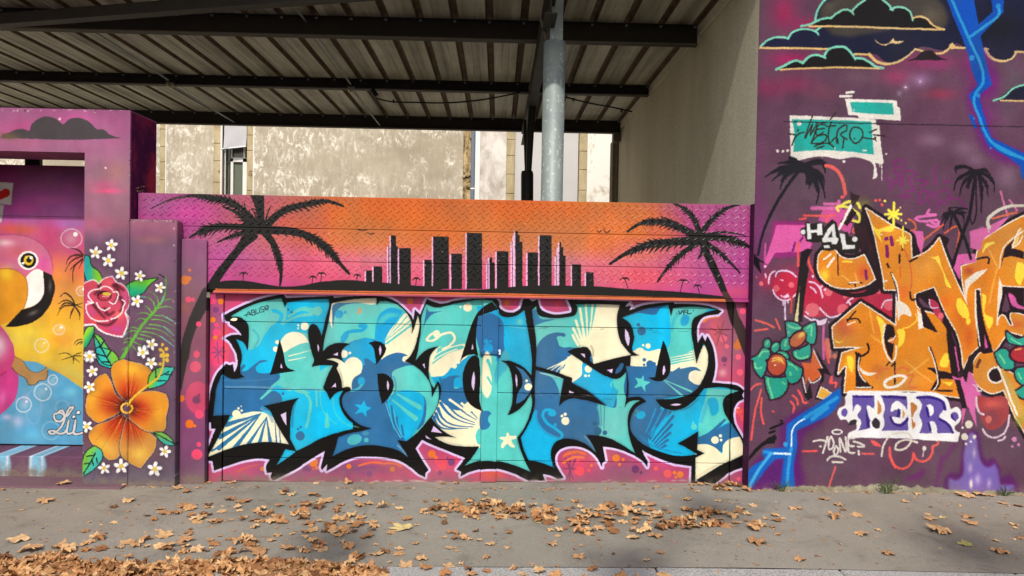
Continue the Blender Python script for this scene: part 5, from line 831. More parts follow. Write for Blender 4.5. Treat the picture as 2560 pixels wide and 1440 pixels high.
# ------------------------------------------------------------------ object helpers
COL = scene.collection
def link(name, me, parent=None):
    o = bpy.data.objects.new(name, me); COL.objects.link(o)
    if parent is not None: o.parent = parent
    return o
def tag(o, label=None, cat=None, group=None, kind=None):
    if label: o['label'] = label
    if cat: o['category'] = cat
    if group: o['group'] = group
    if kind: o['kind'] = kind
    return o
def thing(name, loc, label, cat, group=None):
    o = link(name, None); o.location = loc; o.empty_display_size = .1
    bpy.context.view_layer.update()
    return tag(o, label, cat, group)
class MB:
    """collects shapes in world coordinates and links them as one mesh object"""
    def __init__(s): s.v = []; s.f = []; s.smooth = []
    def add(s, vs, fs, smooth=False):
        b = len(s.v); s.v += [tuple(v) for v in vs]; s.f += [[b+i for i in f] for f in fs]; s.smooth += [smooth]*len(fs)
    def box(s, x0, x1, y0, y1, z0, z1, bev=0):
        if bev <= 0:
            s.add([(x0, y0, z0), (x1, y0, z0), (x1, y1, z0), (x0, y1, z0), (x0, y0, z1), (x1, y0, z1), (x1, y1, z1), (x0, y1, z1)],
                  [(0, 3, 2, 1), (4, 5, 6, 7), (0, 1, 5, 4), (1, 2, 6, 5), (2, 3, 7, 6), (3, 0, 4, 7)]); return
        b = bev
        bm = bmesh.new(); bmesh.ops.create_cube(bm, size=1)
        for v in bm.verts: v.co = ((x0+x1)/2+v.co.x*(x1-x0), (y0+y1)/2+v.co.y*(y1-y0), (z0+z1)/2+v.co.z*(z1-z0))
        bmesh.ops.bevel(bm, geom=bm.edges[:], offset=b, segments=1, affect='EDGES')
        bm.verts.ensure_lookup_table(); bm.verts.index_update()
        s.add([v.co[:] for v in bm.verts], [[v.index for v in f.verts] for f in bm.faces]); bm.free()
    def tube(s, pts_, r, n=8, caps=True):
        q = [Vector(p) for p in pts_]; rr = r if isinstance(r, (list, tuple)) else [r]*len(q)
        vs = []; fs = []
        for i, p in enumerate(q):
            d = (q[min(i+1, len(q)-1)]-q[max(i-1, 0)]).normalized()
            u = d.cross(Vector((0, 0, 1)) if abs(d.z) < .9 else Vector((1, 0, 0))).normalized(); w = d.cross(u)
            for k in range(n):
                a = 2*math.pi*k/n; vs.append(p+u*math.cos(a)*rr[i]+w*math.sin(a)*rr[i])
        for i in range(len(q)-1):
            for k in range(n): fs.append((i*n+k, i*n+(k+1) % n, (i+1)*n+(k+1) % n, (i+1)*n+k))
        s.add(vs, fs, True)
        if caps: s.add(vs[:n], [list(range(n))]); s.add(vs[-n:], [list(range(n))[::-1]])
    def ball(s, c, r, sz=1.0):
        bm = bmesh.new(); bmesh.ops.create_icosphere(bm, subdivisions=2, radius=r); bm.verts.index_update()
        s.add([(c[0]+v.co.x, c[1]+v.co.y*sz, c[2]+v.co.z) for v in bm.verts], [[v.index for v in f.verts] for f in bm.faces], True); bm.free()
    def mesh(s, name, mat, origin=(0, 0, 0), sheet=None):
        me = bpy.data.meshes.new(name)
        ox, oy, oz = origin
        me.from_pydata([(v[0]-ox, v[1]-oy, v[2]-oz) for v in s.v], [], s.f)
        me.polygons.foreach_set('use_smooth', s.smooth)
        if mat: me.materials.append(mat)
        if sheet is not None:
            uv = me.uv_layers.new(name='paint'); d = np.zeros(len(me.loops)*2, np.float32)
            vi = np.zeros(len(me.loops), np.int32); me.loops.foreach_get('vertex_index', vi)
            V = np.array(s.v)[vi]
            d[0::2] = (V[:, 0]-sheet.x0)*sheet.S/sheet.w; d[1::2] = 1-(sheet.z1-V[:, 2])*sheet.S/sheet.h
            uv.data.foreach_set('uv', d)
        me.update()
        bm = bmesh.new(); bm.from_mesh(me); bmesh.ops.recalc_face_normals(bm, faces=bm.faces[:]); bm.to_mesh(me); bm.free()
        return me
    def build(s, name, mat, parent=None, sheet=None):
        o3 = Vector((0, 0, 0)); q = parent
        while q is not None: o3 = o3+q.location; q = q.parent
        return link(name, s.mesh(name, mat, tuple(o3), sheet), parent)

# ------------------------------------------------------------------ materials
def lin(c): return tuple(((v/255)/12.92 if v/255 <= .04045 else ((v/255+.055)/1.055)**2.4) for v in c)+(1,)
def newmat(name, rough=.8, metal=0.0, spec=.35):
    m = bpy.data.materials.new(name); m.use_nodes = True
    b = m.node_tree.nodes['Principled BSDF']; b.inputs['Roughness'].default_value = rough; b.inputs['Metallic'].default_value = metal
    b.inputs['Specular IOR Level'].default_value = spec
    return m, m.node_tree.nodes, m.node_tree.links, b
def nz(n, l, scale, detail=4, rough=.6, coord=None, sc=None, dist=0):
    t = n.new('ShaderNodeTexNoise'); t.inputs['Scale'].default_value = scale; t.inputs['Detail'].default_value = detail; t.inputs['Roughness'].default_value = rough; t.inputs['Distortion'].default_value = dist
    if coord is not None:
        if sc:
            mp = n.new('ShaderNodeMapping'); mp.inputs['Scale'].default_value = sc; l.new(coord, mp.inputs[0]); coord = mp.outputs[0]
        l.new(coord, t.inputs['Vector'])
    return t.outputs['Fac']
def ramp(n, l, src, stops):
    r = n.new('ShaderNodeValToRGB'); e = r.color_ramp.elements
    while len(e) < len(stops): e.new(.5)
    for i, (p, c) in enumerate(stops): e[i].position = p; e[i].color = c if len(c) == 4 else tuple(c)+(1,)
    l.new(src, r.inputs[0]); return r.outputs[0]
def mixc(n, l, a, b, f, mode='MIX'):
    m = n.new('ShaderNodeMix'); m.data_type = 'RGBA'; m.blend_type = mode
    for k, v in ((6, a), (7, b), (0, f)):
        if hasattr(v, 'is_output'): l.new(v, m.inputs[k])
        elif k == 0: m.inputs[0].default_value = v
        else: m.inputs[k].default_value = v
    return m.outputs[2]
def bump(n, l, b, h, strength, dist=.01):
    u = n.new('ShaderNodeBump'); u.inputs['Strength'].default_value = strength; u.inputs['Distance'].default_value = dist
    l.new(h, u.inputs['Height']); l.new(u.outputs[0], b.inputs['Normal'])
def geo(n): return n.new('ShaderNodeNewGeometry').outputs['Position']
def mural(sheet, rough, bscale, bstr, spec=.3, bdist=.004):
    img = bpy.data.images.new(sheet.name, sheet.w, sheet.h)
    px = np.ones((sheet.h, sheet.w, 4), np.float32); px[..., :3] = sheet.a.clip(0, 1)[::-1]
    img.pixels.foreach_set(px.ravel()); img.update(); img.pack()
    m, n, l, b = newmat(sheet.name, rough, 0, spec*.55)
    t = n.new('ShaderNodeTexImage'); t.image = img; t.extension = 'EXTEND'; t.interpolation = 'Linear'
    u = n.new('ShaderNodeUVMap'); u.uv_map = 'paint'; l.new(u.outputs[0], t.inputs[0])
    g_ = geo(n)
    dirt = ramp(n, l, nz(n, l, 3.5, 5, .65, g_), [(.3, (.86, .85, .84)), (.6, (1, 1, 1))])
    l.new(mixc(n, l, t.outputs[0], dirt, 1.0, 'MULTIPLY'), b.inputs['Base Color'])
    h = nz(n, l, bscale, 3, .6, g_)
    bump(n, l, b, h, bstr, bdist)
    return m
def plain(name, c, rough=.7, metal=0, var=.15, vs_=6, bs=None, bst=.3, spec=.35, sc=None):
    m, n, l, b = newmat(name, rough, metal, spec)
    c = lin(c); g_ = geo(n)
    lo = tuple(v*(1-var) for v in c[:3])+(1,); hi = tuple(min(v*(1+var), 1) for v in c[:3])+(1,)
    l.new(ramp(n, l, nz(n, l, vs_, 4, .6, g_, sc), [(.3, lo), (.7, hi)]), b.inputs['Base Color'])
    if bs: bump(n, l, b, nz(n, l, bs, 3, .6, g_), bst, .004)
    return m
M = {}
M['gate'] = mural(gate, .42, 60, .12, .4); M['beam'] = mural(beam, .36, 90, .10, .7); M['left'] = mural(left, .75, 55, .55); M['inner'] = mural(inner, .6, 50, .3)
M['panel'] = mural(panel, .5, 60, .1); M['sill'] = mural(sill, .8, 40, .8, bdist=.008); M['right'] = mural(right, .8, 90, .75, bdist=.006)

def mk_plaster():
    m, n, l, b = newmat('weathered_plaster', .92, 0, .1); g_ = geo(n)
    base = ramp(n, l, nz(n, l, .9, 5, .6, g_), [(.3, lin((160, 149, 130))), (.7, lin((188, 177, 156)))])
    st = ramp(n, l, nz(n, l, 11, 12, .8, g_, (1, 1, .28), .2), [(.44, (0, 0, 0)), (.66, (1, 1, 1))])
    big = ramp(n, l, nz(n, l, .9, 5, .7, g_, (1, 1, 1.2), .6), [(.40, (.12, .12, .12)), (.58, (1, 1, 1))])
    f = mixc(n, l, st, big, 1.0, 'MULTIPLY')
    st2 = ramp(n, l, nz(n, l, 6.5, 14, .82, g_, (1, 1, .55), 1.1), [(.50, (0, 0, 0)), (.585, (1, 1, 1))])
    big2 = ramp(n, l, nz(n, l, 1.1, 4, .7, g_, (.6, 1, 1.3), .3), [(.42, (0, 0, 0)), (.56, (1, 1, 1))])
    f = mixc(n, l, mixc(n, l, (0, 0, 0, 1), f, .45), mixc(n, l, st2, big2, 1.0, 'MULTIPLY'), 1.0, 'ADD')
    l.new(mixc(n, l, base, lin((244, 238, 226)), f), b.inputs['Base Color']); bump(n, l, b, nz(n, l, 20, 4, .6, g_), .4)
    return m
M['plaster'] = mk_plaster()
def mk_stain(name, c0, c1, sc, lo, hi):
    m, n, l, b = newmat(name, .92, 0, .1); g_ = geo(n)
    l.new(ramp(n, l, nz(n, l, sc, 8, .7, g_, (1, 1, .6), .8), [(lo, lin(c0)), (hi, lin(c1))]), b.inputs['Base Color']); bump(n, l, b, nz(n, l, 22, 4, .6, g_), .3)
    return m
M['plaster2'] = mk_stain('pale_stained_plaster', (178, 168, 156), (232, 226, 220), 2.6, .36, .58)
M['plaster3'] = mk_stain('white_peeling_plaster', (196, 180, 152), (244, 240, 232), 2.0, .36, .46)
M['rubble'] = mk_stain('eroded_rubble', (104, 84, 56), (206, 182, 140), 9, .4, .62)
M['ashlar'] = mk_stain('yellow_limestone', (166, 150, 116), (198, 182, 148), 4, .35, .65)
M['greywall'] = plain('smooth_grey_render', (200, 198, 198), .9, var=.04, vs_=1.5)
M['white'] = plain('white_paint', (236, 234, 232), .6, var=.04)
M['glass'] = plain('dark_window_glass', (84, 92, 84), .15, var=.3, vs_=2, spec=.6)
M['curtain'] = plain('pale_green_curtain', (104, 112, 98), .9, var=.12, vs_=10, sc=(8, 1, .3))
M['blind'] = plain('grey_awning_cloth', (190, 188, 192), .9, var=.06, vs_=4)
M['pvc'] = plain('grey_plastic_pipe', (112, 124, 140), .5, var=.08)
def mk_render():
    m, n, l, b = newmat('roughcast_render', .95, 0, .1); g_ = geo(n)
    c = ramp(n, l, nz(n, l, 1.2, 5, .6, g_, (1, 1, .25)), [(.3, lin((206, 198, 176))), (.55, lin((226, 219, 199))), (.7, lin((232, 226, 208)))])
    gr = ramp(n, l, nz(n, l, 70, 3, .7, g_), [(.35, (.72, .71, .68)), (.6, (1, 1, 1))])
    l.new(mixc(n, l, c, gr, 1.0, 'MULTIPLY'), b.inputs['Base Color']); bump(n, l, b, nz(n, l, 75, 3, .7, g_), .9, .008)
    return m
M['render'] = mk_render()
M['render_back'] = plain('brown_cement', (120, 108, 86), .9, var=.2, bs=40)
M['reveal2'] = mk_stain('plum_shadow_return', (62, 34, 60), (96, 40, 84), 3, .40, .66)  # plum paint with the dark shadow of the gate corner in its colour
M['reveal'] = mk_stain('dark_painted_return', (88, 26, 74), (214, 54, 84), 2.2, .42, .66)
def mk_pave():
    m, n, l, b = newmat('worn_pavement', .88, 0, .2); g_ = geo(n)
    c = ramp(n, l, nz(n, l, .8, 5, .6, g_), [(.32, lin((143, 137, 126))), (.68, lin((168, 161, 149)))])
    sp = ramp(n, l, nz(n, l, 160, 2, .7, g_), [(.36, (.68, .67, .66)), (.5, (1, 1, 1)), (.72, (1.0, 1.0, 1.0))])
    st = ramp(n, l, nz(n, l, 2.6, 7, .75, g_, (1, 1, 1), 1.0), [(.32, (.74, .73, .72)), (.48, (1, 1, 1))])
    lg_ = ramp(n, l, nz(n, l, 9, 6, .8, g_, (1, 1.6, 1)), [(.60, (0, 0, 0)), (.74, (1, 1, 1))])
    x = mixc(n, l, mixc(n, l, c, sp, 1.0, 'MULTIPLY'), st, 1.0, 'MULTIPLY')
    x = mixc(n, l, x, lin((184, 176, 166)), mixc(n, l, (0, 0, 0, 1), lg_, .5))
    v = n.new('ShaderNodeTexVoronoi'); v.inputs['Scale'].default_value = 3.2; v.inputs['Randomness'].default_value = 1; l.new(g_, v.inputs['Vector'])
    gum = ramp(n, l, v.outputs['Distance'], [(.035, (1, 1, 1)), (.05, (0, 0, 0))])
    x = mixc(n, l, x, lin((104, 98, 90)), mixc(n, l, (0, 0, 0, 1), gum, .5))
    ag = ramp(n, l, nz(n, l, 420, 1, .5, g_), [(.34, (.78, .77, .76)), (.5, (1, 1, 1)), (.7, (1.0, 1.0, 1.0))])
    x = mixc(n, l, x, ag, 1.0, 'MULTIPLY')
    l.new(x, b.inputs['Base Color']); bump(n, l, b, nz(n, l, 180, 3, .7, g_), .5, .004)
    return m
M['pave'] = mk_pave()
def mk_granite():
    m, n, l, b = newmat('granite_kerb', .8, 0, .3); g_ = geo(n)
    l.new(ramp(n, l, nz(n, l, 140, 3, .8, g_), [(.36, lin((96, 94, 92))), (.5, lin((172, 170, 166))), (.66, lin((206, 204, 200)))]), b.inputs['Base Color']); bump(n, l, b, nz(n, l, 120, 3, .7, g_), .4, .003)
    return m
M['granite'] = mk_granite()
M['asphalt'] = plain('road_asphalt', (74, 74, 76), .9, var=.25, vs_=60, bs=120)
M['yard'] = plain('yard_concrete', (184, 176, 158), .95, var=.15, bs=30)
M['steel'] = plain('dark_steel', (50, 45, 40), .6, .2, var=.2, vs_=5)
M['flange'] = plain('pale_steel_edge', (110, 102, 92), .6, .3, var=.2, vs_=8)
M['blacksteel'] = plain('black_steel', (26, 25, 24), .5, .2, var=.2)
def mk_sheetmetal():
    m, n, l, b = newmat('roof_sheet_underside', .55, .0, .4); g_ = geo(n)
    c = ramp(n, l, nz(n, l, 7, 4, .6, g_, (1, .05, 1)), [(.3, lin((128, 124, 110))), (.5, lin((180, 177, 162))), (.75, lin((222, 219, 206)))])
    st = ramp(n, l, nz(n, l, 3, 5, .7, g_), [(.3, (.8, .78, .74)), (.6, (1, 1, 1))])
    l.new(mixc(n, l, c, st, 1.0, 'MULTIPLY'), b.inputs['Base Color'])
    return m
M['sheet'] = mk_sheetmetal()
M['ribdark'] = plain('darkened_roof_rib', (106, 88, 70), .8, var=.3, vs_=9)  # recess darkness of the ribs is put into this darker brown
def mk_galv():
    m, n, l, b = newmat('galvanised_steel', .5, .12, .4); g_ = geo(n)
    v = n.new('ShaderNodeTexVoronoi'); v.inputs['Scale'].default_value = 26; l.new(g_, v.inputs['Vector'])
    c = ramp(n, l, nz(n, l, 5, 4, .6, g_, (1, 1, .6)), [(.3, lin((126, 138, 142))), (.7, lin((156, 166, 164)))])
    sp = ramp(n, l, nz(n, l, 34, 2, .5, g_, (1, 1, .8)), [(.60, (0, 0, 0)), (.70, (1, 1, 1))])
    l.new(mixc(n, l, c, lin((206, 214, 212)), mixc(n, l, (0, 0, 0, 1), sp, .6)), b.inputs['Base Color'])
    return m
M['galv'] = mk_galv()
M['lamp'] = plain('dusty_lamp_glass', (150, 140, 120), .3, var=.3, vs_=60)
M['plum'] = plain('plum_painted_concrete', (112, 84, 94), .9, var=.12, bs=60, vs_=5)
M['gold'] = plain('broken_plaster', (196, 160, 96), .9, var=.3, vs_=30)
def leafmat(name, c0, c1, tr=.0):
    m, n, l, b = newmat(name, .75, 0, .25); g_ = geo(n)
    oi = n.new('ShaderNodeObjectInfo')
    a = ramp(n, l, oi.outputs['Random'], [(0, lin(c0)), (1, lin(c1))])
    v = ramp(n, l, nz(n, l, 60, 4, .7, g_), [(.3, (.62, .56, .5)), (.55, (1, 1, 1)), (.8, (1, 1, 1))])
    l.new(mixc(n, l, a, v, 1.0, 'MULTIPLY'), b.inputs['Base Color']); bump(n, l, b, nz(n, l, 90, 3, .7, g_), .5, .003)
    return m
M['leafa'] = leafmat('dry_leaf_tan', (206, 162, 116), (224, 186, 140)); M['leafb'] = leafmat('dry_leaf_brown', (176, 130, 90), (202, 158, 114)); M['leafc'] = leafmat('dry_leaf_dark', (122, 82, 52), (156, 108, 70))
M['leafy'] = leafmat('pale_yellow_leaf', (214, 188, 128), (224, 200, 140)); M['leafg'] = leafmat('greenish_leaf', (176, 168, 104), (186, 178, 112)); M['weed'] = leafmat('weed_green', (58, 82, 40), (86, 106, 56))
def mk_leafstuff():
    m, n, l, b = newmat('leaf_litter', .75, 0, .25)
    at = n.new('ShaderNodeAttribute'); at.attribute_name = 'tone'; g_ = geo(n)
    a = ramp(n, l, at.outputs['Fac'], [(0, lin((118, 80, 50))), (.3, lin((180, 128, 84))), (.7, lin((208, 158, 108))), (1, lin((224, 184, 134)))])
    v = ramp(n, l, nz(n, l, 60, 4, .7, g_), [(.3, (.62, .56, .5)), (.55, (1, 1, 1))])
    l.new(mixc(n, l, a, v, 1.0, 'MULTIPLY'), b.inputs['Base Color']); bump(n, l, b, nz(n, l, 90, 3, .7, g_), .5, .003)
    return m
M['litter'] = mk_leafstuff()

# ------------------------------------------------------------------ ground
GZ = [(-12, PZ(100, 1213, Y_FRONT)), (PX(240, 1211, Y_FRONT), PZ(240, 1213, Y_FRONT)), (PX(560, 1203, Y_GATE), PZ(560, 1204, Y_GATE)), (0, PZ(1280, 1206, Y_GATE)), (PX(1700, 1206, Y_GATE), PZ(1700, 1207, Y_GATE)), (PX(2000, 1224, Y_FRONT), PZ(2000, 1227, Y_FRONT)), (PX(2540, 1236, Y_FRONT), PZ(2540, 1238, Y_FRONT)), (12, PZ(2540, 1238, Y_FRONT))]
def gz(x): return float(np.interp(x, [a for a, b in GZ], [b for a, b in GZ]))
def ground_hit(px, py):
    d = rgt*((px-1280.0)/F) + upv*(-(py-720.0)/F) + fwd
    z = 0
    for _ in range(4):
        t = (z-CAM.z)/d.z; p = CAM+d*t; z = gz(p.x)
    return p.x, p.y, z
KA, KB = ground_hit(930, 1417), ground_hit(2560, 1434)
def ky(x): return KA[1]+(x-KA[0])*(KB[1]-KA[1])/(KB[0]-KA[0])
def ground_strip(name, y0, y1, ny, mat, dz=0, kind='structure', x0=-12, x1=12):
    mb = MB(); xs_ = np.linspace(x0, x1, 97); ev = lambda q, x: q(x) if callable(q) else q
    vs_ = [(x, ev(y0, x)+(ev(y1, x)-ev(y0, x))*j/ny, gz(x)+dz) for j in range(ny+1) for x in xs_]; n = len(xs_)
    mb.add(vs_, [(j*n+i, j*n+i+1, (j+1)*n+i+1, (j+1)*n+i) for j in range(ny) for i in range(n-1)], True)
    return tag(mb.build(name, mat), kind=kind)
ground_strip('pavement', lambda x: ky(x)+.004, Y_FRONT+.6, 8, M['pave'])
ground_strip('road', -6, lambda x: ky(x)-.29, 4, M['asphalt'], -.12)
mb = MB(); mb.add([(-150, -150, -.3), (150, -150, -.3), (150, 150, -.3), (-150, 150, -.3)], [(0, 1, 2, 3)]); tag(mb.build('ground', M['asphalt']), kind='structure')
mb = MB(); mb.add([(-14, Y_FRONT+.6, -.05), (14, Y_FRONT+.6, -.05), (14, 40, -.05), (-14, 40, -.05)], [(0, 1, 2, 3)]); tag(mb.build('yard', M['yard']), kind='structure')
kerb = link('kerb', None); kerb['kind'] = 'structure'
x = -9.3; rr = random.Random(4)
while x < 9:
    L = 1.02 if x < 1 else .98
    mb = MB(); z = gz(x+L/2)
    mb.box(x+.004, x+L-.004, ky(x+L/2)-.30, ky(x+L/2), z-.16, z+.002+rr.uniform(-.002, .002), .006)
    for i, v in enumerate(mb.v): mb.v[i] = (v[0], v[1]+(v[0]-x-L/2)*(KB[1]-KA[1])/(KB[0]-KA[0]), v[2]+gz(v[0])-z)
    mb.build('kerb_stone', M['granite'], kerb); x += L

# ------------------------------------------------------------------ left wall with its opening
XW0 = -9.0; XO0 = PX(-140, 700, Y_FRONT); XO1 = PX(209, 800, Y_FRONT); XP = PX(325, 420, Y_FRONT); XP2 = PX(440, 880, Y_FRONT)
ZTOP = PZ(160, 272, Y_FRONT); ZLIN = PZ(100, 379, Y_FRONT); ZLOW = PZ(380, 550, Y_FRONT); ZB = -.3
lw = thing('painted_wall', (XP-.5, Y_FRONT, 0), 'magenta and plum painted wall with an opening, hibiscus, rose and daisies on its pillar', 'wall')
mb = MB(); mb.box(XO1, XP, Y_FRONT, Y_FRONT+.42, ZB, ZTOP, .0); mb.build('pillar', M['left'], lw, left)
mb = MB(); mb.box(XW0, XO1-.0003, Y_FRONT+.0005, Y_FRONT+.419, ZLIN, ZTOP-.0005, 0); mb.build('lintel', M['left'], lw, left)
mb = MB(); mb.box(XW0, XO0, Y_FRONT+.001, Y_FRONT+.419, ZB, ZLIN-.001); mb.build('pier', M['left'], lw, left)
mb = MB(); mb.box(XP+.001, XP+.004, Y_FRONT+.012, Y_FRONT+.408, 1.2, ZTOP-.01); o = mb.build('return_face', M['reveal'], lw); o['label'] = 'dark purple and red side face of the pillar'
mb = MB()
for k in range(9):
    yy_ = Y_FRONT+.08+.2*random.random(); zz_ = PZ(360, 460, 5.7)-.04+random.uniform(-.025, .03); w_ = random.uniform(.008, .03); h_ = random.uniform(.003, .010); mb.add([(XP+.0045, yy_-w_, zz_), (XP+.0045, yy_, zz_-h_), (XP+.0045, yy_+w_, zz_+h_*.3), (XP+.0045, yy_+w_*.2, zz_+h_)], [(0, 1, 2, 3)])
mb.build('chipped_plaster', M['gold'], lw)['kind'] = 'stuff'
mb = MB(); mb.box(XP+.002, XP2, Y_FRONT-.002, Y_INNER+.02, ZB, ZLOW, .006); mb.build('low_pillar', M['left'], lw, left)
mb = MB(); mb.box(XP+.002+.002, XP2-.01, Y_FRONT+.01, Y_INNER+.01, ZLOW, ZLOW+.004); mb.build('pillar_cap', M['flange'], lw)
# sill and plinth under the panel
YPL = Y_FRONT+.17; zs = PZ(100, 1141, YPL)
mb = MB(); mb.box(XO0, XO1-.002, YPL, Y_FRONT+.62, ZB, zs, .006); mb.build('sill', M['sill'], lw, sill)
# foot apron painted plum
ya = ground_hit(100, 1221)[1]
mb = MB(); xa1 = PX(318, 1215, Y_FRONT); mb.box(XW0, xa1, ya, YPL+.02, -.2, gz(-3.3)+.012, .004); tag(mb.build('footing', M['plum']), kind='structure')
# panel in the opening
pn = thing('flamingo_panel', (XO1-.6, Y_PANEL, 0), 'painted metal panel in the wall opening showing a pink flamingo head and bubbles', 'panel')
zp0 = PZ(100, 1111, Y_PANEL); zp1 = PZ(100, 413, Y_PANEL); zp2 = PZ(100, 541, Y_PANEL)
mb = MB(); mb.box(XO0-.1, XO1+.15, Y_PANEL, Y_PANEL+.04, zp0, zp2-.001, .002); mb.build('panel_sheet', M['panel'], pn, panel)
mb = MB(); mb.box(XO0-.1, XO1+.15, Y_PANEL+.002, Y_PANEL+.04, zp2+.001, zp1, .002); mb.build('upper_sheet', M['panel'], pn, panel)
mb = MB(); mb.box(XO0-.1, XO1+.15, Y_PANEL+.01, Y_PANEL+.05, zp0-.03, zp0-.004); mb.build('bottom_rail', M['blacksteel'], pn)
mb = MB(); xq = PX(72, 405, Y_PANEL); mb.box(xq-.07, xq+.05, Y_PANEL+.06, Y_PANEL+.10, zp1-.3, zp1+.12); mb.build('bracket', M['blacksteel'], pn)

# inner pillar between wall and gate
XI1 = PX(514, 900, Y_INNER); ZI = PZ(480, 598, Y_INNER)
ip = thing('gate_pillar', (XP2+.1, Y_INNER, 0), 'narrow plum pillar with orange dots and a painted palm trunk, left of the gate', 'pillar')
mb = MB(); mb.box(XP2+.001, XI1, Y_INNER, Y_INNER+.012, ZB, ZI, .003); mb.build('front_face', M['inner'], ip, inner)
mb = MB(); mb.box(XP2-.04, XI1-.004, Y_INNER+.0125, Y_GATE+.05, ZB, PZ(480, 744, Y_BEAM), .003); mb.build('body', M['inner'], ip, inner)

# ------------------------------------------------------------------ beam of chequer plate
bt = thing('gate_beam', (-.5, Y_BEAM, 0), 'long chequer plate beam above the gate painted with an orange sunset, city skyline and palms', 'beam')
zz = [PZ(1110, 497, Y_BEAM), PZ(1110, 577.5, Y_BEAM), PZ(1110, 659, Y_BEAM), PZ(1110, 735, Y_BEAM)]
xl, xr_ = BX0, BX1
for i in range(3):
    z1, z0 = zz[i]-(.0015 if i else 0), zz[i+1]+.0015
    mb = MB(); mb.box(xl, xr_, Y_BEAM, Y_BEAM+.03, z0, z1, .0025)
    dx, dz = .0615, .0555
    for r in range(int(.5/dz)+2):
        for c in range(int((xr_-xl)/dx)+2):
            for kind in (0, 1):
                cx = xl+c*dx+.02+(dx/2 if kind else 0); cz = zz[0]-.022-r*dz-(dz/2 if kind else 0)
                L = .0215; W = .0078; a = math.radians(-52 if kind == 0 else 38)
                ux, uz = math.cos(a), math.sin(a)
                if abs(uz)*L+.004 > min(cz-z0, z1-cz) or cx-L < xl or cx+L > xr_: continue
                h = .0045
                P6 = [(-L, 0, 0), (-L*.5, W, 0), (L*.5, W, 0), (L, 0, 0), (L*.5, -W, 0), (-L*.5, -W, 0), (-L*.55, 0, h), (L*.55, 0, h)]
                vs_ = [(cx+u*ux-w*uz, Y_BEAM+.0002-hh, cz+u*uz+w*ux) for u, w, hh in P6]
                mb.add(vs_, [(0, 1, 6), (1, 2, 7, 6), (2, 3, 7), (3, 4, 7), (4, 5, 6, 7), (5, 0, 6)])
    mb.build('plank', M['beam'], bt, beam)
mb = MB(); xlip = PX(533, 725, Y_BEAM); mb.box(xlip, xr_-.002, Y_BEAM-.012, Y_BEAM+.05, PZ(1110, 743, Y_BEAM-.012), PZ(1110, 735, Y_BEAM)-.001, .003); mb.build('bottom_lip', M['beam'], bt, beam)
mb = MB(); mb.box(xl+.003, xr_-.003, Y_BEAM+.031, Y_BEAM+.05, PZ(1110, 741, Y_BEAM), zz[0]-.004); mb.build('back_frame', M['steel'], bt)

# ------------------------------------------------------------------ gate
sx = PX(1205, 980, Y_GATE); zt = PZ(1200, 720, Y_GATE)
seam = [zt, PZ(1200, 814, Y_GATE), PZ(1200, 981.5, Y_GATE), PZ(1200, 1151, Y_GATE), PZ(1200, 1202, Y_GATE)]
xg0, xg1 = PX(559, 980, Y_GATE), PX(1827, 980, Y_GATE)
for nm, x0, x1, lab in (('gate_leaf', xg0, sx-.003, 'left metal gate leaf painted with blue graffiti letters A and B under the signature ABUSE'), ('gate_leaf', sx+.003, xg1, 'right metal gate leaf with blue graffiti letters and a latched cover strip at its edge')):
    t = thing(nm, ((x0+x1)/2, Y_GATE, 0), lab, 'gate', 'two leaves of the painted gate')
    for i in range(4):
        mb = MB(); a = seam[i]-.002; b_ = seam[i+1]+.002
        if i == 3: b_ = min(gz(x0), gz(x1))+.006
        mb.box(x0, x1, Y_GATE+(.0 if i != 1 else .0012), Y_GATE+.03, b_, a, .003); mb.build('steel_panel', M['gate'], t, gate)
    mb = MB(); mb.box(x0+.01, x1-.01, Y_GATE+.031, Y_GATE+.045, .03, zt); mb.build('back_sheet', M['blacksteel'], t)
xs0, xs1 = PX(1206, 900, Y_GATE-.018), PX(1245, 900, Y_GATE-.018)
mb = MB(); mb.box(xs0, xs1, Y_GATE-.018, Y_GATE-.001, gz(0)+.004, PZ(1225, 745, Y_GATE), .003); mb.build('cover_strip', M['gate'], t, gate)
mb = MB(); zl = PZ(1222, 880, Y_GATE-.03); mb.box(PX(1198, 880, Y_GATE-.03), PX(1251, 880, Y_GATE-.03), Y_GATE-.032, Y_GATE-.020, zl-.020, zl+.022, .004); lb = mb.build('latch_bar', M['gate'], t, gate)
boltm = plain('blue_bolt', (36, 90, 140), .4)
for px_ in (1202, 1245): mb = MB(); mb.tube([(PX(px_, 880, Y_GATE-.03), Y_GATE-.040, zl), (PX(px_, 880, Y_GATE-.03), Y_GATE-.030, zl)], .009, 8); mb.build('bolt', boltm, lb)
mb = MB(); x_ = PX(1249, 881, Y_GATE-.03); mb.box(x_-.008, x_+.008, Y_GATE-.034, Y_GATE-.0325, zl-.018, zl+.02); mb.build('latch_tab', M['white'], t)
for x0, x1, lab in ((XI1+.003, xg0-.004, 'narrow pink gate jamb with dots and a star, left of the gate'), (xg1+.004, PX(1871, 980, Y_POST), 'narrow pink gate jamb with pink dots, right of the gate')):
    mb = MB(); mb.box(x0, x1, Y_POST, Y_POST+.06, ZB, zt, .003); tag(mb.build('gate_jamb', M['gate'], None, gate), lab, 'gate jamb', 'jambs of the gate')

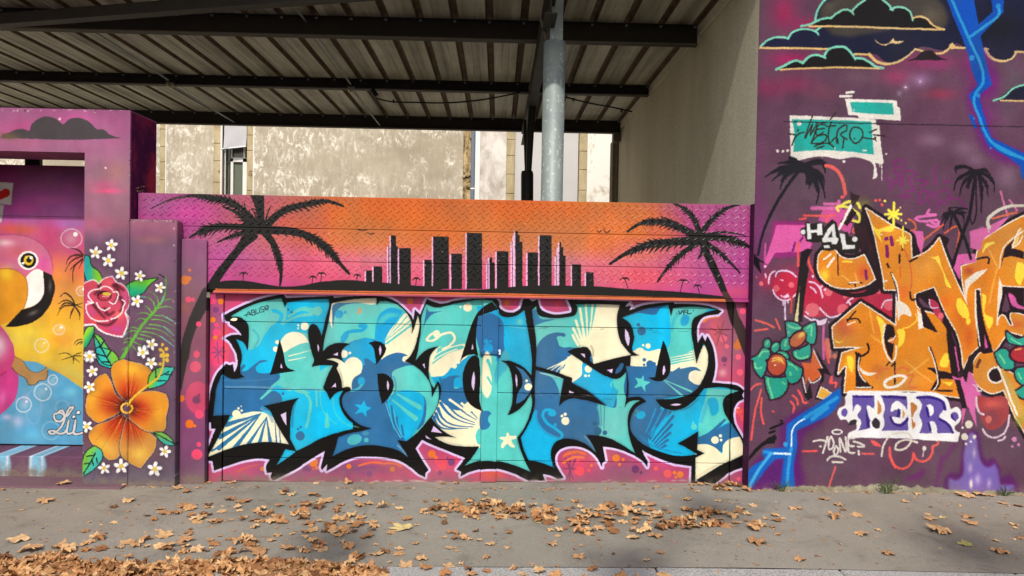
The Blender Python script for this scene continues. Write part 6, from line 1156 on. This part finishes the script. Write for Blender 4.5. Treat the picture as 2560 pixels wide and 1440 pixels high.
# ------------------------------------------------------------------ right wall
XR = PX(1883, 700, Y_FRONT)
rw = thing('painted_building', (XR+1.2, Y_FRONT, 0), 'tall purple building wall with orange graffiti letters, its bare roughcast side facing the yard', 'building')
mb = MB(); mb.box(XR, right.x1+2, Y_FRONT, Y_FRONT+.005, -.2, 6.4); mb.build('painted_face', M['right'], rw, right)
mb = MB(); mb.box(XR+.0015, right.x1+2, Y_FRONT+.0055, 12.0, -.2, 6.4); mb.build('side_wall', M['render'], rw)
mb = MB(); mb.box(XR-.003, XR+.0005, Y_FRONT+.001, Y_GATE+.08, -.2, PZ(1880, 512, Y_BEAM)); mb.build('painted_shadow_return', M['reveal2'], rw)  # dark strip carrying the corner's shadow in its plum colour
xe = PX(1531, 420, 12.03)
mb = MB(); mb.box(xe, XR+1, 12.03, 12.3, -.1, PZ(1538, 352, 12.03)); mb.build('end_pier', M['render_back'], rw)

# ------------------------------------------------------------------ canopy
cn_ = thing('steel_canopy', (0, 8.5, 0), 'open canopy of ribbed metal roofing on dark steel purlins behind the painted wall', 'canopy')
PY = [7.2, 9.5, 11.7]; PZb = [PZ(1300, 101, 7.2), PZ(1300, 231, 9.5), PZ(1300, 327, 11.7)]
PITCHR = .332; K_ = PITCHR/.27; ZS = sum(PZb)/3+.165
def prof(x0, nrib):
    q = []
    for i in range(nrib):
        a = x0+i*PITCHR
        q += [(a+u*K_, v) for u, v in ((0, 0), (.070, 0), (.074, .005), (.088, .005), (.092, 0), (.128, 0), (.132, .005), (.146, .005), (.150, 0), (.208, 0), (.219, .045), (.257, .045))]
    return q+[(x0+nrib*PITCHR, 0)]
xx = XR-.02-PITCHR*4
while xx > -11:
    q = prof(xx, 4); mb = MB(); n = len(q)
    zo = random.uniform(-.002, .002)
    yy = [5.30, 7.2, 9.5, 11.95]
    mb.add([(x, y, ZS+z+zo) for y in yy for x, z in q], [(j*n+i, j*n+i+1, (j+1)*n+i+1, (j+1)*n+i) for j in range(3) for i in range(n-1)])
    o = mb.build('roof_sheet', M['sheet'], cn_); o.data.materials.append(M['ribdark'])
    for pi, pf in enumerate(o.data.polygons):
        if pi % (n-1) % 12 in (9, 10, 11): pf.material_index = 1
    xx -= PITCHR*4
for y, zb in zip(PY, PZb):
    mb = MB(); mb.box(-11, XR-.03, y, y+.012, zb, ZS-.001); mb.box(-11, XR-.03, y-.03, y+.06, zb-.010, zb); mb.box(-11, XR-.03, y-.03, y-.001, ZS-.012, ZS-.002)
    mb.build('purlin', M['steel'], cn_)
    mb = MB(); mb.box(-11, XR-.03, y-.034, y-.0305, zb-.011, zb+.001); mb.build('purlin_lit_edge', M['flange'], cn_)  # lit edge of the flange, put in as a paler steel strip
mb = MB(); xx = XR-.02
while xx > -10:
    for y in PY:
        c = xx-PITCHR+.238*K_; mb.box(c-.012, c+.012, y-.02, y-.002, ZS-.030, ZS-.014)
    xx -= PITCHR
o = mb.build('roof_clip', M['galv'], cn_); o['kind'] = 'stuff'
XF = PX(1304, 328, 11.7)
zr = PZb[2]-.19
mb = MB(); mb.box(XF, XF+.10, 5.9, 11.9, zr, zr+.012); mb.box(XF+.045, XF+.055, 5.9, 11.9, zr+.012, zr+.178); mb.box(XF, XF+.10, 5.9, 11.9, zr+.178, zr+.188); mb.build('rafter', M['steel'], cn_)
a0 = P(-60, 66, 6.85); a1 = P(720, 2, 5.9); zbr = PZ(640, 8, 6.0)
v0 = Vector((PX(0, 62, 6.75), 6.75, PZ(0, 50, 6.75))); v1 = Vector((PX(640, 8, 6.05), 6.05, PZ(640, 0, 6.05)))
d = v1-v0; v0 = v0-d*1.2; v1 = v1+d*.4
mb = MB(); w_ = Vector((-d.y, d.x, 0)).normalized()*.035
def bar(mb, a, b, w, h):
    u = Vector((0, 0, h)); mb.add([a-w-u, a+w-u, a+w+u, a-w+u, b-w-u, b+w-u, b+w+u, b-w+u], [(0, 1, 2, 3), (4, 7, 6, 5), (0, 4, 5, 1), (1, 5, 6, 2), (2, 6, 7, 3), (3, 7, 4, 0)])
bar(mb, v0, v1, w_, .045); bar(mb, v0-Vector((0, 0, .05)), v1-Vector((0, 0, .05)), w_*1.5, .006); mb.build('diagonal_brace', M['steel'], cn_)
mb = MB(); mb.box(XR-.035, XR-.004, 5.4, 11.9, ZS-.11, ZS-.02); o = mb.build('wall_flashing', M['render'], cn_)
# columns
Yc = 6.30; xc = PX(1383, 300, Yc); rc = (PX(1411, 300, Yc)-PX(1356, 300, Yc))/2; zc = PZ(1383, 106, Yc)
mb = MB(); mb.tube([(xc, Yc, -.1), (xc, Yc, zc-.004), (xc, Yc, zc)], [rc, rc, rc-.006], 28); o = mb.build('front_column', M['galv'], cn_)
mb = MB(); mb.box(xc-.045, xc+.062, Yc-.07, Yc-.06, zc, zc+.6); mb.box(xc+.052, xc+.062, Yc-.058, Yc+.06, zc, zc+.6); mb.box(xc-.045, xc-.035, Yc-.058, Yc+.06, zc+.2, zc+.6); mb.tube([(xc-.01, Yc, zc), (xc-.01, Yc, zc+.3)], .02, 10); mb.build('column_bracket', M['galv'], cn_)
mb = MB(); bar(mb, Vector((PX(1352, 45, 6.35), 6.35, PZ(1352, 45, 6.35))), Vector((PX(1366, 100, 6.35), 6.35, PZ(1366, 100, 6.35))), Vector((.014, 0, 0)), .0); mb.tube([(PX(1352, 42, 6.3), 6.32, PZ(1352, 42, 6.3)), (PX(1368, 102, 6.3), 6.32, PZ(1368, 102, 6.3))], .014, 6); mb.build('stay', M['flange'], cn_)
Yb = 9.2
def q3(px_, py_, y): a, b_ = P(px_, py_, y); return Vector((a, y, b_))
mb = MB(); mb.tube([q3(1334, 232, Yb), q3(1326, 330, Yb), q3(1322, 432, Yb)], [.052, .045, .034], 12); mb.tube([q3(1312, 300, Yb+.3), q3(1316, 432, Yb+.3)], .022, 8); mb.tube([q3(1318, 428, Yb), q3(1318, 436, Yb), q3(1317, 900, Yb)], [.070, .078, .078], 14); mb.build('rear_column', M['blacksteel'], cn_)
mb = MB(); c = q3(1334, 220, Yb); mb.box(c.x-.06, c.x+.06, Yb-.06, Yb+.06, c.z-.09, c.z+.06, .005); mb.build('column_head', M['steel'], cn_)
c = q3(1540, 338, 11.85); mb = MB(); mb.box(c.x-.05, c.x+.06, 11.80, 11.96, c.z-.11, c.z+.11, .01); mb.build('gutter_box', M['flange'], cn_)
mb = MB(); c = q3(1544, 352, 11.85); mb.tube([c, (c.x, 11.85, 0)], .012, 8); mb.build('drain_pipe', M['flange'], cn_)
# conduits, lamps, cable
for i, (px_, py_, lab) in enumerate(((429, 203, 'left of the two thin conduits under the canopy, ending at a lamp'), (880, 208, 'right of the two thin conduits under the canopy, above the far window'))):
    c = q3(px_, py_, 9.44); zc_ = PZb[1]-.014
    mb = MB(); mb.tube([(c.x, 6.0, zc_+.09), (c.x, 8.0, zc_+.07), (c.x, 9.40, zc_+.03), (c.x, 9.46, zc_-.012), (c.x, 11.66, zc_-.02)], .011, 6)
    tag(mb.build('conduit', M['galv']), lab, 'conduit', 'conduits under the canopy')
    l_ = thing('bulkhead_lamp', (c.x, 9.40, zc_), ('left' if i == 0 else 'right')+' round bulkhead lamp under the middle purlin of the canopy', 'lamp', 'lamps under the canopy')
    mb = MB(); mb.ball((c.x, 9.40, zc_-.01), .045); mb.build('lamp_glass', M['lamp'], l_); mb = MB(); mb.tube([(c.x, 9.40, zc_+.01), (c.x, 9.40, zc_+.04)], .05, 12); mb.build('lamp_base', M['blacksteel'], l_)
Yk = 9.3; cb = thing('cable', tuple(q3(940, 240, Yk)), 'thin black cable sagging beneath the ribbed canopy roof', 'cable')
mb = MB(); ps = curve('940,245 960,251 1040,256 1120,257 1200,250 1300,231', n=6, closed=False); mb.tube([q3(a, b_, Yk) for a, b_ in ps], .010, 6); ps = curve('1415,243 1470,257 1530,268 1580,279', n=4, closed=False); mb.tube([q3(a, b_, Yk) for a, b_ in ps], .010, 6); mb.build('wire', M['blacksteel'], cb)
mb = MB(); a, b_ = q3(930, 224, Yk), q3(942, 241, Yk); mb.tube([a, b_], .032, 8); mb.build('plug', M['blacksteel'], cb)
for px_, py_ in ((984, 253), (1433, 249), (1554, 277)): mb = MB(); c = q3(px_, py_, Yk); mb.tube([c-Vector((0, 0, .02)), c+Vector((0, 0, .02))], .012, 6); mb.build('clamp', M['blacksteel'], cb)

# ------------------------------------------------------------------ house across the yard
YB = 15.0
hb = thing('old_house', (-2, YB, 0), 'old sunlit plastered house across the yard with limestone window surrounds and a grey downpipe', 'house')
def bx(px_): return PX(px_, 400, YB)
ZH = 9.0
XH0 = -16
wa, wb = bx(553), bx(617)
zw1 = PZ(585, 308, YB); zw0 = .9
for a, b_, dep, mt in ((XH0, bx(400)-.002, 0, 'plaster'), (bx(414)+.001, bx(534)-.001, 0, 'plaster'), (bx(633)+.001, bx(1158), 0, 'plaster'), (bx(1158)+.001, bx(1178), .03, 'rubble'), (bx(1178)+.001, bx(1188), .10, 'rubble'), (bx(1188)+.001, bx(1200), -.02, 'white'), (bx(1200)+.001, bx(1266), 0, 'plaster2'), (bx(1287)+.001, bx(1446), .05, 'greywall'), (bx(1468)+.001, bx(1620), 0, 'plaster3')):
    mb = MB(); mb.box(a, b_, YB+dep, YB+.5, -.05, ZH); mb.build('wall', M[mt], hb)
for a, b_ in ((bx(400), bx(414)), (bx(534), bx(553)), (bx(617), bx(633)), (bx(1266), bx(1287)), (bx(1448), bx(1468))):
    z = 0; rs_ = random.Random(int(a*100)); 
    mb0 = MB(); mb0.box(a, b_, YB+.03, YB+.5, -.05, ZH); mb0.build('wall', M['ashlar'], hb)
    while z < 6:
        h = rs_.uniform(.30, .44); mb = MB(); mb.box(a+.003, b_-.003, YB-.012+rs_.uniform(-.004, .004), YB+.029, z+.004, z+h-.004, .006); mb.build('stone', M['ashlar'], hb); z += h
mb = MB(); mb.box(wa, wb, YB, YB+.5, zw1, ZH); mb.build('wall', M['plaster'], hb); mb = MB(); mb.box(wa, wb, YB, YB+.5, -.05, zw0); mb.build('wall', M['plaster'], hb)
for px_ in (414.5, 633.5): mb = MB(); mb.box(bx(px_)-.008, bx(px_)+.012, YB-.006, YB-.0005, 0, ZH); mb.build('edge_bead', M['white'], hb)
mb = MB(); mb.tube([(bx(1182.5), YB-.02, 0), (bx(1182.5), YB-.02, ZH)], .042, 14); dp = mb.build('downpipe', M['pvc'], hb)
mb = MB(); mb.tube([(bx(1182.5), YB-.02, PZ(1182, 472, YB)-.015), (bx(1182.5), YB-.02, PZ(1182, 472, YB)+.015)], .048, 14); mb.build('pipe_collar', M['white'], dp)
# window
wn_ = MB(); yw = YB+.16
for x0, x1, z0, z1 in ((bx(569.5), bx(576), zw0, PZ(585, 392, YB)), (bx(600), bx(611), zw0, PZ(585, 392, YB)), (bx(569.5), wb-.002, PZ(585, 402, YB), PZ(585, 391, YB)), (bx(569.5), bx(573), PZ(585, 391, YB), zw1-.01), (bx(601), bx(606), PZ(585, 391, YB), zw1-.01), (wa+.002, wa+.02, zw0, zw1)):
    wn_.box(x0, x1, yw, yw+.05, z0, z1, .004)
wf = wn_.build('window', M['white'], hb)
mb = MB(); mb.box(wa+.025, wb-.003, yw+.055, yw+.06, PZ(585, 400, YB), zw1-.005); mb.build('pane', M['glass'], wf)
mb = MB(); mb.box(wa+.025, wb-.003, yw+.055, yw+.06, zw0, PZ(585, 401, YB)); mb.build('curtained_pane', M['curtain'], wf)
aw = MB(); zt_ = PZ(585, 312, YB); zb0 = PZ(563, 374, YB); zb1 = PZ(616, 367, YB); x0, x1 = bx(561), wb+.002; n = 9
vs_ = []
for j in range(6):
    for i in range(n):
        u = i/(n-1); v = j/5; zb_ = zb0+(zb1-zb0)*u
        vs_.append((x0+(x1-x0)*u, YB-.02-.03*v+.018*math.sin(6*(u+v*.7))*v, zt_+(zb_-zt_)*v))
aw.add(vs_, [(j*n+i, j*n+i+1, (j+1)*n+i+1, (j+1)*n+i) for j in range(5) for i in range(n-1)], True)
ao = aw.build('window_awning', M['blind'], hb)
mb = MB(); mb.tube([(x0-.05, YB-.05, zb0), (x1, YB-.05, zb1)], .014, 6); mb.build('awning_bar', M['white'], ao); 
mb = MB(); mb.tube([(bx(555), YB-.03, .5), (bx(555), YB-.03, zw1+.02)], .022, 8); mb.tube([(bx(564), YB+.02, .5), (bx(562), YB+.02, zb0)], .010, 6); mb.tube([(bx(549), YB-.04, zt_+.02), (bx(575), YB-.04, zt_+.05)], .03, 6); mb.build('awning_rail', M['white'], hb)
mb = MB()
for px_, py_ in ((1163, 430), (1160, 440), (1170, 436), (1172, 465), (1174, 460), (552, 430), (549, 434), (623, 428), (626, 436), (1176, 345)): mb.ball((bx(px_), YB-.005, PZ(px_, py_, YB)), random.uniform(.02, .06), .3)
mb.build('broken_edge', M['rubble'], hb)['kind'] = 'stuff'
# ------------------------------------------------------------------ fallen plane leaves
def leaf_shape(seed, curl=1.0, n_=6):
    """a dry plane leaf of width 1: lobed outline, ribs folded, edges curled up; ~70 triangles"""
    r = random.Random(seed)
    lob = [(-150, .42), (-118, .52), (-95, .40), (-62, .58), (-45, .54), (-30, .43), (-14, .56), (0, .64), (14, .56), (30, .43), (45, .54), (62, .58), (95, .40), (118, .52), (150, .42), (180, .30)]
    out = []
    for a, d in lob:
        out.append((math.radians(a+r.uniform(-5, 5)), d*r.uniform(.78, 1.12)))
        out.append((math.radians(a+10+r.uniform(-2, 2)), d*r.uniform(.72, .92)))
    out.sort()
    ax = r.uniform(0, math.pi); c1 = curl*r.uniform(.1, 1.0)*r.choice([1, 1, -1]); c2 = curl*r.uniform(-.4, .4); ph = r.uniform(0, 6); wv = r.uniform(.03, .09)*curl
    vs_ = []
    for ring in (0, .5, 1.0):
        for a, d in (out if ring else [(0, 0)]):
            x, y = math.cos(a)*d*ring, math.sin(a)*d*ring
            u = x*math.cos(ax)+y*math.sin(ax); v = -x*math.sin(ax)+y*math.cos(ax)
            z = c1*u*u+c2*v*v+wv*math.sin(5*a+ph)*ring+r.uniform(-.04, .05)*ring*curl
            k = 1-.35*abs(c1)*abs(u)
            u *= k; vs_.append((u*math.cos(ax)-v*math.sin(ax), u*math.sin(ax)+v*math.cos(ax), z))
    n = len(out); fs = []
    for i in range(n):
        j = (i+1) % n
        fs.append((0, 1+i, 1+j)); fs.append((1+i, 1+n+i, 1+n+j, 1+j))
    sx_, sy_ = -.02, 0
    b = len(vs_); vs_ += [(-.05, -.008, .01), (-.05, .008, .01), (-.45, .0, .04+r.uniform(0, .05))]; fs.append((b, b+1, b+2))
    mz = min(v[2] for v in vs_)
    return [(x, y, z-mz) for x, y, z in vs_], fs
SH = [leaf_shape(i, c) for i, c in enumerate((.9, .5, 1.2, .7, 1.5, .4, 1.0, .8, 1.7, .6, 1.1, .9, 2.0, 1.3))]
LM = {}
def leaf_mesh(k, mat):
    if (k, mat) not in LM:
        me = bpy.data.meshes.new('fallen_leaf'); me.from_pydata(SH[k][0], [], SH[k][1]); me.polygons.foreach_set('use_smooth', [True]*len(me.polygons)); me.materials.append(M[mat]); me.update(); LM[(k, mat)] = me
    return LM[(k, mat)]
LV = []
def parse(off, txt):
    for q in txt.replace(')', '').split('('):
        if not q.strip(): continue
        v = q.split(','); LV.append((off+float(v[0])/2.977, 1180+float(v[1])/2.977, float(v[2])/2.977, v[3].strip() if len(v) > 3 else ''))
parse(0, '(330,212,150)(950,212,120)(840,262,80)(955,292,40)(845,378,70)(1230,300,130)(1190,275,80)(1360,250,130)(1545,262,70)(1480,345,140)(1600,362,140)(1520,305,80)(1650,292,90)(1780,285,70)(1765,270,50)(1915,297,90)(1810,332,100)(1715,355,60)(1920,365,80)(2045,320,90)(2045,365,100)(2065,468,90)(2020,510,80)(2080,250,80)(2180,255,70)(2270,235,130)(2420,215,160)(2360,265,140)(2280,318,110)(2530,245,80)(2510,270,80)(2300,380,130)(2520,350,120)(2330,430,130)(2480,440,140)(1710,200,120)(1820,210,140)(2165,168,90)(1330,115,110)(1385,145,90)(160,283,50)(55,210,40)(635,440,80)(715,480,110)(670,515,110)(755,570,120,k)(935,520,140)(890,560,90)(130,505,190)(1230,470,160)(1180,435,60)(1415,443,100)(1370,505,150)(1350,540,80)(1085,500,110)(1455,575,140)(1345,603,70)(1710,497,80)(1840,510,130)(1930,590,180)(2140,555,120)(2240,585,100)(2340,510,120)(2400,570,130)(690,640,50)(230,570,200)(440,560,140)(2380,370,50)(2545,520,60)(560,50,90)(1560,60,90)(1720,70,60)(1760,66,50)(2370,65,60)(920,107,40)(1495,102,40)(570,62,80)(350,395,30)(1755,437,30)')
parse(860, '(50,60,90)(225,65,50)(745,60,60)(845,60,60)(2065,70,50)(115,162,140)(375,172,50)(180,232,100)(290,262,110)(420,270,90)(370,240,50)(85,205,40)(55,320,110)(50,380,80)(200,375,110)(225,400,110)(130,385,60)(440,405,200,y)(470,345,110)(350,450,90)(540,395,60)(600,305,70)(650,315,50)(735,332,80)(690,210,80)(740,245,120)(750,275,90)(830,225,120)(870,260,110)(945,205,90,k)(985,265,100)(1080,245,110)(1130,280,120)(1200,270,120)(1260,300,130)(1320,255,110)(1330,335,120)(1190,330,110)(960,320,140)(1290,340,110)(1440,270,90)(1530,295,110)(1590,275,70)(1500,340,130)(1450,380,40,g)(1660,285,80)(1720,220,70)(1605,203,70)(1700,270,50,k)(1690,350,110)(1730,390,140)(1790,385,80)(1810,280,80)(1900,275,110)(1970,310,100)(2060,310,120,k)(2150,300,110)(2250,310,120)(2330,300,100)(2190,235,150)(2290,240,120)(2000,375,60)(2080,370,90)(2180,350,80)(1900,415,110)(1840,440,130)(1980,440,50)(1540,430,80)(1605,440,80)(1590,475,60)(800,445,110)(840,460,60)(750,485,50)(935,500,60)(1005,512,60)(1090,535,110)(795,560,110)(1220,565,60)(1545,540,100)(1745,622,130)(1060,635,80)(1585,697,50)(1400,693,40)(1265,717,90)(780,695,130)(870,680,60)(240,610,130)(400,605,120)(410,567,100)(580,650,110)(465,690,150)(340,675,50)(235,540,50)(2360,600,80)(2245,655,80)(2480,370,160)(2430,400,90)(2310,470,140)(2160,485,130)(2410,182,60)(2330,112,50)(1520,132,60)(1480,147,30)(2540,205,60)(2540,272,70)(1330,758,100)(1460,745,130)(960,755,130)(1910,550,30)(1770,545,50)(610,470,30)(160,700,140)(80,640,150)(60,740,170)(250,755,130)')
parse(1700, '(130,145,50)(60,205,80)(285,213,80)(370,222,30)(425,210,30)(40,272,70)(180,265,80)(180,300,90)(280,295,80)(340,305,100)(410,295,60)(465,270,70)(330,272,40)(520,320,60)(545,250,80)(30,350,110)(170,335,110)(180,385,110)(340,395,130)(230,365,60)(420,375,80)(560,365,60)(640,350,60)(600,395,120)(540,402,60,k)(690,410,60)(760,345,60)(735,465,60)(290,460,60)(560,515,190)(660,545,40)(890,650,110)(840,270,80)(890,275,60)(1075,200,100)(1180,245,100)(1220,280,60)(1150,335,130)(1320,315,130)(1410,370,40)(1350,457,140)(1470,430,70)(1680,220,70)(1845,310,70)(1870,345,130)(1955,338,70,w)(1920,430,200)(1960,455,80)(2150,330,120)(2080,247,30)(2180,380,130)(2115,530,130,g)(2405,230,90)(2520,250,90)(2480,390,70)(2490,415,50)(2345,510,70)(2390,590,150)(2535,492,60)(1550,605,120)(1460,483,30)(2130,170,160)(2240,165,150)(2320,180,60)(1740,150,70)(1405,147,40)(570,133,30)(300,90,100)(350,85,110)(400,98,100)(440,105,80)(330,70,60)(440,548,40)(90,90,70)(150,95,70)(200,85,60)')
GL = 'dry plane leaves on the pavement'
def zone(px_, py_):
    what = ('flamingo panel' if px_ < 205 else 'hibiscus flower' if px_ < 440 else 'dark palm trunk' if px_ < 560 else 'blue graffiti letter A' if px_ < 830 else 'blue graffiti letter B' if px_ < 1060 else
            'blue graffiti letter U' if px_ < 1310 else 'blue graffiti letter S' if px_ < 1560 else 'blue graffiti letter E' if px_ < 1860 else 'teal painted flowers' if px_ < 2060 else 'purple TER lettering' if px_ < 2420 else 'purple painted peak')
    if py_ < 1222: return 'at the wall foot under the '+what
    if py_ > 1372 and px_ < 960: return 'in the kerbside drift, below the '+what
    if py_ > 1418: return 'on the kerb, below the '+what
    row = 'close to the wall' if py_ < 1262 else 'in mid pavement' if py_ < 1330 else 'nearer the kerb'
    return row+', below the '+what
rl = random.Random(21); placed = []
def near(x, y):
    return sum(1 for a, b in placed if (a-x)**2+(b-y)**2 < .005)
def put_leaf(px_, py_, w, kind=''):
    x, y, z = ground_hit(px_, min(py_+w*.06, 1475))
    if y > Y_FRONT-.02 and (x < XI1 or x > XR): y = Y_FRONT-.03
    if y > Y_GATE-.06: y = Y_GATE-.05
    size = w/(F/y)/1.12
    if x < xa1 and y > ya: z += .012
    mat = {'': rl.choices(['leafa', 'leafb', 'leafc'], [.62, .3, .08])[0], 'k': 'leafc', 'y': 'leafy', 'g': 'leafg', 'w': 'leafy'}[kind]
    k = rl.randrange(len(SH))
    o = link('fallen_leaf', leaf_mesh(k, mat)); hgt = min(near(x, y), 3)*.008
    placed.append((x, y))
    o.location = (x, y, z+.0015+hgt); o.scale = (size, size, size*rl.uniform(.5, 1.0)); o.rotation_euler = (rl.uniform(-.12, .12), rl.uniform(-.12, .12), rl.uniform(0, 6.28))
    look = {'': {'leafa': 'tan dry leaf ', 'leafb': 'brown dry leaf ', 'leafc': 'dark brown leaf '}.get(mat), 'k': 'dark brown leaf ', 'y': 'pale yellow plane leaf ', 'g': 'greenish dry plane leaf ', 'w': 'small pale yellow leaf '}[kind]
    szw = 'large ' if w > 44 else ('small ' if w < 24 else '')
    cur = szw+('curled ' if max(v[2] for v in SH[k][0]) > .35 else '')
    tag(o, ' '.join((cur+look+zone(px_, py_)).split()[:16]), 'leaf', GL)
for a in LV: put_leaf(*a)
# the thick drift at the lower left, by the kerb: the biggest ones single, the rest as litter
def pile_top(px_): return float(np.interp(px_, [-200, 0, 60, 120, 200, 330, 480, 560, 700, 860, 960], [1398, 1404, 1408, 1388, 1410, 1416, 1408, 1402, 1406, 1416, 1434]))
nput = 0
while nput < 300-len(LV) and nput < 60:
    px_ = rl.uniform(0, 900); py_ = rl.uniform(1400, 1440)
    if py_ > pile_top(px_)+4: put_leaf(px_, py_, rl.uniform(34, 52)); nput += 1
V_, F_, T_ = [], [], []
def stuff_leaf(x, y, z, size, tone, tilt=.3):
    vs_, fs = SH[rl.randrange(len(SH))]; b = len(V_)
    R = Matrix.Rotation(rl.uniform(0, 6.28), 3, 'Z') @ Matrix.Rotation(rl.uniform(-tilt, tilt), 3, 'X') @ Matrix.Rotation(rl.uniform(-tilt, tilt), 3, 'Y')
    for v in vs_:
        q = R @ (Vector(v)*size); V_.append((x+q.x, y+q.y, max(z+q.z, z*.0+gz(x)+.001)))
    F_.extend([[b+i for i in f] for f in fs]); T_.extend([tone]*len(fs))
for i in range(1150):
    px_ = rl.uniform(-500, 960); py_ = pile_top(px_)+abs(rl.gauss(0, 1))*45
    if py_ > 1560: continue
    x, y, z = ground_hit(px_, py_)
    dep = min((py_-pile_top(px_))/40, 1)
    stuff_leaf(x, y, z+rl.uniform(0, .025)*dep, rl.uniform(.05, .11), rl.random(), .3)
for cx, cy, sxx, syy, n in ((1180, 1268, 60, 10, 60), (1260, 1285, 60, 10, 60), (1380, 1285, 50, 14, 50), (1540, 1278, 60, 9, 50), (1460, 1305, 50, 10, 35), (1760, 1292, 60, 16, 60), (1700, 1305, 60, 14, 50), (1880, 1305, 40, 10, 20), (900, 1300, 40, 14, 26), (760, 1270, 60, 20, 36), (480, 1285, 70, 20, 36), (860, 1350, 70, 20, 46), (680, 1370, 130, 16, 70), (640, 1300, 90, 25, 36), (300, 1370, 120, 14, 40), (1130, 1330, 60, 20, 16), (1500, 1328, 50, 14, 20), (1800, 1200, 40, 2, 18), (1100, 1435, 140, 14, 30), (1400, 1450, 200, 14, 24)):
    for i in range(int(n*.4)):
        x, y, z = ground_hit(cx+rl.gauss(0, sxx), cy+rl.gauss(0, syy)); y = min(y, Y_FRONT-.03)
        stuff_leaf(x, y, z+rl.uniform(0, .01), rl.uniform(.03, .10), rl.random(), .3)
for i in range(620):      # crumbs of leaf
    x, y, z = ground_hit(rl.uniform(-200, 2700), rl.choice([rl.uniform(1225, 1430), rl.gauss(1290, 30)]) if i > 320 else 1214+abs(rl.gauss(0, 5))); y = min(max(y, 3.8), Y_FRONT-.02)
    stuff_leaf(x, y, z, rl.uniform(.008, .028), rl.random(), .3)
me = bpy.data.meshes.new('leaf_litter'); me.from_pydata(V_, [], F_); me.polygons.foreach_set('use_smooth', [True]*len(F_)); me.materials.append(M['litter'])
at = me.attributes.new('tone', 'FLOAT', 'FACE'); at.data.foreach_set('value', np.array(T_, np.float32)); me.update()
tag(link('leaf_litter', me), 'litter of broken and piled dry plane leaves over the pavement', 'leaf litter', kind='stuff')
# specks and twigs
mb = MB()
for i in range(240):
    x, y, z = ground_hit(rl.uniform(0, 2560), rl.uniform(1225, 1425)); L = rl.uniform(.004, .016); a = rl.uniform(0, 3.14)
    mb.box(x-L*abs(math.cos(a)), x+L*abs(math.cos(a))+.001, y-L*.3, y+L*.3, z, z+.002)
tag(mb.build('grit', M['leafc']), 'dark grit and twig crumbs strewn on the pavement', 'grit', kind='stuff')
# ------------------------------------------------------------------ weeds at the foot of the right wall
def weed(px_, py_, h, n, seed, label):
    r = random.Random(seed); x, y, z = ground_hit(px_, py_); y = Y_FRONT-.03; z = gz(x)
    t = thing('weed', (x, y, z), label, 'weed', 'weeds at the foot of the wall')
    mb = MB(); ms = MB()
    for i in range(n):
        a = r.uniform(-1.3, 1.3); L = h*r.uniform(.6, 1.1); fw = r.uniform(-.6, .1)
        p0 = Vector((x+r.uniform(-.02, .02), y, z)); p2 = p0+Vector((math.sin(a)*L*.8, fw*L*.5, math.cos(a)*L)); ms.tube([p0, (p0+p2)/2+Vector((0, -.01, .01)), p2], .0022, 5)
        for k in range(5):
            c = p0.lerp(p2, .35+.16*k); s_ = L*.17*(1.2-k*.12); d1 = Vector((r.uniform(-1, 1), r.uniform(-.6, .2), r.uniform(-.1, .9))).normalized()*s_; e = Vector((d1.z, 0, -d1.x))*.35
            mb.add([c, c+d1*.5+e, c+d1, c+d1*.5-e], [(0, 1, 2, 3)])
    ms.build('stem', M['weed'], t); mb.build('foliage', M['weed'], t)
weed(1948, 1224, .10, 7, 1, 'small low weed at the foot of the purple wall, below the blue bolt')
weed(2205, 1228, .13, 9, 2, 'tallest weed at the foot of the purple wall, below the white signature')
weed(2500, 1236, .10, 9, 3, 'broad low weed at the foot of the wall, right of the purple mountain')

# ------------------------------------------------------------------ the street tree behind the viewer that throws the soft shade on the pavement
def plane_tree():
    r = random.Random(9); cx, cy = -2.6, -7.5
    t = thing('plane_tree', (cx, cy, -.12), 'tall plane tree standing on the street behind the viewer, outside the picture', 'tree')
    el, az = SUN_EL, SUN_AZ; k = 1/math.tan(el); dx, dy = math.sin(az)*k, math.cos(az)*k
    tk = MB(); tk.tube([(cx, cy, -.12), (cx+.1, cy+.1, 3), (cx, cy+.3, 6.0)], [.34, .26, .20], 14); tk.build('trunk', M['bark'], t)
    fo = MB()
    spots = [(-.95, 4.35, .20, 8.2), (.75, 4.1, .16, 8.6), (2.9, 4.4, .26, 9.0), (3.5, 4.2, .3, 8.8), (1.5, 5.05, .16, 9.4)]
    for x in range(26): spots.append((r.uniform(-5, 4), r.uniform(-4, 1.6), r.uniform(.4, .8), r.uniform(7, 10.5)))
    for sx_, sy_, rad, h in spots:
        c = Vector((sx_+dx*h, sy_+dy*h, h))
        lb = MB(); a = Vector((cx, cy+.3, 5.8)); m_ = a.lerp(c, .55)+Vector((r.uniform(-.2, .2), -.2, .5)); lb.tube([a, m_, c], [.07, .04, .012], 6); lb.build('limb', M['bark'], t)
        for i in range(int(120*rad/.3)):
            v = Vector((r.gauss(0, 1), r.gauss(0, 1), r.gauss(0, 1)))*rad*.55; p = c+v; s_ = r.uniform(.05, .09)
            u = Vector((r.gauss(0, 1), r.gauss(0, 1), r.gauss(0, .5))).normalized(); w = u.cross(Vector((r.gauss(0, 1), r.gauss(0, 1), r.gauss(0, 1)))).normalized()
            fo.add([p-u*s_, p+w*s_*.8, p+u*s_, p-w*s_*.8], [(0, 1, 2, 3)])
    fo.build('crown', M['weed'], t)['kind'] = 'stuff'
M['bark'] = plain('plane_bark', (130, 124, 104), .9, var=.3, vs_=4)
plane_tree()
